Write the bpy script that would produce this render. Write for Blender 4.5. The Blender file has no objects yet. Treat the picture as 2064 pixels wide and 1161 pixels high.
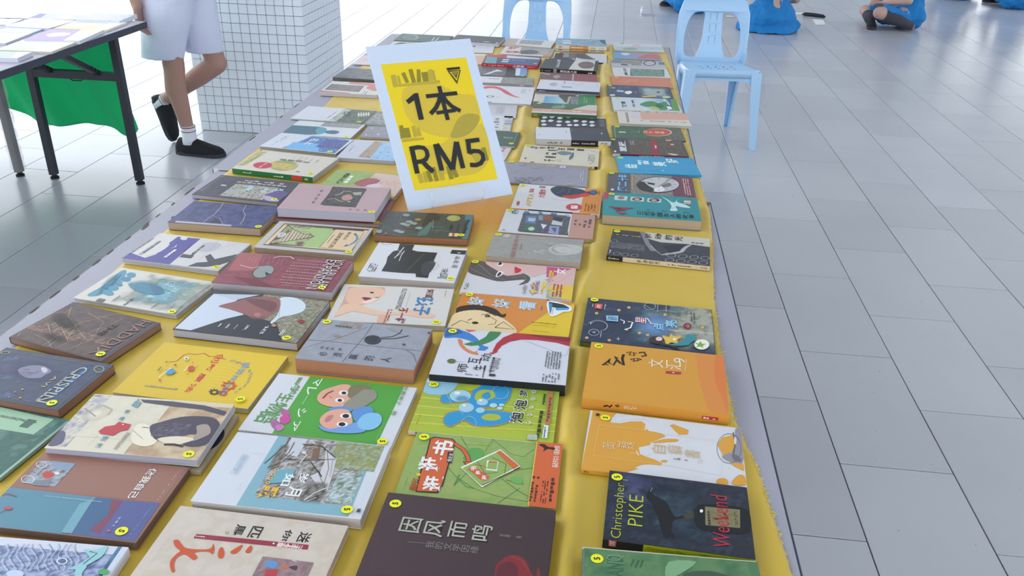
# A charity book stall: rows of second-hand books on a yellow cloth in an open-sided tiled hall
EXPOSURE = -0.08
SKY = 2.4
SUN_E = 0.3
FILL_W = 12
FILL_LIGHTS = [(2.6, 1.2), (3, 4), (3, 8), (6, 6), (6, 11), (2.5, 13)]
ROOF_X = -2.6
import bpy, bmesh, math, random
from mathutils import Vector, Matrix, noise
random.seed(7)
SC = bpy.context.scene
COL = SC.collection
# ------------------------------------------------------------------ camera
CX, CY, FPX = 1032.0, 580.5, 1710.13
YAW, PITCH, ROLL = -0.1062017, 0.4720349, 0.0277888
H = 1.46246
cy_, sy_ = math.cos(YAW), math.sin(YAW)
cp_, sp_ = math.cos(PITCH), math.sin(PITCH)
cr_, sr_ = math.cos(ROLL), math.sin(ROLL)
FWD = Vector((sy_ * cp_, cy_ * cp_, -sp_))
_r = Vector((cy_, -sy_, 0.0)); _u = _r.cross(FWD)
RGT = cr_ * _r + sr_ * _u
UPV = -sr_ * _r + cr_ * _u
cam = bpy.data.cameras.new('camera')
camo = bpy.data.objects.new('camera', cam); COL.objects.link(camo)
camo.matrix_world = Matrix.Translation((0, 0, H)) @ Matrix((RGT, UPV, -FWD)).transposed().to_4x4()
cam.sensor_width = 36.0; cam.lens = FPX / 2064.0 * 36.0
cam.clip_start = 0.05; cam.clip_end = 400
SC.camera = camo
# ------------------------------------------------------------------ light and exposure
SC.view_settings.view_transform = 'Standard'; SC.view_settings.look = 'None'
SC.view_settings.gamma = 1.0; SC.view_settings.use_curve_mapping = False
SC.view_settings.exposure = EXPOSURE
W = bpy.data.worlds.new('overcast_sky'); SC.world = W; W.use_nodes = True
bg = W.node_tree.nodes['Background']; bg.inputs[0].default_value = (0.90, 0.95, 1.0, 1); bg.inputs[1].default_value = SKY
# low overcast sun coming in under the roof edge from the open left side
sun = bpy.data.lights.new('sun', 'SUN'); sun.energy = SUN_E; sun.angle = math.radians(35); sun.color = (1, .98, .95)
suno = bpy.data.objects.new('sun', sun); COL.objects.link(suno)
suno.rotation_euler = Vector((0.75, -0.45, -0.62)).to_track_quat('-Z', 'Y').to_euler()
# unseen area lamps added to brighten the hall floor
for lx, ly in FILL_LIGHTS:
    l = bpy.data.lights.new('fill_lamp', 'AREA'); l.shape = 'RECTANGLE'; l.size = 3.6; l.size_y = 3.6
    l.energy = FILL_W; l.color = (1, .98, .95)
    o = bpy.data.objects.new('fill_lamp', l); COL.objects.link(o); o.location = (lx, ly, 3.05)

# ------------------------------------------------------------------ pixel to place
def ray(px, py):
    return (FWD + RGT * ((px - CX) / FPX) - UPV * ((py - CY) / FPX)).normalized()
def at(px, py, z=0.0):
    v = ray(px, py); t = (z - H) / v.z
    return Vector((v.x * t, v.y * t, z))
def on_y(px, py, y):
    v = ray(px, py); t = y / v.y
    return Vector((v.x * t, y, H + v.z * t))
def proj(p):
    v = Vector(p) - Vector((0, 0, H)); d = v.dot(FWD)
    return CX + FPX * v.dot(RGT) / d, CY - FPX * v.dot(UPV) / d

# ------------------------------------------------------------------ materials
def s2l(c): return c / 12.92 if c <= 0.04045 else ((c + 0.055) / 1.055) ** 2.4
GAIN = 1.15
def C3(hexs, g=None):
    g = GAIN if g is None else g
    hexs = hexs.lstrip('#')
    if len(hexs) == 3: hexs = ''.join(ch * 2 for ch in hexs)
    r = [s2l(int(hexs[i:i + 2], 16) / 255) * g for i in (0, 2, 4)]
    return tuple(min(c, 0.88) for c in r)
MATS = {}
def mat(key, color='#888', rough=.5, metal=0, spec=.5, var=0.0, vscale=8, bump=0, bscale=40, coat=0, trans=0, ior=1.45, g=None, alpha=1):
    k = (key, color, rough, var, bump, coat, trans)
    if k in MATS: return MATS[k]
    m = bpy.data.materials.new(key); m.use_nodes = True; nt = m.node_tree
    b = nt.nodes['Principled BSDF']; c = C3(color, g)
    b.inputs['Base Color'].default_value = (*c, 1); b.inputs['Roughness'].default_value = rough
    b.inputs['Metallic'].default_value = metal; b.inputs['Specular IOR Level'].default_value = spec
    b.inputs['Coat Weight'].default_value = coat; b.inputs['Transmission Weight'].default_value = trans
    b.inputs['IOR'].default_value = ior; b.inputs['Alpha'].default_value = alpha
    tc = nt.nodes.new('ShaderNodeTexCoord')
    if var:
        n = nt.nodes.new('ShaderNodeTexNoise'); n.inputs['Scale'].default_value = vscale; n.inputs['Detail'].default_value = 6
        r = nt.nodes.new('ShaderNodeMixRGB'); r.inputs[1].default_value = (*[x * (1 - var) for x in c], 1); r.inputs[2].default_value = (*[min(1, x * (1 + var)) for x in c], 1)
        nt.links.new(tc.outputs['Object'], n.inputs['Vector']); nt.links.new(n.outputs[0], r.inputs[0]); nt.links.new(r.outputs[0], b.inputs['Base Color'])
    if bump:
        n = nt.nodes.new('ShaderNodeTexNoise'); n.inputs['Scale'].default_value = bscale; n.inputs['Detail'].default_value = 4
        bp = nt.nodes.new('ShaderNodeBump'); bp.inputs['Strength'].default_value = bump; bp.inputs['Distance'].default_value = .01
        nt.links.new(tc.outputs['Object'], n.inputs['Vector']); nt.links.new(n.outputs[0], bp.inputs['Height']); nt.links.new(bp.outputs[0], b.inputs['Normal'])
    MATS[k] = m; return m
def page_mat(color):
    k = ('pages', color)
    if k in MATS: return MATS[k]
    m = mat('book_pages', color, .85, g=GAIN * .95); m = m.copy(); nt = m.node_tree; b = nt.nodes['Principled BSDF']
    tc = nt.nodes.new('ShaderNodeTexCoord'); mp = nt.nodes.new('ShaderNodeMapping'); mp.inputs['Scale'].default_value = (4, 4, 1800)
    n = nt.nodes.new('ShaderNodeTexNoise'); n.inputs['Scale'].default_value = 1.0; n.inputs['Detail'].default_value = 3
    c = C3(color); r = nt.nodes.new('ShaderNodeMixRGB'); r.inputs[1].default_value = (*[x * .72 for x in c], 1); r.inputs[2].default_value = (*[min(.9, x * 1.12) for x in c], 1)
    for a, d in ((tc.outputs['Object'], mp.inputs[0]), (mp.outputs[0], n.inputs['Vector']), (n.outputs[0], r.inputs[0]), (r.outputs[0], b.inputs['Base Color'])): nt.links.new(a, d)
    MATS[k] = m; return m
def print_mat():
    if 'print' in MATS: return MATS['print']
    m = bpy.data.materials.new('printed_ink'); m.use_nodes = True; nt = m.node_tree; b = nt.nodes['Principled BSDF']
    a = nt.nodes.new('ShaderNodeVertexColor'); a.layer_name = 'Col'; nt.links.new(a.outputs[0], b.inputs['Base Color'])
    nt.links.new(a.outputs['Alpha'], b.inputs['Alpha'])
    b.inputs['Roughness'].default_value = .42; b.inputs['Specular IOR Level'].default_value = .4
    MATS['print'] = m; return m

# ------------------------------------------------------------------ mesh helpers
def link(name, me, parent=None):
    o = bpy.data.objects.new(name, me); COL.objects.link(o)
    if parent: o.parent = parent
    return o
def tag(o, label=None, cat=None, group=None, kind=None):
    if label: o['label'] = label
    if cat: o['category'] = cat
    if group: o['group'] = group
    if kind: o['kind'] = kind
    return o
def empty(name, loc=(0, 0, 0), rz=0.0):
    o = bpy.data.objects.new(name, None); COL.objects.link(o); o.location = loc; o.rotation_euler = (0, 0, rz)
    o.empty_display_size = .05; return o
def from_bm(name, bm, m, parent=None, smooth=False):
    me = bpy.data.meshes.new(name); bm.normal_update(); bm.to_mesh(me); bm.free()
    if m: me.materials.append(m)
    if smooth: me.polygons.foreach_set('use_smooth', [True] * len(me.polygons))
    return link(name, me, parent)
def box(bm, a, b, bev=0.0):
    a, b = [min(x, y) for x, y in zip(a, b)], [max(x, y) for x, y in zip(a, b)]
    v = [bm.verts.new((x, y, z)) for z in (a[2], b[2]) for y in (a[1], b[1]) for x in (a[0], b[0])]
    fs = [bm.faces.new([v[i] for i in f]) for f in ((0, 2, 3, 1), (4, 5, 7, 6), (0, 1, 5, 4), (2, 6, 7, 3), (0, 4, 6, 2), (1, 3, 7, 5))]
    if bev:
        es = list({e for f in fs for e in f.edges})
        bmesh.ops.bevel(bm, geom=es, offset=bev, segments=1, affect='EDGES')
def tube(bm, pts, rad, n=10, cap=True, sx=1.0):
    pts = [Vector(p) for p in pts]; rings = []
    rads = rad if isinstance(rad, (list, tuple)) else [rad] * len(pts)
    ref = Vector((0, 0, 1))
    for i, p in enumerate(pts):
        d = (pts[min(i + 1, len(pts) - 1)] - pts[max(i - 1, 0)]).normalized()
        if abs(d.dot(ref)) > .95: ref = Vector((0, 1, 0))
        a = d.cross(ref).normalized(); b = d.cross(a)
        rings.append([bm.verts.new(p + (a * math.cos(2 * math.pi * k / n) * sx + b * math.sin(2 * math.pi * k / n)) * rads[i]) for k in range(n)])
    for r0, r1 in zip(rings, rings[1:]):
        for k in range(n): bm.faces.new((r0[k], r0[(k + 1) % n], r1[(k + 1) % n], r1[k]))
    if cap: bm.faces.new(rings[0][::-1]); bm.faces.new(rings[-1])
def bar(bm, p, q, w, h, up=(0, 0, 1)):
    p, q = Vector(p), Vector(q); d = (q - p).normalized(); up = Vector(up)
    if abs(d.dot(up)) > .97: up = Vector((0, 1, 0))
    a = d.cross(up).normalized() * w / 2; b = a.cross(d).normalized() * h / 2
    vs = [bm.verts.new(e + s * a + t * b) for e in (p, q) for s, t in ((-1, -1), (1, -1), (1, 1), (-1, 1))]
    for f in ((3, 2, 1, 0), (4, 5, 6, 7), (0, 1, 5, 4), (1, 2, 6, 5), (2, 3, 7, 6), (3, 0, 4, 7)): bm.faces.new([vs[i] for i in f])

# ------------------------------------------------------------------ printed artwork and lettering (flat print on real covers)
_glyph = {}
def glyphs(s, bold=0.0, narrow=False):
    k = (s, bold)
    if k in _glyph: return _glyph[k]
    cu = bpy.data.curves.new('lettering', 'FONT'); cu.body = s; cu.resolution_u = 2; cu.offset = bold
    cu.align_x = 'CENTER' if '\n' in s else 'LEFT'; cu.space_line = 0.98 if '\n' in s else 1.0
    o = bpy.data.objects.new('lettering', cu); me = o.to_mesh()
    vs = [(v.co.x, v.co.y) for v in me.vertices]; fs = [tuple(p.vertices) for p in me.polygons]
    o.to_mesh_clear(); bpy.data.objects.remove(o); bpy.data.curves.remove(cu)
    if not vs: vs = [(0, 0), (1, 1)]
    x0 = min(v[0] for v in vs); x1 = max(v[0] for v in vs); y0 = min(v[1] for v in vs); y1 = max(v[1] for v in vs)
    if y1 - y0 < .2: m_ = (y0 + y1) / 2; y0, y1 = m_ - .4, m_ + .4
    _glyph[k] = ([((x - x0) / (x1 - x0 or 1), (y - y0) / (y1 - y0 or 1)) for x, y in vs], fs)
    return _glyph[k]
class Print:
    def __init__(self, w, h, conv): self.w, self.h, self.conv = w, h, conv; self.v = {0: [], 1: []}; self.f = {0: [], 1: []}; self.c = {0: [], 1: []}; self.z = 0.00006
    def cl(self, p): return (min(max(p[0], 0.0), self.w), min(max(p[1], 0.0), self.h))
    def add(self, k, pts, faces, cols):
        n = len(self.v[k]); self.v[k] += [(*self.cl(p), self.z) for p in pts]
        self.f[k] += [tuple(i + n for i in f) for f in faces]
        self.c[k] += cols if isinstance(cols, list) else [cols] * len(pts)
    def run(self, items):
        for it in items:
            self.z += 0.00004; t = it[0]; getattr(self, 'i_' + t)(*it[1:])
    def rect(self, a, b):
        p, q = self.conv(*a), self.conv(*b)
        return min(p[0], q[0]), min(p[1], q[1]), max(p[0], q[0]), max(p[1], q[1])
    def fit(self, a, b):         # rectangle on the cover whose outline in the photo spans a..b
        if not (a[0] < b[0] and a[1] < b[1]): return self.rect(a, b)
        cx, cy = (a[0] + b[0]) / 2, (a[1] + b[1]) / 2; q0 = self.conv(cx, cy); qx = self.conv(cx + 1, cy); qy = self.conv(cx, cy + 1)
        m = Matrix(((qx[0] - q0[0], qy[0] - q0[0]), (qx[1] - q0[1], qy[1] - q0[1]))).inverted()
        (p, q), (r, s) = m; det = abs(p) * abs(s) - abs(q) * abs(r); W_, H_ = b[0] - a[0], b[1] - a[1]
        w, h = (W_ * abs(s) - H_ * abs(q)) / det, (H_ * abs(p) - W_ * abs(r)) / det
        R = self.rect(a, b)
        if w < .35 * (R[2] - R[0]) or h < .35 * (R[3] - R[1]): w, h = (R[2] - R[0]) * .75, (R[3] - R[1]) * .9
        return q0[0] - w / 2, q0[1] - h / 2, q0[0] + w / 2, q0[1] + h / 2
    def i_P(self, c, *pts):      # polygon
        self.add(0, [self.conv(*p) for p in pts], [tuple(range(len(pts)))], C3(c))
    def i_E(self, c, x, y, rx, ry, rot=0, n=22):
        cs, sn = math.cos(rot), math.sin(rot)
        self.i_P(c, *[(x + rx * math.cos(a) * cs - ry * math.sin(a) * sn, y + rx * math.cos(a) * sn + ry * math.sin(a) * cs) for a in [2 * math.pi * k / n for k in range(n)]])
    def i_O(self, c, x, y, rx, ry, w=.12, rot=0, n=26):   # ring
        cs, sn = math.cos(rot), math.sin(rot); P = []
        for s in (1, 1 - w):
            for k in range(n):
                a = 2 * math.pi * k / n; X, Y = rx * s * math.cos(a), ry * s * math.sin(a); P.append(self.conv(x + X * cs - Y * sn, y + X * sn + Y * cs))
        self.add(0, P, [(k, (k + 1) % n, n + (k + 1) % n, n + k) for k in range(n)], C3(c))
    def i_B(self, c, a, b):      # rectangle along the cover's own sides
        x0, y0, x1, y1 = self.rect(a, b); self.add(0, [(x0, y0), (x1, y0), (x1, y1), (x0, y1)], [(0, 1, 2, 3)], C3(c))
    def i_F(self, c, x0, y0, x1, y1):  # rectangle in fractions of the cover
        self.add(0, [(x0 * self.w, y0 * self.h), (x1 * self.w, y0 * self.h), (x1 * self.w, y1 * self.h), (x0 * self.w, y1 * self.h)], [(0, 1, 2, 3)], C3(c))
    def i_L(self, c, w, *pts):   # stroke, width in mm
        P = [Vector(self.conv(*p)) for p in pts]; w *= .0005; out = []; fs = []
        for i, p in enumerate(P):
            d = P[min(i + 1, len(P) - 1)] - P[max(i - 1, 0)]
            d = d.normalized() if d.length > 0 else Vector((1, 0)); nn = Vector((-d.y, d.x)) * w
            out += [tuple(p + nn), tuple(p - nn)]
            if i: fs.append((2 * i - 2, 2 * i - 1, 2 * i + 1, 2 * i))
        self.add(0, out, fs, C3(c))
    def i_T(self, s, c, mode, a, b, bold=0.012):
        if 'v' in mode: s = '\n'.join(s)
        x0, y0, x1, y1 = self.fit(a, b); vs, fs = glyphs(s, min(bold, .03))
        if 'u' in mode: P = [(x1 + (x0 - x1) * v, y0 + (y1 - y0) * u) for u, v in vs]
        elif 'd' in mode: P = [(x0 + (x1 - x0) * v, y1 + (y0 - y1) * u) for u, v in vs]
        else: P = [(x0 + (x1 - x0) * u, y0 + (y1 - y0) * v) for u, v in vs]
        self.add(1, P, fs, C3(c))
    def i_D(self, c, mode, a, b, n, dens=.75):   # rows of tiny marks standing for print too small to read
        x0, y0, x1, y1 = self.fit(a, b); P = []; F = []
        vert = mode in 'ud'
        L = (y1 - y0) if vert else (x1 - x0); T = (x1 - x0) if vert else (y1 - y0)
        h = T / n; st = h * .95
        m = max(1, min(60, int(L / st)))
        for i in range(n):
            for j in range(m):
                if random.random() > dens: continue
                p, q = i * h + h * .15, i * h + h * (.45 + .3 * random.random()); r, s_ = j * st, j * st + st * .8
                if vert: R = (x0 + p, y0 + r, x0 + q, y0 + s_)
                else: R = (x0 + r, y0 + p, x0 + s_, y0 + q)
                k = len(P); P += [(R[0], R[1]), (R[2], R[1]), (R[2], R[3]), (R[0], R[3])]; F.append((k, k + 1, k + 2, k + 3))
        self.add(1, P, F, C3(c))
    def i_N(self, a, b, cols, sc=3.0, seed=0, ax=1.0, ay=1.0, cell=.0028):   # blurred picture: colours mixed by noise
        x0, y0, x1, y1 = self.rect(a, b); x0, y0 = self.cl((x0, y0)); x1, y1 = self.cl((x1, y1))
        nx = max(2, min(70, int((x1 - x0) / cell))); ny = max(2, min(60, int((y1 - y0) / cell)))
        cs = [C3(c) for c in cols]; P = []; K = []; F = []
        for j in range(ny + 1):
            for i in range(nx + 1):
                X = x0 + (x1 - x0) * i / nx; Y = y0 + (y1 - y0) * j / ny; P.append((X, Y))
                q = Vector((X * 30 * sc * ax, Y * 30 * sc * ay, seed * 7.3))
                v = noise.fractal(q, .8, 2.1, 4) * 1.15 * .5 + .5
                v = min(max(v, 0), .9999) * (len(cs) - 1); k = int(v); f = v - k
                K.append(tuple(cs[k][m] * (1 - f) + cs[k + 1][m] * f for m in range(3)))
                if i and j: n0 = j * (nx + 1) + i; F.append((n0 - nx - 2, n0 - nx - 1, n0, n0 - 1))
        self.add(0, P, F, K)
    def i_S(self, a, b, cols, sc=3.0, seed=0, ax=1.0, ay=1.0, edge=.3):   # picture that fades out at its borders
        n0 = len(self.c[0]); v0 = len(self.v[0]); self.i_N(a, b, cols, sc, seed, ax, ay)
        P = self.v[0][v0:]; x0 = min(p[0] for p in P); x1 = max(p[0] for p in P); y0 = min(p[1] for p in P); y1 = max(p[1] for p in P)
        for i, p in enumerate(P):
            d = min((p[0] - x0) / (x1 - x0), (x1 - p[0]) / (x1 - x0), (p[1] - y0) / (y1 - y0), (y1 - p[1]) / (y1 - y0)) / edge
            if x1 > self.w * .985 and p[0] > (x0 + x1) / 2: d = min((p[0] - x0) / (x1 - x0), (p[1] - y0) / (y1 - y0) + (9 if y0 < .002 else 0), (y1 - p[1]) / (y1 - y0) + (9 if y1 > self.h - .002 else 0)) / edge
            d = min(max(d + .35 * noise.noise(Vector((p[0] * 60, p[1] * 60, 4))) * (d < 1) * (d > .05), 0), 1); self.c[0][n0 + i] = (*self.c[0][n0 + i], d * d * (3 - 2 * d))
    def i_C(self, c, x, y, rx, ry, rot=0, a=.9, core=.25, n=20):   # soft-edged spot
        cs, sn = math.cos(rot), math.sin(rot); P = [self.conv(x, y)]; K = [(*C3(c), a)]; F = []
        for j, s in enumerate((core, (1 + core) / 2, 1.0)):
            for k in range(n):
                t = 2 * math.pi * k / n; X, Y = rx * s * math.cos(t), ry * s * math.sin(t); P.append(self.conv(x + X * cs - Y * sn, y + X * sn + Y * cs)); K.append((*C3(c), (a, a * .5, 0)[j]))
                m = 1 + j * n
                if j == 0: F.append((0, m + k, m + (k + 1) % n))
                else: F.append((m - n + k, m + k, m + (k + 1) % n, m - n + (k + 1) % n))
        self.add(0, P, F, K)
    def i_G(self, a, b, c0, c1, axis='x', c2=None):
        x0, y0, x1, y1 = self.rect(a, b); A, B = C3(c0), C3(c1)
        M = C3(c2) if c2 else tuple((p + q) / 2 for p, q in zip(A, B)); P = []; K = []; F = []
        for k, c in enumerate((A, M, B)):
            t = k / 2
            if axis == 'x': P += [(x0 + (x1 - x0) * t, y0), (x0 + (x1 - x0) * t, y1)]
            else: P += [(x1, y0 + (y1 - y0) * t), (x0, y0 + (y1 - y0) * t)]
            K += [c, c]
            if k: F.append((2 * k - 2, 2 * k, 2 * k + 1, 2 * k - 1))
        self.add(0, P, F, K)
    def i_W(self, c, *pq):   # white cloud-like or blob shape through control points, smoothed
        P = [Vector(p) for p in pq]; n = len(P); out = []
        for i in range(n):
            a, b_, d, e = P[i - 1], P[i], P[(i + 1) % n], P[(i + 2) % n]
            for t in (0, .33, .66):
                out.append(.5 * ((2 * b_) + (-a + d) * t + (2 * a - 5 * b_ + 4 * d - e) * t * t + (-a + 3 * b_ - 3 * d + e) * t ** 3))
        self.i_P(c, *[tuple(p) for p in out])
    def emit(self, parent, z, names=('cover_print', 'title_lettering'), rot=None):
        for k in (0, 1):
            if not self.f[k]: continue
            me = bpy.data.meshes.new(names[k]); me.from_pydata([(x, y, zz + z) for x, y, zz in self.v[k]], [], self.f[k])
            ca = me.color_attributes.new('Col', 'FLOAT_COLOR', 'POINT')
            ca.data.foreach_set('color', [q for c in self.c[k] for q in (c if len(c) == 4 else (*c, 1.0))])
            me.materials.append(print_mat()); o = link(names[k], me, parent)
            if rot: o.matrix_local = rot
        return z + self.z

# ------------------------------------------------------------------ books
CROPS = dict(a=(0, 440, 3.6286), b=(0, 680, 3.6286), c=(0, 861, 3.8705), d=(340, 560, 3.6286), e=(340, 841, 3.6286), f=(780, 580, 3.6286),
             g=(700, 841, 3.6286), h=(1100, 560, 3.6286), i=(1100, 841, 3.6286), j=(300, 180, 3.6286), k=(940, 60, 4.074), l=(940, 330, 3.6286),
             m=(500, 380, 3.6286), n=(1060, 60, 6.45), o=(1200, 60, 5.805), p=(700, 60, 5.7333), q=(630, 130, 8.93), s=(730, 80, 3.3156),
             t=(0, 0, 6.83), x=(0, 0, 1.0), r=(1190, 240, 8.974), v=(1000, 270, 8.93), w=(940, 60, 6.45), y=(740, 410, 8.6), z=(500, 440, 7.257), A=(680, 180, 4.8375), B=(940, 200, 8.294))
TOP = 0.7425      # top of the cloth
BGROUP = 'second-hand books laid out on the yellow cloth'
SIZES = []
def book(label, crop, quad, side, cover, pages='#d8d4cc', art=(), st=None, mode='d', sp='f', spc=None, spine=(), zb=0.0, dep=None, sidept=2, hard=False,
         base=TOP, group=BGROUP, t=None, cut=None, name='book'):
    ox, oy, sc = CROPS[crop]
    P = lambda x, y: (ox + x / sc, oy + y / sc)
    q = [P(*p) for p in quad]; z0 = base + zb
    if t is None:
        c = q[min(sidept, len(q) - 1)]; w = at(c[0], c[1] + side / sc, z0)
        lo, hi = 0.001, .08
        for _ in range(30):
            mid = (lo + hi) / 2
            if proj((w.x, w.y, z0 + mid))[1] > c[1]: lo = mid
            else: hi = mid
        t = max(lo, .003)
    z1 = z0 + t; g = [at(*p, z1).xy for p in q]
    if len(g) == 2:
        fl, fr = g; ex = (fr - fl); Lx = ex.length; ex.normalize(); ey = Vector((-ex.y, ex.x)); Wy = dep
        org = fl - ey * Wy
    else:
        fl, fr, nr, nl = g
        dx = ((fr - fl) + (nr - nl)) / 2; dy = ((fl - nl) + (fr - nr)) / 2
        ex = (dx.normalized() * 1.0 + Vector((dy.y, -dy.x)).normalized() * .7).normalized(); ey = Vector((-ex.y, ex.x))
        Lx = abs(dx.dot(ex)); Wy = abs(dy.dot(ey)); cen = (fl + fr + nr + nl) / 4; org = cen - ex * Lx / 2 - ey * Wy / 2
    SIZES.append((label[:40], round(Lx, 3), round(Wy, 3), round(t, 4)))
    root = empty(name, (org.x, org.y, z0), math.atan2(ex.y, ex.x)); tag(root, label, 'book', group)
    bt = .0022 if hard else .0007; ins = .003 if hard else .0008
    bm = bmesh.new()
    box(bm, (0, 0, t - bt), (Lx, Wy, t), .0002); box(bm, (0, 0, 0), (Lx, Wy, bt), .0002)
    s = {'n': ((0, 0), (Lx, bt)), 'f': ((0, Wy - bt), (Lx, Wy)), 'l': ((0, 0), (bt, Wy)), 'r': ((Lx - bt, 0), (Lx, Wy))}[sp]
    box(bm, (*s[0], bt * .5), (*s[1], t - bt * .5), .0002)
    from_bm('cover', bm, mat('cover_card', cover, .42, var=.04, vscale=20), root)
    bm = bmesh.new(); i = {k: (0 if k == sp else ins) for k in 'nflr'}; e_ = bt * .9
    box(bm, ((e_ if sp == 'l' else ins), (e_ if sp == 'n' else ins), bt * .6), (Lx - (e_ if sp == 'r' else ins), Wy - (e_ if sp == 'f' else ins), t - bt * .6))
    from_bm('page_block', bm, page_mat(pages), root)
    ca, sa = ex.x, ex.y
    def conv(x, y):
        w = at(*P(x, y), z1).xy - org; return (w.dot(ex), w.dot(ey))
    pr = Print(Lx, Wy, conv); pr.run(art); zt = pr.emit(root, t)
    if spine or spc:
        ps = Print(Lx, t, lambda u, v: (u * Lx, v * t))
        ps.run(([('B', spc, (0, 0), (1, 1))] if spc else []) + list(spine))
        ps.emit(root, 0.0, ('spine_print', 'spine_lettering'), Matrix.Translation((0, 0, 0)) @ Matrix.Rotation(math.pi / 2, 4, 'X'))
    if st:
        u, v = conv(*st); r = .0072; u = min(max(u, r), Lx - r); v = min(max(v, r), Wy - r)
        bm = bmesh.new(); vs = [bm.verts.new((u + r * math.cos(a), v + r * math.sin(a) * .96, zt + .00008)) for a in [2 * math.pi * k / 24 for k in range(24)]]
        f = bm.faces.new(vs); bmesh.ops.extrude_face_region(bm, geom=[f])
        for vv in list(bm.verts)[24:]: vv.co.z = zt + .00002
        so = from_bm('price_sticker', bm, mat('sticker_yellow', '#eaf21e', .5, g=1.1), root)
        gv, gf = glyphs('5', .03); n = .0046; an = random.uniform(-.25, .25) + (math.pi / 2 if mode == 'u' else -math.pi / 2)
        me = bpy.data.meshes.new('price_digit'); cs, sn = math.cos(an), math.sin(an)
        me.from_pydata([(u + ((x - .5) * .6 * cs - (y - .5) * sn) * n * 1.6, v + ((x - .5) * .6 * sn + (y - .5) * cs) * n * 1.6, zt + .00016) for x, y in gv], [], gf)
        me.materials.append(mat('marker_ink', '#15151a', .6)); link('price_digit', me, so)
    return root
# ================================================================== SETTING
def shared_box(name, sx, sy, sz, m, bev):
    bm = bmesh.new(); box(bm, (-sx / 2, -sy / 2, -sz), (sx / 2, sy / 2, 0), bev)
    me = bpy.data.meshes.new(name); bm.normal_update(); bm.to_mesh(me); bm.free(); me.materials.append(m); return me
def floor_mat():
    m = bpy.data.materials.new('glazed_floor_tile'); m.use_nodes = True; nt = m.node_tree; b = nt.nodes['Principled BSDF']; N = nt.nodes.new
    g = N('ShaderNodeNewGeometry'); oi = N('ShaderNodeObjectInfo')
    n1 = N('ShaderNodeTexNoise'); n1.inputs['Scale'].default_value = 1.3; n1.inputs['Detail'].default_value = 5
    mx = N('ShaderNodeMixRGB'); mx.inputs[1].default_value = (*C3('#a2a5ac'), 1); mx.inputs[2].default_value = (*C3('#b3b6be'), 1)
    hs = N('ShaderNodeHueSaturation'); mr = N('ShaderNodeMapRange'); mr.inputs[3].default_value = .93; mr.inputs[4].default_value = 1.06
    # small dark specks and scuffs
    n2 = N('ShaderNodeTexNoise'); n2.inputs['Scale'].default_value = 38; n2.inputs['Detail'].default_value = 2
    cr = N('ShaderNodeMapRange'); cr.inputs[1].default_value = .74; cr.inputs[2].default_value = .80
    mp = N('ShaderNodeMapping'); mp.inputs['Scale'].default_value = (3, 1, 1)
    dk = N('ShaderNodeMixRGB'); dk.inputs[2].default_value = (.14, .13, .13, 1)
    L = nt.links.new
    L(g.outputs['Position'], n1.inputs['Vector']); L(n1.outputs[0], mx.inputs[0]); L(oi.outputs['Random'], mr.inputs[0]); L(mr.outputs[0], hs.inputs['Value']); L(mx.outputs[0], hs.inputs['Color'])
    L(g.outputs['Position'], mp.inputs[0]); L(mp.outputs[0], n2.inputs['Vector']); L(n2.outputs[0], cr.inputs[0]); L(cr.outputs[0], dk.inputs[0]); L(hs.outputs[0], dk.inputs[1]); L(dk.outputs[0], b.inputs['Base Color'])
    rr = N('ShaderNodeMapRange'); rr.inputs[3].default_value = .17; rr.inputs[4].default_value = .27; L(n1.outputs[0], rr.inputs[0]); L(rr.outputs[0], b.inputs['Roughness'])
    b.inputs['Specular IOR Level'].default_value = .6
    return m
FM = floor_mat(); grout = mat('dark_grout', '#2e2c30', .9)
bm = bmesh.new(); box(bm, (-14, -3, -.25), (14, 26, -.0035)); fl = from_bm('floor', bm, grout); fl['kind'] = 'structure'
TILE = shared_box('floor_tile', .2972, .5972, .012, FM, .0012)
LX, LY = 1.0084, 3.74979
cand = []
for c in range(-47, 40):
    for k in range(-76, 12):
        if (c + k) % 2 == 0: continue          # brick bond: cross joints alternate from row to row
        x = c * .3 + .15 + LX; y = -k * .3 + LY - .3
        if y < -2.6 or y > 25.5 or x < -13.8 or x > 12.8: continue
        d = Vector((x, y, -H)).dot(FWD); px, py = proj((x, y, 0)) if d > .2 else (-999, -999)
        hid = -1.05 < x < .1 and y < 3.3
        vis = -120 < px < 2190 and -60 < py < 1350 and not hid
        cand.append((0 if vis else 1, x * x + y * y, x, y))
cand.sort(); 
for _, _, x, y in cand[:300]:
    o = link('tile', TILE, fl); o.location = (x, y, random.uniform(-.0003, .0003))
bm = bmesh.new()
for _, _, x, y in cand[300:]: box(bm, (x - .1486, y - .2986, -.01), (x + .1486, y + .2986, 0))
o = from_bm('distant_tiles', bm, FM, fl); o['kind'] = 'stuff'

# tiled pillar
PX0, PX1, PY0, PY1 = -2.3135, -1.6525, 4.545, 5.205
bm = bmesh.new(); box(bm, (PX0 + .004, PY0 + .004, 0), (PX1 - .004, PY1 - .004, 3.3)); pil = from_bm('pillar', bm, mat('pillar_grout', '#55565c', .9)); pil['kind'] = 'structure'
PM = mat('white_mosaic_glaze', '#d3dae2', .28, var=.05, vscale=9)
MT = shared_box('mosaic_tile', .0485, .0485, .005, PM, .0012)
def face_tiles(fix, a0, axis, sign, keep):
    rest = []
    for j in range(64):
        for i in range(13):
            u = a0 + (i + .5) * .0508; z = .001 + (j + .5) * .0508
            if z > 3.27: continue
            if keep(i, j):
                o = link('mosaic_tile', MT, pil)
                if axis == 'y': o.location = (u, fix, z); o.rotation_euler = (math.pi / 2, 0, 0)
                else: o.location = (fix, u, z); o.rotation_euler = (0, math.pi / 2, 0)
            else: rest.append((u, z))
    return rest
bm = bmesh.new(); hw = .0243
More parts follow.
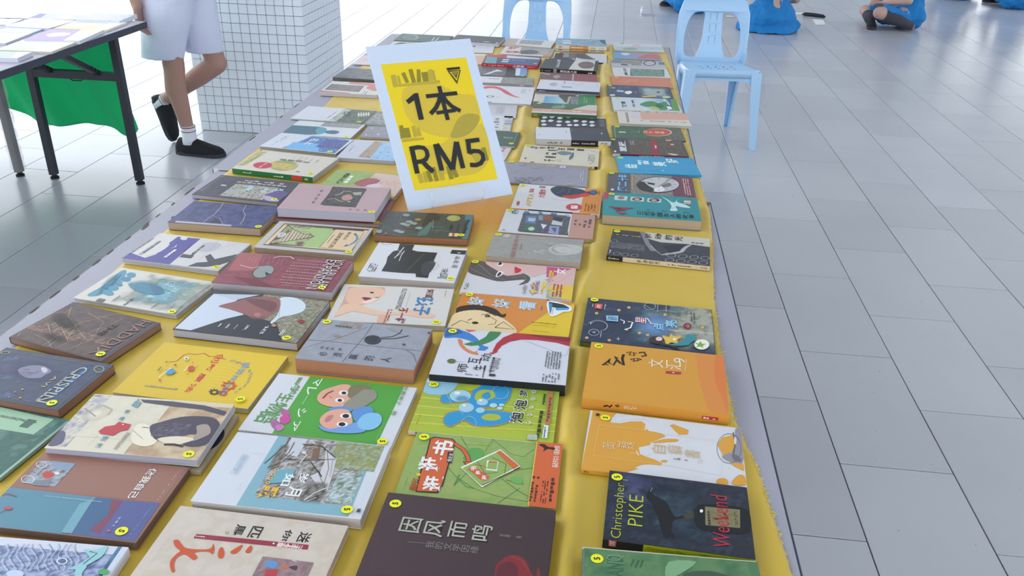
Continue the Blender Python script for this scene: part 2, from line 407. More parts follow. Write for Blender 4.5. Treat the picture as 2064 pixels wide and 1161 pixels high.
for u, z in face_tiles(PY0, PX0, 'y', -1, lambda i, j: j < 16): box(bm, (u - hw, PY0, z - hw), (u + hw, PY0 + .005, z + hw))
for u, z in face_tiles(PX1, PY0, 'x', 1, lambda i, j: i < 7 and 3 < j < 16): box(bm, (PX1 - .005, u - hw, z - hw), (PX1, u + hw, z + hw))
for j in range(64):
    for i in range(13):
        u = PY0 + (i + .5) * .0508; z = .001 + (j + .5) * .0508
        box(bm, (PX0, u - hw, z - hw), (PX0 + .005, u + hw, z + hw)); u = PX0 + (i + .5) * .0508; box(bm, (u - hw, PY1 - .005, z - hw), (u + hw, PY1, z + hw))
o = from_bm('mosaic_field', bm, PM, pil); o['kind'] = 'stuff'

# roof over the hall (out of frame)
bm = bmesh.new(); box(bm, (ROOF_X, -9, 3.3), (10.5, 26, 3.6)); o = from_bm('ceiling', bm, mat('white_ceiling', '#dfe3e8', .8)); o['kind'] = 'structure'
bm = bmesh.new(); box(bm, (-1, 25.6, 0), (9, 26, 3.3)); o = from_bm('shade_wall', bm, mat('wall_paint', '#c9ced6', .8)); o['kind'] = 'structure'  # unseen far wall, added to darken the middle of the view

# ================================================================== TABLES
steel = mat('black_steel', '#20242e', .42); topg = mat('grey_laminate', '#9a9aa8', .45, var=.05, vscale=14); edgeb = mat('black_edge', '#2c3140', .5); chip = mat('bare_chipboard', '#6d5f55', .9, bump=.6, bscale=300)
rub = mat('rubber_foot', '#15161a', .8)
def fold_table(x0, x1, y0, y1, label, group, edge, wrap=False, chips=()):
    rt = empty('folding_table', ((x0 + x1) / 2, (y0 + y1) / 2, 0)); tag(rt, label, 'table', group); X, Y = (x1 - x0) / 2, (y1 - y0) / 2
    bm = bmesh.new(); box(bm, (-X + .002, -Y + .002, .712), (X - .002, Y - .002, .74), .002); from_bm('tabletop', bm, topg, rt)
    bm = bmesh.new()
    for a, b in (((-X, -Y), (-X + .003, Y)), ((X - .003, -Y), (X, Y)), ((-X, -Y), (X, -Y + .003)), ((-X, Y - .003), (X, Y))): box(bm, (*a, .711), (*b, .7392), .0008)
    from_bm('edge_strip', bm, edge, rt)
    for s in (1, -1):
        ye = s * (Y - .15)
        for sx in (1, -1):
            bm = bmesh.new(); bar(bm, (sx * (X - .085), ye, .02), (sx * (X - .09), ye, .712), .032, .032)
            lg = from_bm('leg', bm, steel, rt)
            bm = bmesh.new(); tube(bm, [(sx * (X - .085), ye, 0), (sx * (X - .085), ye, .008), (sx * (X - .085), ye, .012), (sx * (X - .085), ye, .022)], [.02, .02, .012, .012], 14); from_bm('foot_glide', bm, rub, lg)
            bm = bmesh.new(); a = Vector((sx * (X - .19), ye - s * .01, .53)); b = Vector((sx * (X - .19), ye - s * .33, .705)); bar(bm, a, b, .028, .022)
            br = from_bm('brace', bm, steel, rt)
            bm = bmesh.new(); p = a + Vector((0, -s * .01, .012))
            for k in range(3): q = a + (b - a) * (.02 + .08 * k); tube(bm, [q + Vector((-.016, 0, .006)), q + Vector((.016, 0, .006))], .006, 8)
            from_bm('lock_plate', bm, rub, br)
            if wrap and s == 1 and sx == wrap:
                bm = bmesh.new(); pts = []; rr = []
                for k in range(26):
                    z = .03 + k * .021; pts.append((sx * (X - .085) + random.uniform(-.002, .002), ye + random.uniform(-.002, .002), z)); rr.append(.031 + random.uniform(-.004, .004))
                tube(bm, pts, rr, 12, cap=False)
                for v in bm.verts: v.co += Vector((random.uniform(-.003, .003), random.uniform(-.003, .003), 0))
                w = from_bm('plastic_wrap', bm, mat('clear_film', '#e8eef8', .18, trans=.0, alpha=.22, g=1.1), rt, True); w['label'] = 'crinkled clear plastic wrap left on the table leg'
        bm = bmesh.new(); bar(bm, (-X + .09, ye, .515), (X - .09, ye, .515), .03, .036); cb = from_bm('crossbar', bm, steel, rt)
        bm = bmesh.new(); tube(bm, [(-.035, ye, .497), (-.02, ye, .487), (.02, ye, .487), (.035, ye, .497)], .0028, 6); from_bm('latch_ring', bm, steel, cb)
        bm = bmesh.new(); tube(bm, [(-X + .19, ye - s * .24, .655), (X - .19, ye - s * .24, .655)], .007, 8); from_bm('link_rod', bm, steel, rt)
    for cx, cy, w, l in chips:
        bm = bmesh.new(); vs = [bm.verts.new((cx - rt.location.x + w * (.6 + .4 * random.random()) * math.cos(a), cy - rt.location.y + l * (.6 + .4 * random.random()) * math.sin(a), .7408)) for a in [k * math.pi / 6 for k in range(12)]]
        vs2 = [bm.verts.new((v.co.x, v.co.y, .7399)) for v in vs]; bm.faces.new(vs)
        for k in range(12): bm.faces.new((vs[k - 1], vs[k], vs2[k], vs2[k - 1]))
        from_bm('worn_chip', bm, chip, rt)
    return rt
sil = mat('worn_light_edge', '#b9b6bd', .6, var=.3, vscale=60, bump=.5)
LT = [(-.957, 1.20 + .061 * k + random.uniform(-.02, .02), random.uniform(.0015, .003), random.uniform(.008, .024)) for k in range(11)] + [(-.952, 1.56, .005, .02), (-.92, 1.62, .004, .006), (-.932, 1.925, .022, .006)]
RC = [(.252, 1.915, .010, .020), (.261, 1.50, .002, .01)]
GT = 'folding tables end to end under the yellow cloth'
fold_table(-.958, -.352, .08, 1.936, 'long grey folding table with chipped edge under the nearest left-hand books', GT, sil, chips=LT)
fold_table(-.350, .263, .08, 1.932, 'grey folding table with frayed cloth edge, under the nearest right-hand books', GT, edgeb, chips=RC)
fold_table(-.975, -.357, 1.940, 3.79, 'grey folding table beside the tiled pillar, far left of the book display', GT, sil, chips=[(-.974, 2.2, .002, .03), (-.973, 2.55, .002, .03), (-.973, 2.42, .003, .015)])
fold_table(-.355, .250, 1.940, 3.79, 'grey folding table in front of the two blue chairs, far right of the display', GT, edgeb)
GL = 'folding tables of the other book stall'
fold_table(-2.735, -2.125, 1.96, 3.80, 'black-edged folding table standing on two bare black legs, with magazines', GL, edgeb)
fold_table(-3.36, -2.745, 1.96, 3.80, 'folding table whose near leg is still wrapped in clear plastic', GL, edgeb, wrap=1)

# ---- yellow satin cloth
def ridge_lines():
    A = [(1230, 96), (1217, 145), (1227, 207), (1217, 310), (1218, 366), (1204, 450), (1196, 550), (1160, 610), (1150, 656), (1163, 692), (1139, 863), (1141, 900), (1147, 979), (1136, 1061), (1130, 1161)]
    B = [(1062, 200), (1052, 260), (1046, 320)]
    Cc = [(775, 215), (768, 240)]
    D = [(985, 400), (960, 470), (940, 520), (880, 700), (845, 790), (800, 960), (770, 1060), (745, 1161)]
    E_ = [(560, 600), (480, 700), (330, 780), (250, 870)]
    return [(A, .016, .017), (B, .013, .014), (Cc, .016, .009), (D, .0045, .014), (E_, .003, .02)]
RL = [([at(*p, TOP).xy for p in L], h, w) for L, h, w in ridge_lines()]
OCC = []     # footprints of the books, so that the cloth lies flat beneath them
def cloth_h(x, y):
    h = 0.0
    for L, hh, w in RL:
        best = 9
        for a, b in zip(L, L[1:]):
            d = b - a; t = max(0, min(1, (Vector((x, y)) - a).dot(d) / (d.length_squared or 1))); q = a + d * t
            dd = math.hypot(x - q.x, y - q.y); best = min(best, dd)
        if best < .1: h += hh * math.exp(-(best / w) ** 2) * (.75 + .5 * noise.noise(Vector((x * 9, y * 9, 3))))
    h += .0036 * max(0, noise.fractal(Vector((x * 6, y * 2.4, 1)), .9, 2.0, 3)) + 0.0018 * abs(noise.noise(Vector((x * 25 + y * 12, y * 9, 5))))
    return h
def free_weight(x, y):
    w = 1.0
    for ox, oy, ex, ey, L, Wd in OCC:
        dx, dy = x - ox, y - oy; u = dx * ex + dy * ey; v = -dx * ey + dy * ex
        d = max(-u, u - L, -v, v - Wd)
        if d < .02: w = min(w, max(0, d / .02))
        if w == 0: return 0
    return w
def build_cloth():
    CL = [(-.93, .10), (-.905, 1.10)] + [tuple(at(*p, TOP).xy) for p in ((60, 700), (236, 540), (326, 470), (366, 438), (452, 350), (520, 300), (600, 250), (652, 214), (672, 194), (742, 118))] + [(-.90, 3.60), (-.90, 3.77)]
    CR = [(at(1602, 1161, TOP).x, .1), (at(1597, 1161, TOP).x, at(1597, 1161, TOP).y), (at(1530, 950, TOP).x, at(1530, 950, TOP).y), (at(1480, 840, TOP).x, at(1480, 840, TOP).y), (at(1452, 700, TOP).x, at(1452, 700, TOP).y), (at(1439, 600, TOP).x, at(1439, 600, TOP).y), (at(1437, 500, TOP).x, at(1437, 500, TOP).y), (at(1430, 430, TOP).x, at(1430, 430, TOP).y), (at(1408, 355, TOP).x, at(1408, 355, TOP).y), (at(1389, 290, TOP).x, at(1389, 290, TOP).y), (at(1365, 190, TOP).x, at(1365, 190, TOP).y), (at(1358, 150, TOP).x, at(1358, 150, TOP).y), (at(1338, 95, TOP).x, 3.775)]
    def ip(L, y):
        for a, b in zip(L, L[1:]):
            if a[1] <= y <= b[1]: return a[0] + (b[0] - a[0]) * (y - a[1]) / (b[1] - a[1] + 1e-9)
        return L[0][0] if y < L[0][1] else L[-1][0]
    nx, ny = 170, 520; V = []; F = []
    for j in range(ny + 1):
        y = .10 + 3.675 * j / ny; l = ip(CL, y) + .006 * noise.noise(Vector((0, y * 6, 0))); r = ip(CR, y) + .0022 * noise.noise(Vector((9, y * 70, 0)))
        for i in range(nx + 1):
            x = l + (r - l) * i / nx; V.append((x, y, .7412 + cloth_h(x, y) * free_weight(x, y)))
            if i and j: k = j * (nx + 1) + i; F.append((k - nx - 2, k - nx - 1, k, k - 1))
    me = bpy.data.meshes.new('yellow_cloth'); me.from_pydata(V, [], F); me.polygons.foreach_set('use_smooth', [True] * len(F))
    m = bpy.data.materials.new('yellow_satin'); m.use_nodes = True; nt = m.node_tree; b = nt.nodes['Principled BSDF']; N = nt.nodes.new; L = nt.links.new
    g = N('ShaderNodeNewGeometry'); n = N('ShaderNodeTexNoise'); n.inputs['Scale'].default_value = 5; n.inputs['Detail'].default_value = 4
    mx = N('ShaderNodeMixRGB'); mx.inputs[1].default_value = (*C3('#bb9d2e'), 1); mx.inputs[2].default_value = (*C3('#d0b34c'), 1); L(g.outputs['Position'], n.inputs['Vector']); L(n.outputs[0], mx.inputs[0]); 
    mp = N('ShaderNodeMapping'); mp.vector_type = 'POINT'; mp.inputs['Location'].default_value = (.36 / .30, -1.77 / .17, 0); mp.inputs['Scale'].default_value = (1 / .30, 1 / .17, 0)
    gr = N('ShaderNodeTexGradient'); gr.gradient_type = 'SPHERICAL'; mo = N('ShaderNodeMixRGB'); mo.inputs[2].default_value = (*C3('#c8852c'), 1)   # cloth colour blends to orange around the sign
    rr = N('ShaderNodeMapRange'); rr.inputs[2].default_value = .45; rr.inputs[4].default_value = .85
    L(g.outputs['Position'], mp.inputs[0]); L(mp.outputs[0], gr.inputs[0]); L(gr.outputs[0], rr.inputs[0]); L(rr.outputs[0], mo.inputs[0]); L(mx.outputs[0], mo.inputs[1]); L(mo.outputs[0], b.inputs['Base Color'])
    w = N('ShaderNodeTexWave'); w.inputs['Scale'].default_value = 420; w.inputs['Distortion'].default_value = .6; w.bands_direction = 'X'; bp = N('ShaderNodeBump'); bp.inputs['Strength'].default_value = .06; bp.inputs['Distance'].default_value = .002
    L(g.outputs['Position'], w.inputs['Vector']); L(w.outputs[0], bp.inputs['Height']); L(bp.outputs[0], b.inputs['Normal'])
    b.inputs['Roughness'].default_value = .45; b.inputs['Sheen Weight'].default_value = .25; b.inputs['Sheen Roughness'].default_value = .3; b.inputs['Specular IOR Level'].default_value = .45
    me.materials.append(m); o = link('yellow_cloth', me); tag(o, 'long yellow satin cloth with frayed right edge spread under the books', 'tablecloth')
    s = o.modifiers.new('thickness', 'SOLIDIFY'); s.thickness = .0006
    # frayed threads on the right edge
    bm = bmesh.new()
    for k in range(900):
        y = random.uniform(.6, 3.77); x = ip(CR, y) - .001; l = random.uniform(.001, .0045) * (2.4 if random.random() < .06 else 1); a = random.uniform(-.9, .9)
        p = Vector((x, y, .7418)); q = p + Vector((l * math.cos(a), l * math.sin(a), random.uniform(0, .0015))); bar(bm, p, q, .0006, .0006)
    fr = from_bm('frayed_threads', bm, mat('yellow_thread', '#dcc256', .7), o); fr['kind'] = 'stuff'
# ================================================================== PRICE SIGN
def build_sign():
    TL, TR, BR, BL = Vector((-.5574, 1.9226, 1.0635)), Vector((-.3398, 2.0714, 1.0655)), Vector((-.2032, 1.8775, .7475)), Vector((-.4208, 1.7287, .7465))
    ux = (TR - TL + BR - BL).normalized(); uy = (TL - BL + TR - BR); uy = (uy - ux * uy.dot(ux)).normalized(); n = ux.cross(uy)
    w = ((TR - TL).length + (BR - BL).length) / 2; h = ((TL - BL).length + (TR - BR).length) / 2; cen = (TL + TR + BR + BL) / 4; o0 = cen - ux * w / 2 - uy * h / 2
    M = Matrix((ux, uy, n)).transposed().to_4x4(); M.translation = o0
    root = empty('price_sign'); root.matrix_world = M; tag(root, 'white and yellow card sign reading RM5 propped in a clear stand', 'sign')
    bm = bmesh.new(); box(bm, (0, 0, -.0012), (w, h, 0), .0002); from_bm('board', bm, mat('white_card', '#c3cfe6', .55), root)
    def conv(px, py):
        v = ray(730 + px / 3.3156, 80 + py / 3.3156); t = (o0 - Vector((0, 0, H))).dot(n) / v.dot(n); p = Vector((0, 0, H)) + v * t - o0
        return (p.dot(ux), p.dot(uy))
    Y, Y2, Y3, D1, D2, K = '#e0c61f', '#cdb33a', '#a8973c', '#8a7f2c', '#b3a038', '#22242a'
    pr = Print(w, h, conv)
    it = [('P', Y, (124, 166), (694, 118), (906, 930), (350, 1010)),
          ('W', Y2, (275, 330), (400, 290), (520, 300), (640, 360), (740, 370), (775, 440), (780, 520), (700, 620), (640, 655), (520, 648), (400, 610), (320, 540), (275, 450)),
          ('W', Y2, (390, 715), (520, 700), (580, 660), (640, 655), (720, 620), (800, 560), (850, 700), (850, 790), (800, 870), (700, 908), (560, 900), (430, 860), (370, 780)),
          ('W', Y3, (640, 530), (700, 495), (780, 505), (775, 560), (720, 625), (650, 655), (590, 650), (605, 600)),
          ('P', D2, (190, 238), (222, 232), (240, 300), (205, 306)), ('P', D2, (230, 243), (248, 240), (262, 296), (246, 300)),
          ('P', D1, (260, 226), (285, 216), (314, 284), (292, 292)), ('P', D1, (308, 200), (335, 195), (360, 284), (333, 290)), ('P', D1, (364, 198), (388, 200), (394, 282), (366, 286)),
          ('P', D1, (394, 220), (438, 214), (446, 278), (408, 284)), ('P', D2, (440, 200), (466, 196), (486, 268), (450, 276)), ('P', Y3, (466, 205), (480, 205), (494, 270), (484, 272)), ('P', D2, (205, 304), (518, 270), (522, 290), (208, 318)),
          ('P', D1, (246, 574), (272, 572), (290, 655), (258, 662)), ('P', D1, (276, 592), (312, 588), (328, 652), (292, 658)), ('P', D2, (328, 578), (352, 574), (372, 646), (346, 652)), ('P', D2, (362, 588), (380, 586), (396, 642), (376, 646)), ('P', D2, (266, 664), (410, 654), (414, 668), (268, 684)),
          ('P', D2, (368, 902), (398, 896), (412, 955), (384, 960)), ('P', D2, (404, 885), (424, 882), (440, 950), (420, 955)), ('P', D1, (426, 880), (450, 876), (474, 945), (448, 952)), ('P', D1, (462, 855), (486, 850), (514, 942), (486, 948)),
          ('P', D2, (506, 875), (540, 870), (552, 938), (524, 942)), ('P', D1, (560, 850), (590, 845), (612, 930), (584, 936)), ('P', D1, (596, 864), (622, 860), (646, 915), (620, 924)), ('P', D1, (794, 724), (822, 720), (846, 806), (812, 812)), ('P', D2, (730, 768), (780, 730), (812, 830), (776, 838)),
          ('P', K, (562, 190), (652, 182), (653, 198), (568, 206)), ('P', '#4a4522', (568, 208), (658, 204), (634, 298)), ('P', Y, (584, 218), (648, 212), (632, 276)), ('P', '#4a4522', (592, 222), (643, 217), (631, 264)), ('L', Y, .9, (600, 230), (640, 226)), ('L', Y, .7, (612, 232), (630, 262), (634, 230)), ('L', Y, .6, (606, 238), (628, 234)),
          ('P', K, (292, 408), (346, 361), (372, 357), (412, 534), (378, 538), (347, 405), (311, 432)), ('L', K, 9.5, (426, 380), (634, 358)), ('L', K, 10, (513, 312), (572, 538)), ('L', K, 10, (522, 368), (512, 415), (492, 458), (456, 497)), ('L', K, 10, (534, 368), (560, 410), (600, 448), (656, 478)), ('L', K, 8.5, (495, 491), (622, 473)),
          ('L', K, 11.5, (328, 716), (368, 896)), ('L', K, 10, (322, 729), (375, 720), (410, 724), (430, 745), (436, 775), (425, 800), (400, 814), (348, 821)), ('L', K, 11.5, (398, 808), (432, 848), (474, 884)), ('L', K, 11.5, (488, 699), (531, 876)), ('L', K, 11.5, (496, 699), (604, 868)), ('L', K, 11.5, (628, 685), (604, 868)), ('L', K, 11.5, (629, 684), (673, 860)), ('L', K, 10.5, (690, 682), (782, 670)), ('L', K, 11, (705, 676), (716, 762)), ('L', K, 10.5, (713, 757), (745, 745), (780, 748), (803, 768), (808, 800), (790, 828), (758, 840), (720, 838))]
    pr.run(it); pr.emit(root, 0.0, ('printed_panel', 'price_lettering'))
    # acrylic stand
    st = empty('sign_stand'); st.matrix_world = M; tag(st, 'small clear acrylic easel holding up the RM5 price sign', 'sign stand')
    g = mat('clear_acrylic', '#eef4ff', .05, spec=.9, alpha=.08, g=1.3); ge = mat('pale_edge_glint', '#f2f6ff', .08, spec=.9, alpha=.75, g=1.4); a, b = .058, .182
    def plate(name, p, q):
        bm = bmesh.new(); box(bm, p, q, .0006); return from_bm(name, bm, g, st)
    plate('front_lip', (a, .003, .012), (b, .036, .0145)); plate('ledge', (a, -.0005, -.0045), (b, .0025, .0145)); plate('back_plate', (a, .0028, -.0045), (b, .17, -.0022))
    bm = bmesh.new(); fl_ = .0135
    tube(bm, [(a, .002, fl_), (a, .031, fl_), (a + .006, .037, fl_), (b - .006, .037, fl_), (b, .031, fl_), (b, .002, fl_)], .0011, 6); from_bm('edge_glint', bm, ge, st, True)  # pale strips paint the bright glint along the acrylic rim
    bm = bmesh.new(); tube(bm, [(a, .001, -.004), (a, .001, .014), (b, .001, .014), (b, .001, -.004)], .0010, 6); from_bm('edge_glint', bm, ge, st, True)
    Mi = M.inverted()
    for x in (a + .008, b - .008):
        tp = Vector((x, .168, -.0035)); wt = M @ tp; bot = wt.copy(); back = -Vector((n.x, n.y, 0)).normalized(); bot = wt + back * .10; bot.z = .7432
        bm = bmesh.new(); bar(bm, tp, Mi @ bot, .012, .0025); from_bm('rear_strut', bm, g, st)
        fw = M @ Vector((x, 0.001, .0130)); fw.z = .7432; bm = bmesh.new(); bar(bm, Mi @ Vector((fw.x, fw.y, .7445)), Mi @ Vector((*(fw + Vector((n.x, n.y, 0)) * -.05).xy, .7445)), .010, .0025); from_bm('foot', bm, g, st)
build_sign()

# ================================================================== CHAIRS
def fill2d(loops, ext, bev=0.0):
    cu = bpy.data.curves.new('outline', 'CURVE'); cu.dimensions = '2D'; cu.fill_mode = 'BOTH'; cu.extrude = ext; cu.bevel_depth = bev; cu.bevel_resolution = 1
    for L in loops:
        s = cu.splines.new('POLY'); s.points.add(len(L) - 1); s.use_cyclic_u = True
        for p, q in zip(s.points, L): p.co = (q[0], q[1], 0, 1)
    o = bpy.data.objects.new('outline', cu); me = bpy.data.meshes.new_from_object(o)
    bpy.data.objects.remove(o); bpy.data.curves.remove(cu); return me
def smooth_loop(P, k=5):
    P = [Vector(p) for p in P]; n = len(P); out = []
    for i in range(n):
        a, b_, d, e = P[i - 1], P[i], P[(i + 1) % n], P[(i + 2) % n]
        for q in range(k):
            t = q / k; out.append(tuple(.5 * ((2 * b_) + (-a + d) * t + (2 * a - 5 * b_ + 4 * d - e) * t * t + (-a + 3 * b_ - 3 * d + e) * t ** 3)))
    return out
plas = mat('pale_blue_plastic', '#98bbdf', .28, coat=.35, g=1.25)
def chair(x, y, rz, label):
    rt = empty('plastic_chair', (x, y, 0), rz); tag(rt, label, 'chair', 'pale blue plastic chairs behind the tables')
    # seat shell with rounded corners
    L = smooth_loop([(-.195, -.20), (-.10, -.212), (.10, -.212), (.195, -.20), (.205, -.10), (.19, .10), (.165, .185), (.08, .195), (-.08, .195), (-.165, .185), (-.19, .10), (-.205, -.10)], 4)
    bm = bmesh.new(); nz = len(L); rings = []
    sl = lambda y: -.085 * (y + .2)
    for z, s in ((.395, 1.0), (.425, 1.0), (.437, .985), (.441, .95), (.436, .80), (.431, .5), (.430, .2)): rings.append([bm.verts.new((p[0] * s, p[1] * s, z + sl(p[1] * s))) for p in L])
    for r0, r1 in zip(rings, rings[1:]):
        for k in range(nz): bm.faces.new((r0[k], r0[(k + 1) % nz], r1[(k + 1) % nz], r1[k]))
    bm.faces.new(rings[-1]); inner = [bm.verts.new((p[0] * .97, p[1] * .97, .397 + sl(p[1]))) for p in L]; low = [bm.verts.new((p[0] * .95, p[1] * .95, .425 + sl(p[1]))) for p in L]
    for r0, r1 in ((inner, rings[0]), (low, inner)):
        for k in range(nz): bm.faces.new((r0[k], r0[(k + 1) % nz], r1[(k + 1) % nz], r1[k]))
    bm.faces.new(low[::-1])
    seat = from_bm('seat', bm, plas, rt, True)
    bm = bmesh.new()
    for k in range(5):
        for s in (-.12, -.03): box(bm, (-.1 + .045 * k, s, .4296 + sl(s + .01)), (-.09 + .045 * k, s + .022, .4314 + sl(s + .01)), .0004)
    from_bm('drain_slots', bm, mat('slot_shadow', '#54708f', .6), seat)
    # aprons with arched lower edge
    for nm, p, q in (('front', (-.19, -.205), (.19, -.205)), ('side', (.196, -.19), (.168, .175)), ('side', (-.196, -.19), (-.168, .175)), ('rear', (-.160, .180), (.160, .180))):
        w = math.dist(p, q); me = fill2d([[(0, .425), (0, .30), (.016, .345), (.04, .372), (.08, .386), (w - .08, .386), (w - .04, .372), (w - .016, .345), (w, .30), (w, .425)]], .0018)
        me.materials.append(plas); o = link('apron', me, rt); a = math.atan2(q[1] - p[1], q[0] - p[0])
        o.matrix_local = Matrix.Translation((*p, -.006 if nm == 'front' else -.026)) @ Matrix.Rotation(a, 4, 'Z') @ Matrix.Rotation(math.pi / 2, 4, 'X')
    for sx, sy in ((1, -1), (-1, -1), (1, 1), (-1, 1)):
        top = Vector((sx * (.180 if sy < 0 else .155), -.185 if sy < 0 else .165, .43 if sy < 0 else .395)); bot = Vector((sx * (.215 if sy < 0 else .165), -.222 if sy < 0 else .235, 0))
        bm = bmesh.new(); rr = []
        for t in (0, .25, .5, .75, 1):
            c = bot.lerp(top, t); w = .017 + .012 * t; th = .0035
            sec = [(w, -w), (w, w), (w - .012, w), (w - .012 - th, w - th), (w - th * 2, w - th * 3), (w - th * 2, -w + th * 2), (-w + th * 2, -w + th * 2), (-w + .004, -w + .012), (-w, -w + .012), (-w, -w)]   # angle section open to the inside
            rr.append([bm.verts.new((c.x + sx * a, c.y + sy * (-b_ if sy < 0 else -b_), c.z)) for a, b_ in sec])
        for r0, r1 in zip(rr, rr[1:]):
            for k in range(10): bm.faces.new((r0[k], r0[(k + 1) % 10], r1[(k + 1) % 10], r1[k]))
        bm.faces.new(rr[0]); bm.faces.new(rr[-1]); bmesh.ops.recalc_face_normals(bm, faces=bm.faces); from_bm('leg', bm, plas, rt)
    # backrest: arched frame, top panel and flared centre splat
    out = smooth_loop([(-.198, .0), (-.2, .15), (-.195, .27), (-.17, .345), (-.09, .378), (0, .384), (.09, .378), (.17, .345), (.195, .27), (.2, .15), (.198, .0), (.10, -.012), (-.10, -.012)], 5)
    def hole(s):
        P = [(.078, .035), (.055, .12), (.050, .20), (.050, .272), (.075, .284), (.115, .276), (.145, .24), (.163, .18), (.168, .10), (.160, .045), (.140, .025), (.10, .02)]
        return smooth_loop([(s * a, b_) for a, b_ in P], 4)
    slots = [[(sx * .018 - .0045, z), (sx * .018 + .0045, z), (sx * .018 + .0045, z + .045), (sx * .018 - .0045, z + .045)] for sx in (-1, 1) for z in (.10, .165, .23)]
    me = fill2d([out, hole(1), hole(-1)] + slots, .0022, .0035)
    bm = bmesh.new(); bm.from_mesh(me)
    for v in bm.verts:
        x_, s, nz_ = v.co; v.co = Vector((x_, .172 + .25 * s * .42 + .11 * (1 - (x_ / .2) ** 2) * .28 - nz_, .402 + s * .985))
    from_bm('backrest', bm, plas, rt)
    for sx in (1, -1):
        bm = bmesh.new(); tube(bm, [(sx * .180, .172, .385), (sx * .194, .182, .46), (sx * .198, .197, .57), (sx * .194, .212, .67), (sx * .172, .229, .742)], [.012, .0125, .0125, .012, .010], 10); from_bm('back_rim', bm, plas, rt, True)
    return rt
chair(.603, 5.0, .10, 'pale blue plastic chair beside the right edge of the book table')
chair(-.458, 5.13, math.radians(1), 'pale blue plastic chair half hidden behind the far end of the book table')

# ================================================================== PEOPLE
def blob(parts, voxel, name, m, parent, smooth=2, noise_a=0.0, noise_s=8.0, cut_z=None):
    bm = bmesh.new()
    for it in parts:
        if it[0] == 'c':
            _, p, q, r1, r2 = it; p, q = Vector(p), Vector(q); d = q - p
            for c, r in ((p, r1), (q, r2)): bmesh.ops.create_uvsphere(bm, u_segments=16, v_segments=10, radius=r, matrix=Matrix.Translation(c))
            if d.length > 1e-4:
                bmesh.ops.create_cone(bm, cap_ends=True, segments=18, radius1=r1, radius2=r2, depth=d.length, matrix=Matrix.Translation((p + q) / 2) @ d.to_track_quat('Z', 'Y').to_matrix().to_4x4())
        elif it[0] == 'f':      # frustum with flat ends, elliptical: p, q, r1, r2, flatten
            _, p, q, r1, r2, fl_ = it; p, q = Vector(p), Vector(q); d = q - p
            rg = [[bm.verts.new(c + Vector((r_ * math.cos(t), r_ * fl_ * math.sin(t), 0))) for t in [math.pi * k / 14 for k in range(28)]] for c, r_ in ((p, r1), (q, r2))]
            up_ = d.z > 0
            for k in range(28): f_ = (rg[0][k], rg[0][(k + 1) % 28], rg[1][(k + 1) % 28], rg[1][k]); bm.faces.new(f_ if up_ else f_[::-1])
            bm.faces.new(rg[0][::-1] if up_ else rg[0]); bm.faces.new(rg[1] if up_ else rg[1][::-1])
        else:
            _, c, r = it; bmesh.ops.create_uvsphere(bm, u_segments=20, v_segments=14, radius=1, matrix=Matrix.Translation(c) @ Matrix.Diagonal((*r, 1)))
    me = bpy.data.meshes.new(name); bm.to_mesh(me); bm.free(); o = bpy.data.objects.new(name, me); COL.objects.link(o)
    r = o.modifiers.new('r', 'REMESH'); r.mode = 'VOXEL'; r.voxel_size = voxel
    if smooth: s = o.modifiers.new('s', 'SMOOTH'); s.factor = .5; s.iterations = smooth
    dg = bpy.context.evaluated_depsgraph_get(); m2 = bpy.data.meshes.new_from_object(o.evaluated_get(dg)); bpy.data.objects.remove(o)
    if noise_a:
        m2.update(); nr = [v.normal.copy() for v in m2.vertices]
        for v, n_ in zip(m2.vertices, nr):
            f = noise.fractal(v.co * noise_s, .7, 2.0, 3); v.co += n_ * noise_a * (f - .6 * abs(noise.noise(Vector((v.co.x * noise_s * 2, v.co.y * noise_s * 2, v.co.z * noise_s * .6)))))
    m2.name = name; m2.materials.clear(); m2.materials.append(m); m2.polygons.foreach_set('use_smooth', [True] * len(m2.polygons))
    return link(name, m2, parent)
def head_parts(c, s=1.0):
    c = Vector(c); V = lambda x, y, z: tuple(c + Vector((x, y, z)) * s)   # face looks along +Y
    return [('e', V(0, 0, .02), (.074 * s, .088 * s, .092 * s)), ('e', V(0, .022, -.045), (.055 * s, .06 * s, .062 * s)), ('e', V(0, .088, -.012), (.012 * s, .018 * s, .022 * s)),
            ('e', V(.075, -.005, 0), (.012 * s, .02 * s, .03 * s)), ('e', V(-.075, -.005, 0), (.012 * s, .02 * s, .03 * s)), ('e', V(0, .076, -.055), (.024 * s, .014 * s, .010 * s)), ('e', V(0, .066, -.09), (.026 * s, .022 * s, .02 * s))]
def face_bits(c, parent, s=1.0):
    c = Vector(c)
    for sx in (1, -1):
        bm = bmesh.new(); bmesh.ops.create_uvsphere(bm, u_segments=10, v_segments=8, radius=.0115 * s, matrix=Matrix.Translation(c + Vector((sx * .03, .074, .012)) * s)); from_bm('eye', bm, mat('eye_dark', '#241a16', .2), parent, True)
    bm = bmesh.new(); tube(bm, [c + Vector((-.022, .084, -.056)) * s, c + Vector((0, .092, -.058)) * s, c + Vector((.022, .084, -.056)) * s], .005 * s, 6); from_bm('mouth', bm, mat('lips', '#8a5048', .5), parent)
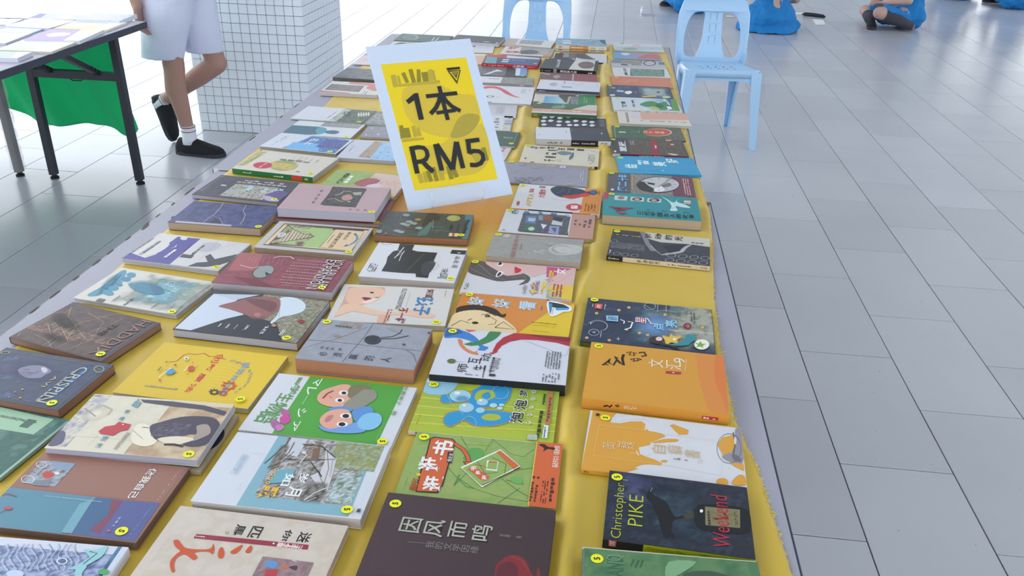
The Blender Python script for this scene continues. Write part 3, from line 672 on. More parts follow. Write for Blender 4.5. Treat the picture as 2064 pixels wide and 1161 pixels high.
def hand(p, d, palm_n, s=1.0, curl=.5):
    """palm at p pointing along d; five fingers of unequal length, thumb from the side near the base"""
    p, d, nn = Vector(p), Vector(d).normalized(), Vector(palm_n).normalized(); sd = d.cross(nn).normalized(); out = []
    for k, w in enumerate((-.027, -.009, .009, .026)): out.append(('c', p + sd * w * .7 * s, p + d * .078 * s + sd * w * s, .0135 * s, .0115 * s))
    for w, l in ((-.028, .058), (-.0095, .070), (.0095, .066), (.027, .050)):
        a = p + d * .08 * s + sd * w * s; b = a + (d * .8 + nn * curl * .5).normalized() * l * .5 * s; c = b + (d * .5 + nn * curl * 1.3).normalized() * l * .5 * s
        out += [('c', a, b, .0088 * s, .008 * s), ('c', b, c, .008 * s, .0068 * s)]
    a = p + d * .022 * s - sd * .024 * s; b = a + (d * .6 - sd * .75 + nn * .4).normalized() * .036 * s; c = b + (d * .9 - sd * .15 + nn * .5).normalized() * .03 * s
    out += [('c', a, b, .0125 * s, .010 * s), ('c', b, c, .010 * s, .0078 * s)]; return out
def shoe(M, parent, col='#15171d', L=.262):
    secs = [(0, .020, .055), (.02, .032, .086), (.07, .037, .088), (.11, .040, .086), (.15, .043, .072), (.19, .046, .058), (.225, .043, .050), (.25, .032, .040), (.262, .016, .026)]
    secs = [(x * L / .262, w, h) for x, w, h in secs]
    bm = bmesh.new(); rr = []
    for x, w, h in secs: rr.append([bm.verts.new(M @ Vector((x, w * math.copysign(abs(math.cos(a)) ** .75, math.cos(a)), .014 + (h - .014) * max(0, math.sin(a)) ** .8))) for a in [math.pi * k / 12 for k in range(13)]])
    for r0, r1 in zip(rr, rr[1:]):
        for k in range(12): bm.faces.new((r0[k], r0[k + 1], r1[k + 1], r1[k]))
        bm.faces.new((r0[0], r1[0], r1[12], r0[12]))
    bm.faces.new(rr[0]); bm.faces.new(rr[-1][::-1]); bmesh.ops.recalc_face_normals(bm, faces=bm.faces)
    sh = from_bm('shoe', bm, mat('black_canvas', col, .8, bump=.3, bscale=200), parent, True)
    bm = bmesh.new(); lo = []; hi = []
    prof = [(-.004, 0), (0, .022), (.03, .035), (.09, .037), (.13, .040), (.18, .046), (.22, .046), (.25, .036), (.268, .014), (.270, 0)]
    prof = [(x * L / .262, w) for x, w in prof]; pts = [(x, w) for x, w in prof] + [(x, -w) for x, w in prof[-2:0:-1]]
    for x, w in pts: lo.append(bm.verts.new(M @ Vector((x, w, 0)))); hi.append(bm.verts.new(M @ Vector((x, w * .98, .020))))
    n = len(pts); bm.faces.new(lo); bm.faces.new(hi[::-1])
    for k in range(n): bm.faces.new((lo[k], lo[(k + 1) % n], hi[(k + 1) % n], hi[k]))
    bmesh.ops.recalc_face_normals(bm, faces=bm.faces); from_bm('sole', bm, mat('dark_sole', '#2a2d36', .6), sh)
    bm = bmesh.new()
    for k in range(4):
        x = (.092 + .022 * k) * L / .262; tube(bm, [M @ Vector((x, -.022, .074 - .008 * k)), M @ Vector((x + .006, 0, .093 - .0105 * k)), M @ Vector((x + .012, .022, .074 - .008 * k))], .003, 6)
    from_bm('laces', bm, mat('lace_black', '#0f1014', .8), sh)
    return sh
def boy():
    kR = on_y(350, 132, 4.12); aR = on_y(381, 270, 4.12); kL = on_y(437, 128, 4.27); aL = on_y(326, 206, 4.30)
    hR, hL = Vector((-2.17, 4.11, .86)), Vector((-2.13, 4.24, .86)); rt = empty('person', (-2.16, 4.16, 0)); o = rt.location.copy()
    tag(rt, 'person in white shorts and black shoes walking past the tiled pillar', 'person')
    wr = on_y(276, 12, 4.02); el = Vector((-2.33, 4.02, 1.06)); shR = Vector((-2.16, 4.0, 1.33)); shL = Vector((-2.16, 4.30, 1.33)); elL = Vector((-2.05, 4.36, 1.08)); wrL = Vector((-1.93, 4.33, .90))
    hd = Vector((-2.14, 4.16, 1.555))
    P = [('c', hR, kR, .078, .050), ('c', kR + Vector((0, 0, .02)), kR - Vector((0, 0, .03)), .054, .052), ('c', kR - Vector((.008, 0, .10)), aR, .052, .030), ('c', kR, kR - Vector((.008, 0, .12)), .050, .053), ('c', aR, aR - Vector((0, 0, .06)), .030, .032),
         ('c', hL, kL, .078, .050), ('c', kL, kL.lerp(aL, .3), .052, .052), ('c', kL.lerp(aL, .3), aL, .052, .030), ('e', (-2.15, 4.17, .90), (.105, .14, .10)),
         ('c', (-2.15, 4.13, 1.0), (-2.15, 4.11, 1.25), .09, .10), ('c', (-2.15, 4.20, 1.0), (-2.15, 4.22, 1.25), .09, .10), ('c', (-2.15, 4.16, 1.3), (-2.145, 4.16, 1.44), .052, .048),
         ('c', shR, shL, .055, .055), ('c', shR, el, .043, .036), ('c', el, wr, .036, .025), ('c', shL, elL, .043, .036), ('c', elL, wrL, .036, .025)]
    dR = (on_y(286, 72, 4.02) - wr); P += hand(wr, dR, (.9, .1, .1), 1.0, .5) + hand(wrL, wrL - elL, (0, -.7, -.3), .95, .5)
    # head turned to the walking direction (+X)
    hp = head_parts((0, 0, 0)); R = Matrix.Rotation(-math.pi / 2, 4, 'Z')
    P2 = []
    for it in hp:
        c = R @ Vector(it[1]) + hd; r = it[2]; P2.append(('e', tuple(c), (r[1], r[0], r[2])))
    body = blob([(it[0], *[tuple(Vector(a) - o) if k < (2 if it[0] == 'c' else 1) else a for k, a in enumerate(it[1:])]) for it in P + P2], .0055, 'body', mat('tan_skin', '#a07c70', .55, var=.06, vscale=12), rt, 3)
    fe = empty('face', hd - o, -math.pi / 2); fe.parent = rt; face_bits((0, 0, 0), fe)
    blob([('e', tuple(hd - o + Vector((-.012, 0, .045))), (.098, .084, .078)), ('e', tuple(hd - o + Vector((-.045, 0, .0))), (.06, .078, .07))], .006, 'hair', mat('black_hair', '#17151a', .5), rt)
    hemR = on_y(328, 117, 4.12); hemL = on_y(413, 104, 4.26)
    S = [('f', hemR, (-2.165, 4.12, .86), .108, .142, .72), ('f', hemL, (-2.13, 4.23, .86), .100, .140, .72), ('e', (-2.15, 4.17, .87), (.146, .118, .125))]
    sh = blob([(a[0], tuple(Vector(a[1]) - o), a[2] if a[0] == 'e' else tuple(Vector(a[2]) - o), *a[3:]) for a in S], .0055, 'shorts', mat('white_cotton', '#c6cbe0', .85, bump=.15, bscale=90), rt, 2, .0035, 9.0)
    T = [('c', (-2.15, 4.12, .99), (-2.15, 4.10, 1.27), .112, .118), ('c', (-2.15, 4.21, .99), (-2.15, 4.23, 1.27), .112, .118), ('c', shR + Vector((0, .03, 0)), shL - Vector((0, .03, 0)), .07, .07), ('f', shR.lerp(el, .62), shR, .062, .068, 1), ('f', shL.lerp(elL, .62), shL, .062, .068, 1)]
    blob([(a[0], tuple(Vector(a[1]) - o), tuple(Vector(a[2]) - o), *a[3:]) for a in T], .007, 'shirt', mat('white_cotton', '#c6cbe0', .85, bump=.15, bscale=90), rt, 3, .005, 8.0)
    # socks
    for a, b, r0, r1, nm in ((aR - Vector((0, 0, .05)), aR + Vector((0, 0, .045)), .037, .036, 's'), (aL + (aL - kL).normalized() * .03, aL - (aL - kL).normalized() * .04, .038, .036, 's')):
        bm = bmesh.new(); tube(bm, [a - o, a.lerp(b, .33) - o, a.lerp(b, .66) - o, b - o], [r0 + .003, r0, r1, r1 + .001], 20); so = from_bm('sock', bm, mat('white_knit', '#d6dbe8', .9, bump=.3, bscale=300), rt, True)
        for t, c in ((.93, '#7d2c3a'), (.70, '#8e4a6a')):
            bm = bmesh.new(); p = a.lerp(b, t); q = a.lerp(b, t + .045); tube(bm, [p - o, q - o], [r1 + .0018] * 2, 20); s2 = from_bm('sock_stripe', bm, mat('stripe_maroon' + c, c, .9), so)
    M1 = Matrix.Translation(Vector((-2.252, 4.125, .001)) - o) @ Matrix.Rotation(math.radians(-3), 4, 'Z'); shoe(M1, rt)
    hl = on_y(322, 192, 4.30); toe = on_y(362, 284, 4.30); x = (toe - hl).normalized(); z = Vector((.78, 0, .55)); y = z.cross(x).normalized(); z = x.cross(y)
    M2 = Matrix((x, y, z)).transposed().to_4x4(); M2.translation = hl - z * .040 - o + Vector((0, 0, .004)); shoe(M2, rt, L=.25)
boy()

blue = mat('blue_pinafore', '#1672b4', .8, var=.08, vscale=6); skin2 = mat('light_skin', '#b08f85', .55, var=.05); whites = mat('white_blouse', '#ccd0dc', .85); sockd = mat('charcoal_sock', '#3c3c46', .85)
def seated(x, y, rz, label, kneel=False, arm_back=False, side_knee=.19, fold=False):
    """seated on the floor, local +Y is where the person faces"""
    rt = empty('person', (x, y, 0), rz); tag(rt, label, 'person', 'people sitting on the floor in blue uniform')
    hp = Vector((0, -.02, .115)); sho = .50; hd = Vector((0, .06, .72))
    P = [('e', hp, (.15, .12, .11)), ('c', (0, -.03, .18), (0, 0, .42), .10, .11), ('c', (-.13, .01, sho), (.13, .01, sho), .045, .045), ('c', (0, .01, .5), (0, .04, .64), .046, .044)] + [(a[0], tuple(Vector(a[1]) + hd), a[2]) for a in head_parts((0, 0, 0), .95)]
    kz = .11
    if kneel:
        kn = [Vector((.17, .30, .075)), Vector((-.17, .30, .075))]; an = [Vector((.14, .06, .055)), Vector((-.14, .06, .055))]
    else:
        kn = [Vector((.27, .30, kz)), Vector((-.27, .34, side_knee))]; an = [Vector((-.07, .36, .05)), Vector((.06, .27, .055))]
    if fold: kn[1] = Vector((-.24, .37, .165)); an[1] = Vector((-.25, .03, .05))
    for s, k, a in zip((1, -1), kn, an): P += [('c', Vector((s * .09, .03, .12)), k, .085, .058), ('c', k, a, .055, .034), ('c', a, a + Vector((-s * .08, .02, -.01)), .032, .028)]
    # arms
    eR, wR = Vector((.24, .10, .28)), Vector((.10, .26, .24)); eL, wL = Vector((-.24, .10, .28)), Vector((-.10, .27, .24))
    if arm_back: eL, wL = Vector((-.20, -.17, .46)), Vector((.02, -.285, .36))
    for s, e, w in ((1, eR, wR), (-1, eL, wL)):
        P += [('c', (s * .14, .01, sho), e, .042, .034), ('c', e, w, .034, .023)] + hand(w, (w - e) if not (arm_back and s < 0) else (.15, -.1, -1), (0, .5, -.6) if not (arm_back and s < 0) else (.4, -.9, 0), .85, .6)
    body = blob(P, .0075, 'body', skin2, rt, 2)
    face_o = empty('face', hd); face_o.parent = rt; face_bits((0, 0, 0), face_o, .95)
    blob([('e', tuple(hd + Vector((0, -.02, .045))), (.083, .092, .078)), ('e', tuple(hd + Vector((0, -.06, -.03))), (.068, .05, .10)), ('c', tuple(hd + Vector((0, -.10, -.02))), tuple(hd + Vector((0, -.12, -.16))), .028, .02)], .008, 'hair', mat('black_hair', '#17151a', .5), rt)
    B = [('c', (-.08, 0, .47), (.08, 0, .47), .10, .10), ('f', (.16, .02, sho - .02), (.21, .06, .40), .06, .055, 1), ('f', (-.16, .02, sho - .02), (-.21, .06, .40) if not arm_back else (-.19, -.09, .43), .06, .055, 1)]
    blob(B, .008, 'blouse', whites, rt, 2, .005, 9)
    if kneel:
        S = [('e', (0, -.05, .13), (.25, .22, .16)), ('f', (0, -.02, 0.008), (0, -.02, .30), .30, .15, .85), ('e', (.02, .14, .10), (.25, .22, .11)), ('c', (-.20, -.10, .05), (.24, .0, .05), .06, .07), ('c', (0, -.03, .2), (0, 0, .46), .135, .125)]
    else:
        S = [('e', (0, -.03, .12), (.19, .16, .125)), ('c', (.08, .0, .11), kn[0].lerp(Vector((.09, .03, .12)), .30), .10, .082), ('c', (-.08, .0, .115), kn[1].lerp(Vector((-.09, .03, .12)), .30), .10, .082), ('c', (0, -.03, .2), (0, 0, .46), .13, .12), ('c', (-.12, -.06, .06), (.12, -.06, .06), .065, .065), ('e', (0, .14, .09), (.15, .14, .07))]
    blob(S, .009, 'pinafore', blue, rt, 2, .022, 6.0)
    for s, k, a in zip((1, -1), kn, an):
        bm = bmesh.new(); d = (a - k).normalized(); tube(bm, [a - d * (.30 if fold and s < 0 else .22), a - d * .1, a + d * .01], [.060 if fold and s < 0 else .052, .050, .040], 14); from_bm('sock', bm, sockd, rt, True)
        x_ = Vector((-s * .95, .25, 0)).normalized() if not (kneel or (fold and s < 0)) else Vector((0, -1, .05)).normalized(); z_ = Vector((0, 0, 1)) if not (kneel or (fold and s < 0)) else Vector((0, .05, -1)); y_ = z_.cross(x_).normalized(); z_ = x_.cross(y_)
        M = Matrix((x_, y_, z_)).transposed().to_4x4(); M.translation = a - x_ * .05 + (Vector((0, 0, -.045)) if not (kneel or (fold and s < 0)) else Vector((0, 0, .045))); M.translation.z = max(M.translation.z, .004)
        if not (fold and s < 0): shoe(M, rt, L=.225)
    return rt
seated(.80, 9.65, math.radians(8), 'seated person in blue partly hidden by the right-hand chair back')
seated(1.50, 8.78, math.radians(-6), 'kneeling person in blue pinafore with one hand behind the back', kneel=True, arm_back=True)
seated(2.93, 9.32, math.radians(97), 'person in blue sitting cross-legged with bare knee and dark socks, seen sideways', fold=True)
seated(4.20, 11.62, math.radians(-12), 'farthest seated person in blue, only the skirt showing at the top edge')
seated(4.66, 11.0, math.radians(-5), 'seated person in blue at the top right corner, back turned')

# ================================================================== SMALL THINGS ON THE FLOOR
def flat_poly(name, pts, z, th, m, parent=None):
    me = bpy.data.meshes.new(name); bm = bmesh.new(); v0 = [bm.verts.new((p.x, p.y, z)) for p in pts]; v1 = [bm.verts.new((p.x, p.y, z + th)) for p in pts]; n = len(pts)
    bm.faces.new(v0); bm.faces.new(v1[::-1])
    for k in range(n): bm.faces.new((v0[k], v0[(k + 1) % n], v1[(k + 1) % n], v1[k]))
    bmesh.ops.recalc_face_normals(bm, faces=bm.faces); return from_bm(name, bm, m, parent)
wp = mat('white_paper', '#d9dde6', .7)
tag(flat_poly('paper_sheet', [at(*p) for p in ((1637, 39), (1659, 40), (1664, 50), (1644, 50))], .001, .0012, wp), 'white sheet of paper on the floor by the dark socks', 'paper')
tag(flat_poly('paper_sheet', [at(*p) for p in ((1604, 26), (1622, 26), (1621, 28), (1606, 30))], .001, .003, wp), 'folded white paper beside the kneeling person in blue', 'paper')
def cyl_thing(name, p, q, r, m, label, cat):
    bm = bmesh.new(); tube(bm, [p, Vector(p).lerp(Vector(q), .88), q], [r, r, r * .4], 10); tag(from_bm(name, bm, m), label, cat)
def pouch():
    a, b = at(1617, 31), at(1663, 37); rt = empty('pencil_case', tuple(a)); tag(rt, 'long dark pencil case lying open on the floor between two people in blue', 'pencil case'); d = (b - a)
    bm = bmesh.new(); tube(bm, [Vector((0, 0, .012)), d * .1 + Vector((0, 0, .018)), d * .5 + Vector((0, 0, .020)), d * .9 + Vector((0, 0, .018)), d + Vector((0, 0, .012))], [.008, .018, .019, .017, .008], 12); from_bm('pouch', bm, mat('dark_fabric', '#2a2b33', .8), rt, True)
    bm = bmesh.new(); tube(bm, [d * .08 + Vector((0, -.004, .036)), d * .5 + Vector((0, -.004, .0395)), d * .92 + Vector((0, -.004, .036))], .0016, 6); from_bm('zip', bm, mat('zip_metal', '#8d9098', .35, metal=.8), rt)
pouch()
def phone(px, py, label):
    p = at(px, py); rt = empty('mobile_phone', (p.x, p.y, 0), .25); tag(rt, label, 'phone')
    bm = bmesh.new(); box(bm, (-.08, -.04, 0.0005), (.08, .04, .008), .002); from_bm('case', bm, mat('silver_case', '#b8c0cc', .3), rt)
    bm = bmesh.new(); box(bm, (-.075, -.035, .008), (.075, .035, .0088)); from_bm('screen', bm, mat('phone_glass', '#6d7682', .08), rt)
phone(1306, 31, 'slim silver phone on the floor left of the person behind the chair')
def bottle(px, py, label):
    p = at(px, py); rt = empty('correction_bottle', (p.x, p.y, 0)); tag(rt, label, 'bottle')
    bm = bmesh.new(); tube(bm, [(0, 0, 0), (0, 0, .045), (0, 0, .052), (0, 0, .055)], [.014, .014, .008, .008], 14); from_bm('body', bm, mat('white_plastic', '#e2e6ee', .35), rt, True)
    bm = bmesh.new(); tube(bm, [(0, 0, .054), (0, 0, .075)], [.009, .007], 12); from_bm('cap', bm, mat('white_cap', '#f0f3f8', .3), rt)
bottle(1293, 28, 'small white bottle standing by the silver phone')
cyl_thing('marker_pen', tuple(at(1463, 33, .008)), tuple(at(1480, 34, .008)), .008, mat('white_plastic', '#e2e6ee', .35), 'white marker pen on the floor seen through the chair back', 'pen')

# ================================================================== GREEN CLOTH OF THE OTHER STALL
def green_cloth():
    bot = [(-3.55, .50), (-3.30, .42), (-3.12, .34), (-2.993, .261), (-2.90, .205), (-2.852, .196), (-2.7, .205), (-2.613, .208), (-2.5, .205), (-2.42, .185), (-2.36, .170), (-2.335, .178), (-2.32, .20)]
    top = [(-3.5, .738), (-2.46, .738), (-2.42, .72), (-2.35, .67), (-2.32, .60)]
    nx, nz = 150, 40; V = []; F = []
    def ip(L, x):
        for a, b in zip(L, L[1:]):
            if a[0] <= x <= b[0]: return a[1] + (b[1] - a[1]) * (x - a[0]) / (b[0] - a[0])
        return L[0][1] if x < L[0][0] else L[-1][1]
    for j in range(nz + 1):
        for i in range(nx + 1):
            x = -3.5 + 1.18 * i / nx; b, t = ip(bot, x), ip(top, x); z = b + (t - b) * j / nz; q = 1 - j / nz
            y = 3.822 + .03 * q * math.sin(x * 17 + z * 5) + .035 * q * noise.noise(Vector((x * 4 + z * 3, z * 2, 2))) + .012 * math.sin(x * 41 + z * 9) * q + .05 * q
            V.append((x + .02 * q * math.sin(z * 11), y, z))
            if i and j: k = j * (nx + 1) + i; F.append((k - nx - 2, k - nx - 1, k, k - 1))
    me = bpy.data.meshes.new('green_cloth'); me.from_pydata(V, [], F); me.polygons.foreach_set('use_smooth', [True] * len(F)); m = mat('green_cloth', '#2aac70', .75, g=1.35)
    me.materials.append(m); o = link('green_cloth', me); tag(o, 'bright green cloth hanging behind the black table legs', 'cloth'); s = o.modifiers.new('t', 'SOLIDIFY'); s.thickness = .001
    nt = m.node_tree; b = nt.nodes['Principled BSDF']; tr = nt.nodes.new('ShaderNodeBsdfTranslucent'); tr.inputs[0].default_value = (*C3('#2cc094'), 1); mx = nt.nodes.new('ShaderNodeMixShader'); mx.inputs[0].default_value = .5
    nt.links.new(b.outputs[0], mx.inputs[1]); nt.links.new(tr.outputs[0], mx.inputs[2]); nt.links.new(mx.outputs[0], nt.nodes['Material Output'].inputs[0])
green_cloth()
# ================================================================== BOOKS (corners: far-left, far-right, near-right, near-left)
# ---- nearest left column
book('dark brown thriller with scratched gold lettering, at the chipped left table edge', 'a', [(540, 612), (1185, 768), (742, 1040), (50, 875)], 48, '#3a3038', '#8d6f5c', [
    ('N', (530, 620), (700, 1030), ['#2e2a34', '#3a3038', '#4a3632', '#57423c', '#3a3038'], 2.2, 3), ('N', (150, 760), (560, 900), ['#4a2f2c', '#6d3a34', '#8a6558', '#3a3038'], 5, 8),
    ('N', (330, 760), (760, 930), ['#3a3038', '#94705c', '#4a3632', '#3a3038', '#a88468'], 7, 4), ('N', (430, 650), (860, 760), ['#3a3038', '#86665a', '#3a3038', '#9c7c68'], 6, 5),
    ('L', '#c9b08a', .7, (130, 860), (170, 810), (260, 780), (400, 700), (430, 690)), ('L', '#d5c09a', .5, (300, 940), (420, 860), (600, 760), (840, 700), (930, 708)), ('L', '#c9b08a', .5, (430, 940), (640, 840), (830, 770), (905, 730)), ('L', '#d5c09a', .5, (350, 940), (430, 880), (330, 830), (520, 800)),
    ('L', '#c9b08a', .5, (470, 970), (640, 900), (780, 800)), ('L', '#d5c09a', .6, (520, 650), (500, 720), (560, 790), (500, 870)), ('L', '#c9b08a', .4, (540, 650), (480, 690), (410, 690)), ('L', '#d5c09a', .4, (640, 690), (760, 760), (700, 840)), ('L', '#c9b08a', .4, (560, 800), (620, 880), (560, 950)), ('L', '#e8dcb8', .4, (400, 770), (430, 790), (380, 780), (410, 760)),
    ('L', '#d5c09a', .5, (350, 770), (370, 850)), ('L', '#d5c09a', .5, (450, 800), (500, 900)), ('L', '#c9b08a', .5, (610, 740), (720, 720), (840, 740)), ('L', '#c9b08a', .4, (250, 850), (350, 900), (380, 950)),
    ('T', 'HADDIX', '#8a6a62', 'd', (1040, 745), (720, 1010), 0), ('L', '#9a8a86', .4, (1130, 775), (805, 975)), ('T', 'THE', '#241c22', 'd', (840, 770), (740, 860), .02), ('C', '#1e181e', 480, 760, 130, 60, .5, .7), ('C', '#1e181e', 400, 870, 110, 40, .3, .6)], st=(736, 995), mode='d', sp='l')
book('dark blue fantasy novel with a pale face on its warped glossy cover', 'b', [(40, 68), (845, 205), (415, 530), (-420, 395)], 62, '#2b3244', '#8a6450', [
    ('N', (40, 80), (410, 520), ['#1d2740', '#2a3a5c', '#33405a', '#27304a', '#3c5a86'], 1.6, 12), ('S', (680, 170), (330, 500), ['#27304a', '#2f5c96', '#3a70b0', '#2a3a5c'], 2.5, 3), ('C', '#6a6a90', 60, 220, 130, 60, 0, .5),
    ('C', '#55587c', 250, 250, 190, 90, .1, .8), ('W', '#77758f', (130, 240), (180, 215), (260, 205), (330, 215), (375, 250), (330, 275), (300, 295), (230, 300), (170, 285)), ('W', '#6a6a84', (150, 255), (210, 245), (240, 275), (180, 285)), ('L', '#2f2f44', 1.2, (170, 235), (220, 235)), ('L', '#3a3a50', 1.6, (205, 262), (260, 262), (285, 250)), ('W', '#b9b4c4', (300, 225), (330, 222), (350, 245), (320, 262)),
    ('L', '#8a8470', .5, (30, 98), (815, 225), (600, 400), (400, 495), (-380, 380)), ('O', '#8a8470', 725, 235, 40, 26, .25), ('L', '#8a8470', .8, (690, 215), (740, 240), (700, 270)), ('O', '#8a8470', 40, 115, 36, 12, .3), ('L', '#8a8470', .6, (0, 110), (60, 108), (90, 98)),
    ('T', 'CRISPIN', '#b5b49c', 'd', (660, 228), (262, 470), .0), ('T', 'AVI', '#b5a47c', 'd', (432, 288), (300, 362), 0), ('D', '#8d8f9c', 'd', (560, 225), (290, 470), 1, .9),
    ('E', '#c98a4a', 165, 383, 9, 6), ('E', '#c98a4a', 112, 402, 6, 4), ('E', '#c9813a', 150, 445, 10, 6), ('E', '#a86a3a', 70, 440, 7, 5)], st=(380, 482), mode='d', sp='l')
book('dark green paperback with a pale green title panel, cut by the left frame edge', 'b', [(-330, 430), (500, 615), (-20, 1060), (-860, 830)], 24, '#2c5b52', '#9aa79a', [
    ('N', (-330, 430), (-20, 1060), ['#1f4a44', '#2c6258', '#2a544c', '#4a7a70', '#2c5b52'], 1.4, 5), ('P', '#93b79a', (-120, 470), (395, 600), (245, 712), (-200, 640)), ('G', (490, 612), (0, 1060), '#8fb0a0', '#6f8f84', 'y'),
    ('N', (440, 610), (-60, 1050), ['#24524a', '#2c6258', '#235048', '#5d8a80'], 1.8, 9), ('P', '#93b79a', (-120, 470), (395, 600), (245, 712), (-200, 640)), ('T', '不要默哀', '#1c3030', 'd', (290, 620), (-20, 580), .01), ('D', '#3c5c50', 'd', (240, 665), (120, 650), 1, 1)], mode='d', sp='l')
book('lower of two same cream memoirs, mostly covered by its twin', 'b', [(735, 490), (1762, 562), (1452, 985), (378, 880)], 26, '#a3977f', '#b5aa94', [
    ('W', '#2a2a38', (1560, 640), (1640, 680), (1620, 760), (1540, 820), (1500, 800))], mode='d')
book('cream memoir with a sepia photo and red patch, top of its pair', 'b', [(690, 415), (1715, 487), (1440, 903), (330, 803)], 36, '#cfc8b6', '#a4a4b4', [
    ('G', (1715, 485), (1100, 890), '#a58f73', '#cfc3aa', 'y'), ('N', (1200, 480), (1440, 903), ['#b59b80', '#c9b698', '#a88c72', '#bda68a'], 1.0, 4), ('N', (690, 415), (1040, 760), ['#d2ccba', '#cfc8b6', '#c9c2b0', '#d6d0c0'], 1.2, 9),
    ('N', (690, 420), (480, 800), ['#77748a', '#a5a2ac', '#d0cab8', '#8a8796'], 3.5, 2), ('C', '#dcd6c6', 700, 560, 130, 60, -.3), ('W', '#55526a', (350, 790), (430, 690), (480, 700), (450, 780)),
    ('L', '#a9a294', 3, (700, 520), (760, 500), (820, 530), (790, 570)), ('L', '#8f8a86', 2, (620, 520), (700, 580)),
    ('P', '#4b4654', (1030, 455), (1260, 470), (1500, 500), (1660, 545), (1640, 575), (1480, 530), (1250, 505), (1050, 478)), ('W', '#ddd5c2', (1000, 640), (1095, 650), (1150, 760), (1060, 800), (960, 760)),
    ('W', '#463f50', (1095, 655), (1180, 620), (1320, 585), (1450, 578), (1560, 590), (1610, 640), (1590, 720), (1500, 790), (1380, 800), (1340, 775), (1460, 730), (1380, 710), (1240, 760), (1130, 745)),
    ('N', (1180, 620), (1330, 740), ['#2f2a3c', '#5c5568', '#3a3446', '#7a7280'], 5, 6), ('W', '#9c9088', (1440, 650), (1520, 640), (1540, 700), (1470, 740), (1400, 760), (1440, 700)), ('W', '#d9cdb8', (1150, 745), (1300, 725), (1420, 745), (1350, 775), (1250, 790)), ('L', '#2c2636', 4, (1200, 785), (1270, 785), (1340, 800)),
    ('L', '#4b4654', 1.2, (1040, 660), (1090, 664)), ('L', '#8f887c', .5, (970, 680), (1045, 745)),
    ('P', '#b3313f', (720, 690), (770, 655), (840, 645), (870, 620), (960, 640), (935, 680), (880, 690), (830, 722), (740, 710)), ('E', '#ffffff', 900, 640, 6, 4),
    ('P', '#6d8f9a', (960, 500), (990, 470), (1040, 478), (1005, 520)), ('T', '大', '#5f93a4', 'd', (1035, 450), (985, 475), .03), ('T', '詩', '#5f93a4', 'd', (960, 535), (900, 560), .03), ('T', '夜', '#5f93a4', 'd', (920, 585), (860, 612), .03), ('T', '記', '#5f93a4', 'd', (800, 728), (730, 758), .03), ('T', '憶', '#5f93a4', 'd', (755, 780), (690, 808), .03),
    ('D', '#55505a', 'd', (960, 700), (830, 820), 3, .95), ('D', '#55505a', 'd', (740, 700), (640, 800), 2, .3)], st=(1382, 858), mode='d', t=.011, zb=.010)
book('terracotta and blue paperback with a small bicycle photo', 'c', [(335, 190), (1490, 322), (1050, 892), (-200, 768)], 62, '#8a6156', '#6d5648', [
    ('G', (335, 190), (1250, 590), '#8c6154', '#92685c', 'x'), ('P', '#4f8298', (40, 465), (520, 520), (850, 560), (500, 835), (-200, 770), (-130, 620)), ('P', '#3d5f86', (740, 545), (960, 570), (700, 850), (480, 828)), ('P', '#515a8e', (950, 570), (1250, 595), (1050, 892), (690, 850)),
    ('P', '#7a3f58', (870, 570), (960, 578), (780, 830), (700, 800), (840, 690)), ('G', (730, 545), (520, 830), '#5a93a4', '#426b8e', 'x'), ('P', '#6a9cac', (620, 600), (730, 560), (560, 830), (480, 820)),
    ('N', (330, 260), (430, 465), ['#4b3c40', '#7d8a9c', '#a2a9b4', '#5c4648', '#8b5d54'], 6, 3), ('P', '#7f93ae', (400, 265), (590, 285), (540, 340), (430, 330)), ('O', '#c9ccd4', 325, 293, 44, 26, .14), ('O', '#d4d6dc', 217, 408, 52, 30, .12), ('W', '#b83a34', (330, 370), (370, 345), (420, 365), (400, 395), (350, 400)), ('E', '#d8d4d0', 445, 362, 20, 12), ('P', '#707a88', (270, 420), (400, 410), (380, 465), (250, 455)),
    ('T', '做我自己', '#e9e6e2', 'd', (1232, 330), (988, 555), .015), ('D', '#c9c0bc', 'd', (1410, 335), (1215, 585), 1, .3), ('D', '#b9bad2', 'd', (1195, 610), (990, 880), 1, .4), ('D', '#c4d0d6', 'h', (350, 535), (810, 590), 1, .95), ('T', '何 晞 之', '#c9c8dc', 'd', (950, 705), (870, 780), 0), ('E', '#d0554a', 850, 812, 15, 9),
    ('L', '#8d5a66', 1.6, (0, 530), (60, 520), (130, 540)), ('E', '#a84a4a', 65, 636, 34, 13), ('L', '#9a6a70', 1, (-20, 680), (50, 640))], st=(950, 815), mode='d', sp='l')
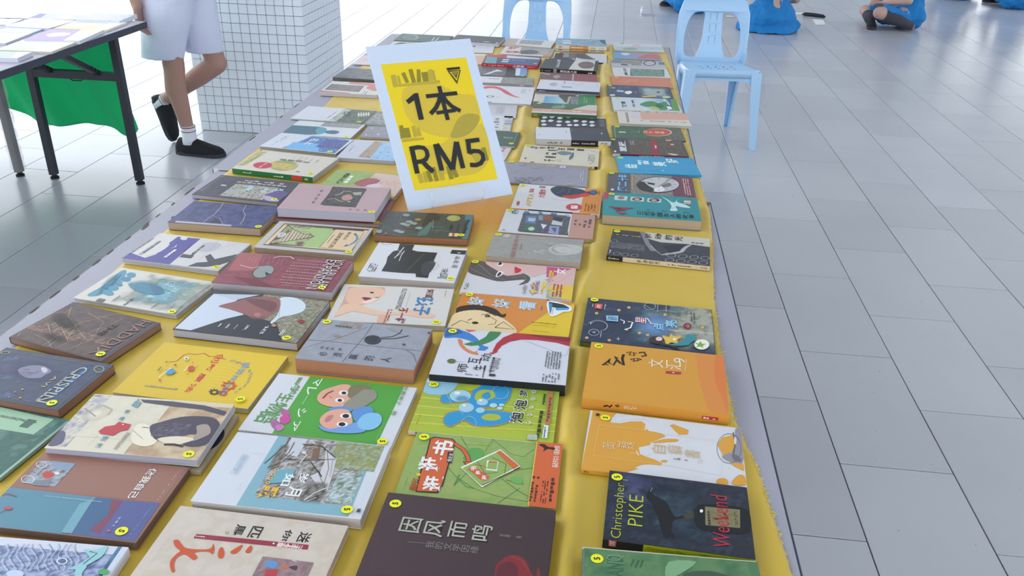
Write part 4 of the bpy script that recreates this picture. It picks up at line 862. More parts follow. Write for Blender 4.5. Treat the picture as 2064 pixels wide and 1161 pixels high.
book('bottom-left book with swirling blue and teal waves and a white border', 'c', [(-230, 872), (1050, 905), (640, 1440), (-780, 1380)], 70, '#c6cada', '#cfcfd6', [
    ('N', (-200, 905), (620, 1400), ['#5d6d94', '#8c99bb', '#a6b2cf', '#6f7fa8', '#46557c', '#8c99bb'], 3.4, 6, 1, 2.2), ('P', '#c6cada', (975, 900), (1050, 905), (640, 1440), (560, 1440)), ('N', (960, 925), (600, 1400), ['#27486a', '#31587a', '#4c7e9a', '#2b4d70'], 2.5, 3)]
    + [('L', '#c3cce2', .7, *[(40 + 55 * k + 26 * math.sin(q * .9 + k), 915 + q * 26) for q in range(9)]) for k in range(11)] + [('L', '#46557c', .5, *[(60 + 55 * k + 26 * math.sin(q * .9 + k), 915 + q * 26) for q in range(9)]) for k in range(11)] + [
    ('O', '#d8deec', 485, 1050, 44, 26, .25), ('E', '#55648c', 488, 1052, 24, 15), ('W', '#8fc0c8', (650, 960), (740, 965), (840, 930), (800, 1010), (720, 1060), (620, 1110), (540, 1110), (640, 1060), (700, 1020)), ('W', '#8fc0c8', (600, 1100), (680, 1090), (640, 1150), (660, 1240), (590, 1180)), ('E', '#b8c6e0', 120, 1150, 70, 30), ('E', '#4a9a5c', 810, 1135, 46, 22), ('L', '#1e3250', 1, (700, 975), (760, 990), (650, 1075))], mode='d', sp='r', spc=None, dep=None)
# ---- second column
book('yellow book with red cogs, robots and a red title', 'd', [(-39, 474), (878, 570), (572, 965), (-404, 832)], 34, '#d9b72c', '#a3a6ae', [
    ('G', (-39, 474), (570, 965), '#cfae24', '#dcbc30', 'x'), ('T', '创新魔法', '#c2453a', 'dv', (300, 560), (190, 850), .025)][:1] + [
    ('T', '创', '#c2502e', 'd', (420, 560), (300, 620), .02), ('T', '新', '#c2453a', 'd', (350, 632), (258, 688), .02), ('T', '魔', '#c2453a', 'd', (285, 702), (180, 760), .02), ('T', '法', '#c2453a', 'd', (215, 775), (108, 838), .02),
    ('L', '#a8452e', 1.5, (0, 617), (60, 610), (110, 565), (150, 555), (200, 562), (260, 552), (300, 578), (330, 575), (418, 598)),
    ('D', '#8c98a0', 'd', (560, 600), (440, 860), 1, .95)] + [('T', ch, '#8c98a4', 'd', (x - 18, y - 12), (x + 18, y + 12), .01) for ch, x, y in zip('在浩瀚大脑的迷宫中成长', (470, 510, 545, 575, 590, 600, 590, 580, 555, 520, 490), (608, 620, 632, 655, 682, 708, 735, 762, 790, 815, 840))] + [
    ('T', '全创造学技巧', '#a0a08c', 'd', (90, 800), (-150, 812), .01)][:0] + [('D', '#9b9a80', 'h', (-180, 775), (80, 825), 1, 1),
    ('O', '#c2502e', 440, 792, 44, 27, .34), ('O', '#2f3550', 333, 838, 30, 18, .4), ('O', '#c24a3a', 398, 848, 25, 16, .36)] + [('E', '#c2502e', 440 + 50 * math.cos(a), 792 + 31 * math.sin(a), 8, 6) for a in [k * .785 for k in range(8)]] + [('E', '#2f3550', 333 + 34 * math.cos(a), 838 + 21 * math.sin(a), 6, 4) for a in [k * .785 for k in range(8)]] + [('E', '#c24a3a', 398 + 28 * math.cos(a), 848 + 18 * math.sin(a), 5, 4) for a in [k * .785 for k in range(8)]] + [
    ('P', '#3f8fc0', (-15, 680), (35, 670), (50, 695), (20, 715), (-20, 712)), ('P', '#c2453a', (140, 655), (185, 650), (185, 685), (145, 690)), ('L', '#e8e4d8', 1.2, (-70, 735), (20, 665)), ('L', '#e8e4d8', 1.2, (112, 690), (150, 650)), ('L', '#55483a', .8, (185, 670), (215, 652)), ('L', '#55483a', .8, (50, 705), (70, 700)), ('E', '#8f3540', 50, 645, 9, 6), ('E', '#8f3540', -62, 757, 9, 6), ('E', '#c2453a', 178, 628, 5, 4), ('E', '#c2453a', 140, 713, 6, 4), ('E', '#e6e8ec', 132, 598, 18, 11), ('E', '#3f6f90', 132, 600, 10, 6)]
    + [('L', '#e0cc78', .5, (400 - 18 * k, 640 + 22 * k), (480 - 14 * k, 650 + 22 * k), (540 - 18 * k, 690 + 18 * k)) for k in range(9)] + [('D', '#6d6434', 'd', (-10, 610), (-60, 690), 1, .8)], st=(525, 898), mode='d')
book('white book with a green panel, two cartoon babies and pink petals', 'd', [(812, 698), (1820, 805), (1622, 1233), (497, 1115)], 40, '#ccced6', '#bcbcc2', [
    ('P', '#4f9b3e', (1035, 720), (1722, 795), (1520, 1222), (755, 1140)),
    ('T', 'マレーシア', '#e4efe6', 'd', (1130, 735), (900, 1115), .02), ('T', '留学生物語', '#5d8f56', 'd', (1010, 725), (620, 1055), .015)][:1] + [
    ('T', ch, '#e4efe6', 'd', a, b, .012) for ch, a, b in (('マ', (1128, 738), (1040, 790)), ('レ', (1085, 805), (985, 850)), ('ー', (1010, 858), (985, 925)), ('シ', (1018, 958), (915, 1015)), ('ア', (970, 1050), (875, 1118)))] + [
    ('T', ch, '#5a8f52', 'd', a, b, .014) for ch, a, b in (('留', (985, 728), (915, 785)), ('学', (970, 790), (865, 850)), ('生', (925, 855), (778, 905)), ('物', (880, 920), (695, 985)), ('語', (830, 990), (615, 1055)))] + [
    ('W', '#b05a92', (815, 975), (860, 965), (890, 990), (870, 1015), (835, 1010)), ('W', '#c04a96', (815, 1020), (870, 1010), (895, 1040), (860, 1070), (820, 1060)), ('W', '#a85c9a', (745, 1060), (790, 1045), (815, 1075), (770, 1105)), ('W', '#b878a8', (780, 1085), (830, 1075), (845, 1100), (800, 1125)),
    ('W', '#d9a08c', (1085, 880), (1120, 830), (1200, 800), (1270, 782), (1330, 790), (1350, 850), (1330, 910), (1270, 945), (1180, 945), (1110, 920)), ('W', '#7a7356', (1320, 810), (1370, 785), (1450, 790), (1480, 815), (1400, 850), (1360, 890), (1310, 870)), ('W', '#8b897c', (1370, 860), (1430, 820), (1510, 830), (1520, 880), (1470, 920), (1400, 960), (1310, 965), (1280, 930), (1310, 900)),
    ('L', '#8a4a3c', 3.2, (1128, 885), (1160, 850), (1205, 828)), ('E', '#e8ebee', 1278, 845, 34, 18), ('E', '#1d1a20', 1282, 846, 17, 11), ('E', '#e8ebee', 1250, 899, 34, 17), ('E', '#1d1a20', 1252, 900, 17, 11), ('L', '#a8705c', .8, (1175, 868), (1192, 878), (1180, 885)),
    ('W', '#5a8cc8', (1170, 960), (1260, 945), (1350, 965), (1300, 990), (1200, 985)), ('W', '#d9a08c', (1105, 1040), (1150, 990), (1230, 965), (1310, 970), (1340, 1020), (1340, 1080), (1280, 1115), (1180, 1110), (1120, 1085)), ('W', '#5a8cc8', (1340, 985), (1400, 950), (1480, 950), (1495, 990), (1420, 1020), (1370, 1060)), ('W', '#6d9ad4', (1095, 1080), (1180, 1110), (1320, 1075), (1400, 1060), (1440, 1120), (1380, 1140), (1240, 1140), (1130, 1120)), ('W', '#7fb8dc', (1385, 1050), (1440, 1000), (1530, 995), (1560, 1040), (1530, 1095), (1460, 1120), (1390, 1100)),
    ('W', '#b87878', (1140, 1050), (1165, 1015), (1205, 1010), (1190, 1040), (1160, 1060)), ('E', '#e8ebee', 1295, 1015, 42, 20), ('E', '#1d1a20', 1296, 1016, 25, 15), ('E', '#e8ebee', 1270, 1076, 42, 20), ('E', '#1d1a20', 1268, 1077, 25, 15),
    ('T', '牧真美子　著', '#6a8f66', 'd', (1755, 798), (1625, 1010), .012), ('D', '#a9c4a4', 'd', (1600, 1020), (1510, 1200), 1, .9)], st=(1563, 1172 + 30), mode='d')
book('white novel with a blue-bordered watercolour of boulders and trees', 'e', [(500, 102), (1618, 222), (1402, 745), (165, 612)], 76, '#c8ccd6', '#b9b2ac', [
    ('P', '#7fa9b8', (805, 135), (1522, 212), (1312, 728), (492, 648)), ('N', (880, 142), (1300, 645), ['#4c4a46', '#8d8a84', '#c2c0c4', '#5c5048', '#b4b2b4', '#6e6a58', '#3d3a38'], 4.5, 2, 1.3, 1), ('P', '#7fa9b8', (805, 135), (850, 140), (565, 575), (700, 610), (1300, 645), (1312, 728), (492, 648)),
    ('N', (1240, 180), (1500, 400), ['#5c6f4a', '#9c9a5c', '#7f8a5c', '#a4b0a8', '#4f6040'], 6, 7), ('N', (1250, 400), (1330, 640), ['#a9c0d0', '#7f8f74', '#c0cfdc', '#5c7048', '#a9c0d0'], 5, 4), ('P', '#bcc2cc', (900, 150), (1020, 160), (940, 290), (850, 270), (870, 210)), ('L', '#5c4c46', 1.6, (920, 185), (880, 260), (840, 290)), ('S', (900, 200), (700, 400), ['#54524e', '#8d8a84', '#6a6258', '#3d3a38'], 8, 3), ('L', '#33302f', 1.2, (700, 340), (780, 270), (860, 200), (890, 150)), ('L', '#33302f', .8, (720, 370), (830, 330), (920, 250)),
    ('P', '#c3c3c9', (1150, 230), (1228, 305), (1200, 420), (1160, 548), (1100, 520), (1035, 430), (1110, 400), (1140, 330)), ('L', '#8c7c6c', 1.2, (1160, 250), (1170, 380), (1130, 500)), ('L', '#77706c', 1, (1100, 420), (1150, 540)), ('L', '#a8a4a4', 1.4, (1200, 310), (1180, 440)), ('S', (1200, 470), (930, 630), ['#33302f', '#4c4846', '#8d8a84', '#2c2a28'], 7, 5), ('L', '#c9c9ce', 1.6, (990, 610), (1060, 560), (1150, 520)), ('L', '#c9c9ce', 1, (1010, 620), (1080, 590)), ('S', (1150, 150), (960, 340), ['#47403c', '#7c5c4c', '#a8a4a0', '#33302f'], 8, 8), ('L', '#2c2a2c', 1.4, (980, 200), (1120, 215), (1220, 300)), ('E', '#c9c9ce', 990, 262, 18, 10), ('E', '#b4b2b4', 1060, 190, 14, 9), ('P', '#7c5c4c', (1060, 240), (1110, 230), (1090, 300), (1040, 310)), ('L', '#2c2a2c', 1.2, (1040, 330), (1120, 440), (1100, 400)), ('L', '#2c2a2c', .8, (820, 300), (1000, 320), (1220, 310)), ('L', '#d4d2d4', 1.4, (980, 260), (1010, 280), (960, 340)),
    ('P', '#6aa2b4', (800, 385), (930, 385), (870, 480), (720, 490)),
    ('T', '岁', '#e6eaee', 'd', (1035, 420), (930, 480), .02), ('T', '月', '#e6eaee', 'd', (990, 520), (845, 575), .02), ('T', '如', '#dfe9ee', 'd', (930, 420), (810, 505), .02), ('T', '歌', '#dcae3c', 'd', (820, 515), (640, 605), .03)] + [('E', '#d8c078', x, y, 16, 10) for x, y in ((790, 390), (765, 425), (745, 455), (725, 485))] + [('E', '#5c4630', x, y, 7, 5) for x, y in ((790, 390), (765, 425), (745, 455), (725, 485))] + [
    ('D', '#8fb0c8', 'd', (590, 280), (450, 415), 4, .9), ('D', '#8fb0c8', 'd', (540, 490), (500, 545), 1, .8), ('D', '#a9bccc', 'd', (1510, 400), (1400, 655), 1, .9), ('T', '唱', '#33343c', 'd', (1410, 678), (1370, 702), .03), ('L', '#a9adb8', .4, (600, 270), (710, 278))], st=(1305, 682), mode='d')
book('cream book with a large red brushwritten character and a maroon strip', 'e', [(140, 668), (1290, 775), (1010, 1560), (-520, 1380)], 62, '#c5bab0', '#b5a696', [
    ('N', (140, 668), (1010, 1560), ['#c2b7ac', '#c8beb4', '#bfb3a6', '#cac0b4'], 1.2, 5), ('T', '送', '#2a2628', 'd', (1055, 848), (925, 912), .02), ('T', '你', '#2a2628', 'd', (915, 825), (815, 905), .02), ('T', '一', '#2a2628', 'd', (780, 815), (735, 890), .0), ('T', '匹', '#2a2628', 'd', (700, 805), (570, 878), .02), ('T', '馬', '#2a2628', 'd', (575, 790), (455, 860), .02), ('O', '#4a4446', 428, 847, 13, 9, .2),
    ('P', '#8e2f42', (205, 855), (1025, 935), (1015, 970), (180, 885)), ('T', '三毛全集', '#e0cfc8', 'dv', (985, 935), (780, 955), .02), ('D', '#e0cfc8', 'h', (790, 922), (990, 965), 1, 1), ('D', '#e0cfc8', 'h', (195, 862), (280, 885), 1, 1), ('E', '#e8dcd4', 768, 925, 8, 6),
    ('W', '#c2512f', (35, 905), (70, 900), (95, 930), (130, 960), (240, 970), (310, 960), (325, 925), (335, 970), (320, 1005), (290, 985), (190, 990), (210, 1025), (180, 1045), (120, 1005), (60, 1030), (40, 1080), (45, 1130), (20, 1130), (10, 1060), (60, 1000), (85, 980), (50, 950)), ('W', '#c2512f', (370, 965), (395, 955), (408, 1000), (390, 1035), (360, 1020)), ('W', '#c2512f', (450, 990), (490, 960), (540, 935), (520, 975), (480, 1002)), ('W', '#c2512f', (560, 985), (600, 940), (612, 965), (590, 995)),
    ('N', (690, 1020), (950, 1300), ['#8a6a70', '#9c7f84', '#7a6468', '#a48c90'], 4, 3), ('W', '#5c8cc0', (690, 1075), (760, 1050), (800, 1080), (760, 1110)), ('P', '#b03a44', (710, 1120), (800, 1115), (780, 1200), (690, 1200)), ('E', '#b07058', 850, 1095, 36, 16), ('W', '#4c3c44', (880, 1100), (940, 1090), (930, 1125)), ('L', '#d8d0d4', 1, (905, 1050), (935, 1060))], mode='d')
book('cover photo book of a bowed man in a white cap on black', 'd', [(332, 88), (1185, 166), (930, 487), (35, 370)], 56, '#2f3138', '#a6a6b2', [
    ('N', (700, 120), (930, 485), ['#4c4a40', '#8c8a76', '#6d6a58', '#a8a490', '#38383a'], 7, 4), ('P', '#2b2d38', (560, 270), (790, 330), (830, 460), (900, 485), (200, 395), (150, 350), (380, 310)), ('P', '#2b2d38', (380, 100), (690, 125), (650, 150), (340, 118)),
    ('P', '#c0c9d8', (330, 118), (540, 135), (450, 200), (550, 270), (420, 300), (160, 385), (45, 370)), ('P', '#b3bccb', (330, 118), (670, 125), (480, 165)), ('W', '#8b5a58', (365, 208), (480, 175), (640, 140), (790, 148), (815, 190), (800, 240), (740, 275), (700, 300), (620, 300), (560, 270), (440, 230)), ('W', '#6d4448', (560, 160), (700, 160), (790, 190), (760, 250), (690, 230)), ('E', '#a87470', 650, 270, 26, 14), ('L', '#50343a', 2, (600, 285), (650, 300), (700, 290)),
    ('W', '#c6d3de', (815, 150), (880, 142), (950, 155), (1000, 195), (985, 245), (900, 275), (820, 290), (760, 335), (745, 325), (790, 280), (820, 200)), ('L', '#8d9aa8', 1, (820, 165), (805, 290)),
    ('T', '尧', '#e4e6ea', 'd', (865, 378), (800, 422), .02), ('T', '记', '#e4e6ea', 'd', (740, 352), (660, 412), .01), ('T', '文', '#e4e6ea', 'd', (600, 345), (540, 385), .01), ('T', '自', '#d9dbe0', 'd', (510, 345), (475, 375), .01), ('T', '选', '#d9dbe0', 'd', (455, 340), (410, 370), .01), ('T', '集', '#d9dbe0', 'd', (395, 335), (355, 362), .01), ('E', '#8c3038', 970, 322, 26, 14), ('E', '#a48468', 770, 350, 18, 12)], st=(862, 441), mode='d')
book('maroon vocabulary textbook with a clock and fanned repeated letters', 'm', [(-74, 452), (772, 545), (600, 757), (-234, 690)], 66, '#84444f', '#aaa8b0', [
    ('N', (-74, 452), (600, 757), ['#7d3f4a', '#8b4854', '#7a3c48', '#904e58'], 1.4, 3), ('P', '#a05a5e', (-60, 455), (120, 470), (60, 600), (-150, 600)), ('P', '#6d3038', (-120, 640), (60, 660), (200, 720), (20, 715)), ('E', '#4a3c40', 110, 610, 86, 46, -.3), ('E', '#8d9290', 113, 608, 78, 40, -.3), ('P', '#22252a', (125, 608), (165, 628), (130, 640)), ('L', '#d8c8c4', 1.6, (-60, 560), (30, 583), (100, 570)), ('L', '#ded0cc', 2, (185, 508), (230, 497), (310, 500), (335, 516))]
    + [('L', '#c08c90', .7, (x, y), (x - 20, y + 28 + 8 * (k % 3))) for k, (x, y) in enumerate([(20, 500), (45, 500), (70, 500), (95, 505), (125, 505), (160, 515), (195, 515), (230, 520), (260, 520), (290, 525)])]
    + [('L', c, .9, *[(X0 + 11 * q, Y0 + 5 * (q % 2) + q * .9 + (X0 - 250) * .02) for q in range(n_)]) for X0, Y0, n_, c in [(360, 520, 22, '#d8ccc8'), (330, 541, 24, '#c8b0b0'), (310, 562, 25, '#e0d6d2'), (300, 583, 25, '#c8b0b0'), (280, 604, 26, '#e0d6d2'), (260, 625, 26, '#c8b0b0'), (250, 646, 26, '#e0d6d2'), (235, 667, 25, '#d0bcbc'), (240, 688, 23, '#e0d6d2'), (250, 706, 22, '#c8b0b0')]]
    + [('T', 'VOCABULARY', '#2a2228', 'd', (716, 527), (484, 742), .02), ('T', 'VOCABULARY', '#d8d0cc', 'd', (714, 527), (480, 742), -.004), ('T', 'EXPANSION', '#2a2228', 'd', (655, 530), (424, 735), .02), ('T', 'EXPANSION', '#d8d0cc', 'd', (652, 530), (420, 735), -.004)], st=(541, 728), mode='d')
book('tan-framed paperback with a green sky and footbridge drawing', 'm', [(235, 238), (918, 290), (770, 487), (32, 430)], 48, '#b4b2b0', '#9c8a7e', [
    ('P', '#4a4644', (265, 255), (892, 300), (848, 320), (755, 467), (108, 412)), ('P', '#d6bc98', (268, 262), (880, 308), (748, 460), (118, 406)), ('P', '#4c3c3c', (290, 265), (850, 305), (845, 316), (640, 302), (525, 432), (150, 408)), ('N', (295, 268), (510, 428), ['#55403f', '#8a6a60', '#9aa878', '#a4c07a', '#7c6258'], 1.8, 3), ('P', '#9db97a', (470, 285), (635, 305), (520, 432), (400, 425), (480, 350), (430, 300)),
    ('P', '#c2b49a', (330, 300), (480, 350), (240, 395), (230, 380)), ('L', '#33292c', 1.6, (292, 268), (330, 300), (400, 330), (490, 350)), ('L', '#33292c', 1.6, (155, 410), (300, 385), (480, 355))] + [('L', '#44383a', 1.1, (300 + 22 * k, 300 + 6 * k), (235 + 28 * k, 398 - 5 * k)) for k in range(9)] + [
    ('P', '#d4d6da', (215, 345), (240, 323), (275, 328), (278, 340), (250, 358), (220, 360)), ('D', '#5c5a60', 'd', (275, 330), (220, 352), 2, .9), ('P', '#d6bc98', (640, 302), (848, 316), (755, 460), (525, 432)), ('L', '#4a4240', .5, (640, 302), (525, 432)), ('T', '留连记', '#3a3230', 'd', (760, 322), (690, 378), .012), ('T', '怎样被捕的', '#3a3230', 'd', (706, 326), (582, 434), .012), ('D', '#6a5a50', 'd', (640, 335), (575, 400), 1, .9),
    ('L', '#3f86b8', 4.2, (795, 345), (800, 370), (780, 395), (745, 415)), ('P', '#3a6c98', (770, 335), (790, 330), (800, 350), (780, 345)), ('P', '#3a6c98', (695, 428), (720, 412), (745, 420), (720, 425))], st=(737, 466), mode='d')
book('pink picture-window book, lower copy peeking out beneath a thicker one', 'm', [(300, 30), (1076, 86), (962, 262), (200, 230)], 22, '#a06c70', '#9a949a', [], st=(938, 247), mode='d')
book('thick dusty pink volume with a small dark folk-art picture', 'j', [(1095, 688), (1766, 724), (1655, 916), (945, 866)], 62, '#b0959a', '#a9a9ba', [
    ('P', '#33343a', (1345, 712), (1592, 726), (1512, 864), (1272, 848)), ('N', (1352, 718), (1508, 858), ['#2c2c32', '#3a3a40', '#55504c', '#2c2c32'], 5, 6), ('L', '#c4bcb0', 2.2, (1360, 775), (1400, 765), (1430, 745), (1480, 750)), ('W', '#b0847c', (1420, 780), (1470, 770), (1490, 800), (1440, 815), (1410, 800)), ('L', '#bdb488', 2.2, (1310, 805), (1360, 800), (1420, 825)), ('P', '#a39c86', (1490, 755), (1560, 752), (1550, 775), (1500, 775)), ('L', '#a09a80', 1.4, (1350, 820), (1400, 818), (1440, 820)), ('D', '#c9b49c', 'h', (1440, 815), (1500, 840), 2, .4),
    ('T', '中国民间', '#4c3e44', 'dv', (1270, 745), (1200, 830), 0)][:-1] + [('T', ch, '#4a3c44', 'd', (x, y), (x - 34, y + 17), 0) for ch, x, y in zip('信任忠孝', (1280, 1260, 1240, 1220), (735, 765, 792, 818))] + [('D', '#6d5a60', 'h', (1350, 865), (1640, 892), 1, .25)], st=(1630, 898), mode='d', zb=.012)
book('indigo book with gold contour lines and torn pale tape', 'j', [(345, 812), (945, 866), (832, 1020), (125, 972)], 56, '#3d4270', '#a4907c', [
    ('N', (345, 812), (832, 1020), ['#363c6a', '#474c80', '#3d4270', '#30345a', '#454a6c'], 1.6, 7), ('L', '#b0aba8', 1.2, (545, 832), (520, 870), (480, 915), (440, 940), (400, 972)), ('L', '#b0aba8', 1.2, (712, 848), (690, 885), (705, 920), (690, 960), (665, 990)), ('L', '#b0aba8', .8, (470, 925), (520, 945), (540, 985)), ('L', '#8d8a8c', .6, (440, 945), (500, 965), (530, 980)), ('W', '#26283c', (440, 975), (490, 950), (530, 970), (520, 985)), ('L', '#5c6088', .6, (420, 860), (600, 880), (850, 878)), ('P', '#a9a4ae', (200, 962), (606, 992), (598, 1008), (190, 975))], st=(806, 1004), mode='d')
book('black paperback with pale Chinese title over a night scene, at the left edge', 'j', [(525, 622), (1110, 686), (940, 838), (330, 765)], 30, '#3c3a48', '#9c9ca8', [
    ('N', (525, 622), (940, 838), ['#34323e', '#4a4654', '#3c3a48', '#55525c'], 1.6, 8), ('N', (640, 690), (840, 810), ['#3c3a48', '#8c8478', '#bcb8a8', '#55505a', '#a4a090'], 6, 5), ('P', '#9aa0a0', (590, 730), (680, 735), (640, 770), (540, 760)), ('T', '走月亮', '#b4d2de', 'd', (960, 735), (860, 765), .03), ('T', '走', '#b4cfd8', 'd', (1000, 730), (910, 765), .03), ('T', '月', '#b4cfd8', 'd', (890, 722), (810, 750), .02), ('T', '亮', '#a4c6d0', 'd', (790, 705), (680, 745), .03),
    ('D', '#b8b4ac', 'h', (640, 655), (1060, 720), 2, .8), ('P', '#5a4f80', (850, 770), (950, 740), (1040, 760), (940, 830), (830, 815)), ('W', '#a8a2b4', (830, 785), (870, 780), (930, 800), (950, 820), (870, 818)), ('D', '#c9c8cc', 'h', (520, 690), (590, 712), 1, .9), ('L', '#a9a8b0', .9, (545, 632), (380, 745))], st=(917, 805), mode='d')
book('cream storybook with a red circle, watercolour tree and green spine', 'j', [(830, 445), (1385, 502), (1200, 648), (612, 575)], 40, '#c9c3b8', '#b0a8a4', [
    ('N', (800, 450), (700, 560), ['#c9c3b8', '#b0aa80', '#9aa068', '#c4bc9c'], 2.5, 3), ('P', '#c9c3b8', (960, 460), (1385, 502), (1200, 648), (1040, 625), (900, 540)), ('E', '#8c9c60', 985, 558, 105, 38), ('N', (900, 530), (1040, 592), ['#8c9c60', '#b4a860', '#c8a85c', '#c4bc8c'], 6, 5), ('E', '#c8945c', 1010, 572, 9, 6), ('E', '#c8945c', 960, 580, 9, 6), ('E', '#b9344a', 832, 556, 70, 23), ('T', '中文 分級', '#ecdcd8', 'd', (870, 540), (800, 572), .01),
    ('T', '想念那个人', '#55504c', 'dv', (1230, 515), (1040, 535), 0)][:-1] + [('T', ch, '#4c4848', 'd', (x, y), (x - 36, y + 20), 0) for ch, x, y in zip('小雪的兄弟', (1085, 1130, 1165, 1205, 1250), (487, 494, 502, 509, 516))] + [('D', '#7c746c', 'h', (950, 500), (1240, 548), 1, .9), ('L', '#8a8464', .9, (820, 480), (670, 560)), ('D', '#8a8078', 'h', (1070, 595), (1140, 612), 1, .8)], st=(1182, 616), mode='d', sp='n', spc='#1f6638',
    spine=[('B', '#c03a34', (.74, .12), (.87, .9)), ('D', '#b8c4a4', 'h', (.05, .35), (.25, .7), 1, .7), ('D', '#c8ccb0', 'h', (.52, .25), (.66, .75), 1, 1), ('B', '#a4a860', (.90, .3), (.94, .7))])
book('white book with a bright blue painted lower half and a white title', 'j', [(975, 318), (1500, 370), (1372, 474), (805, 415)], 26, '#c6cad6', '#8f8a80', [
    ('N', (1110, 335), (1370, 470), ['#5c9ccc', '#4a7cb4', '#465c92', '#6ca4cc', '#56508a'], 3.2, 5), ('P', '#c6cad6', (975, 318), (1200, 338), (1120, 375), (970, 430), (805, 415)), ('P', '#74acd8', (1060, 385), (1250, 400), (1240, 460), (990, 430)), ('N', (1300, 365), (1400, 440), ['#3c4c80', '#56508a', '#6470a4', '#3c5c94'], 7, 9), ('T', '石上', '#dfe8f0', 'd', (1250, 365), (1130, 402), .02), ('D', '#8c94a8', 'd', (1010, 335), (930, 410), 2, .5), ('P', '#c6cad6', (1385, 355), (1500, 370), (1372, 474), (1360, 468), (1470, 375))], st=(1325, 456), mode='d')
book('white book with a teal standing figure silhouette and grey strip', 'j', [(1100, 225), (1565, 262), (1485, 362), (975, 318)], 22, '#c8ccd2', '#a89c8c', [
    ('P', '#8f8f92', (1290, 240), (1562, 262), (1530, 288), (1250, 270)), ('P', '#4a6b7c', (1050, 262), (1250, 275), (1300, 290), (1240, 330), (1150, 332), (975, 318)), ('W', '#5c96a8', (1240, 280), (1290, 282), (1300, 310), (1240, 330), (1220, 305)), ('W', '#4a6b7c', (1290, 308), (1350, 300), (1395, 312), (1360, 328), (1300, 322)), ('D', '#b0b0b4', 'h', (1310, 250), (1520, 275), 2, .3)], st=(1440, 353), mode='d')
book('thin white book with a dark green gravestone photo and red title', 'j', [(1165, 122), (1652, 156), (1558, 258), (1045, 207)], 7, '#c6c9d2', '#a0a0a0', [
    ('N', (1400, 140), (1555, 255), ['#5c6c5a', '#3c4a4a', '#6a7a68', '#46544e'], 3.4, 4), ('P', '#c6c9d2', (1165, 122), (1440, 142), (1380, 190), (1360, 237), (1045, 207)), ('N', (1430, 145), (1370, 235), ['#8a9684', '#b4bab4', '#6a7a68'], 3, 8)] + [('E', '#c9c4bc', 1535 + 18 * k, 186 - k, 7, 16) for k in range(5)] + [('O', '#2f3a36', 1450, 178, 26, 14, .3), ('T', '难忘', '#a03c48', 'd', (1372, 160), (1305, 215), .03), ('T', '校', '#33343c', 'd', (1405, 165), (1385, 180), .02), ('D', '#77707c', 'd', (1320, 160), (1240, 215), 2, .4)], st=(1540, 239), mode='d')
book('red and white book with a framed grey photo at the pillar side', 'q', [(385, 288), (1260, 352), (1240, 560), (112, 492)], 62, '#c9c4c0', '#b4b0b6', [
    ('P', '#c07c74', (680, 315), (1260, 352), (1240, 480), (1100, 480), (960, 430), (1010, 380), (640, 345)), ('P', '#b06a60', (140, 470), (690, 515), (650, 530), (120, 490)), ('P', '#5c5a5c', (345, 350), (930, 390), (830, 495), (218, 450)), ('N', (360, 356), (810, 485), ['#4c4a4e', '#8c8886', '#5c5a5c', '#a8a4a0'], 8, 3), ('P', '#c9c6c8', (880, 450), (1060, 470), (990, 540), (830, 525)), ('D', '#55525a', 'd', (1040, 470), (880, 530), 2, .8)], mode='d')
book('plain charcoal ring binder with a rounded spine beside the pillar', 'q', [(622, 52), (1290, 105), (1230, 300), (395, 215)], 66, '#55565c', '#6c6c70', [
    ('N', (622, 52), (1230, 300), ['#4e4f56', '#5c5d64', '#66676c', '#505158'], 1.2, 5)], mode='d', sp='n', spc='#504e4c')
book('pale pink and white book behind the charcoal binder', 'p', [(170, 292), (560, 312), (500, 412), (60, 395)], 12, '#cfc9d0', '#b0b0b4', [('N', (180, 300), (400, 400), ['#cfc9d0', '#c0a0a8', '#d4d0d6', '#a89098'], 3, 5)], mode='d')
book('deep green book with a pale moon, farthest left on the display', 'p', [(640, 38), (1215, 77), (1150, 148), (535, 122)], 10, '#33504a', '#a0a4a0', [
    ('N', (640, 38), (1150, 148), ['#2a4440', '#3a5a52', '#33504a', '#2c4844'], 1.6, 3), ('E', '#6d867c', 735, 85, 92, 36), ('E', '#4c6a62', 715, 84, 80, 33), ('P', '#b4bcb4', (1000, 88), (1012, 86), (985, 130), (970, 128)), ('P', '#90a094', (1050, 90), (1070, 90), (1030, 132), (1000, 130))], mode='d')
book('white and black book under the top edge of the price sign', 'p', [(570, 135), (1150, 160), (1080, 250), (400, 225)], 10, '#c4c4c6', '#b0b0b0', [('W', '#33343c', (500, 185), (600, 148), (700, 150), (760, 165), (640, 185), (560, 190)), ('P', '#5a7058', (640, 148), (800, 150), (760, 165), (680, 165))], mode='d')
book('dark book with a purple-green night cover, second along the far edge', 'p', [(1278, 55), (1815, 90), (1752, 162), (1190, 125)], 44, '#3e3c42', '#b4b6c0', [('N', (1278, 55), (1752, 162), ['#38363e', '#4c4650', '#3a4440', '#55505c'], 2, 7), ('E', '#6fa06a', 1610, 140, 45, 7), ('P', '#d8dcd8', (1715, 150), (1748, 150), (1745, 157), (1715, 157))], mode='d')
book('white sketchbook-style cover with blue scribbles beside the sign', 'w', [(-160, 180), (372, 198), (340, 300), (-210, 285)], 10, '#cfd0d6', '#b8b8bc', [('W', '#9c6a6c', (80, 212), (110, 206), (125, 215), (100, 225)), ('L', '#7c88a8', .7, (150, 245), (200, 225), (260, 235), (305, 215)), ('L', '#7c88a8', .6, (120, 280), (180, 260), (240, 265), (200, 285)), ('L', '#8c94ac', .6, (230, 240), (290, 225))], mode='d')
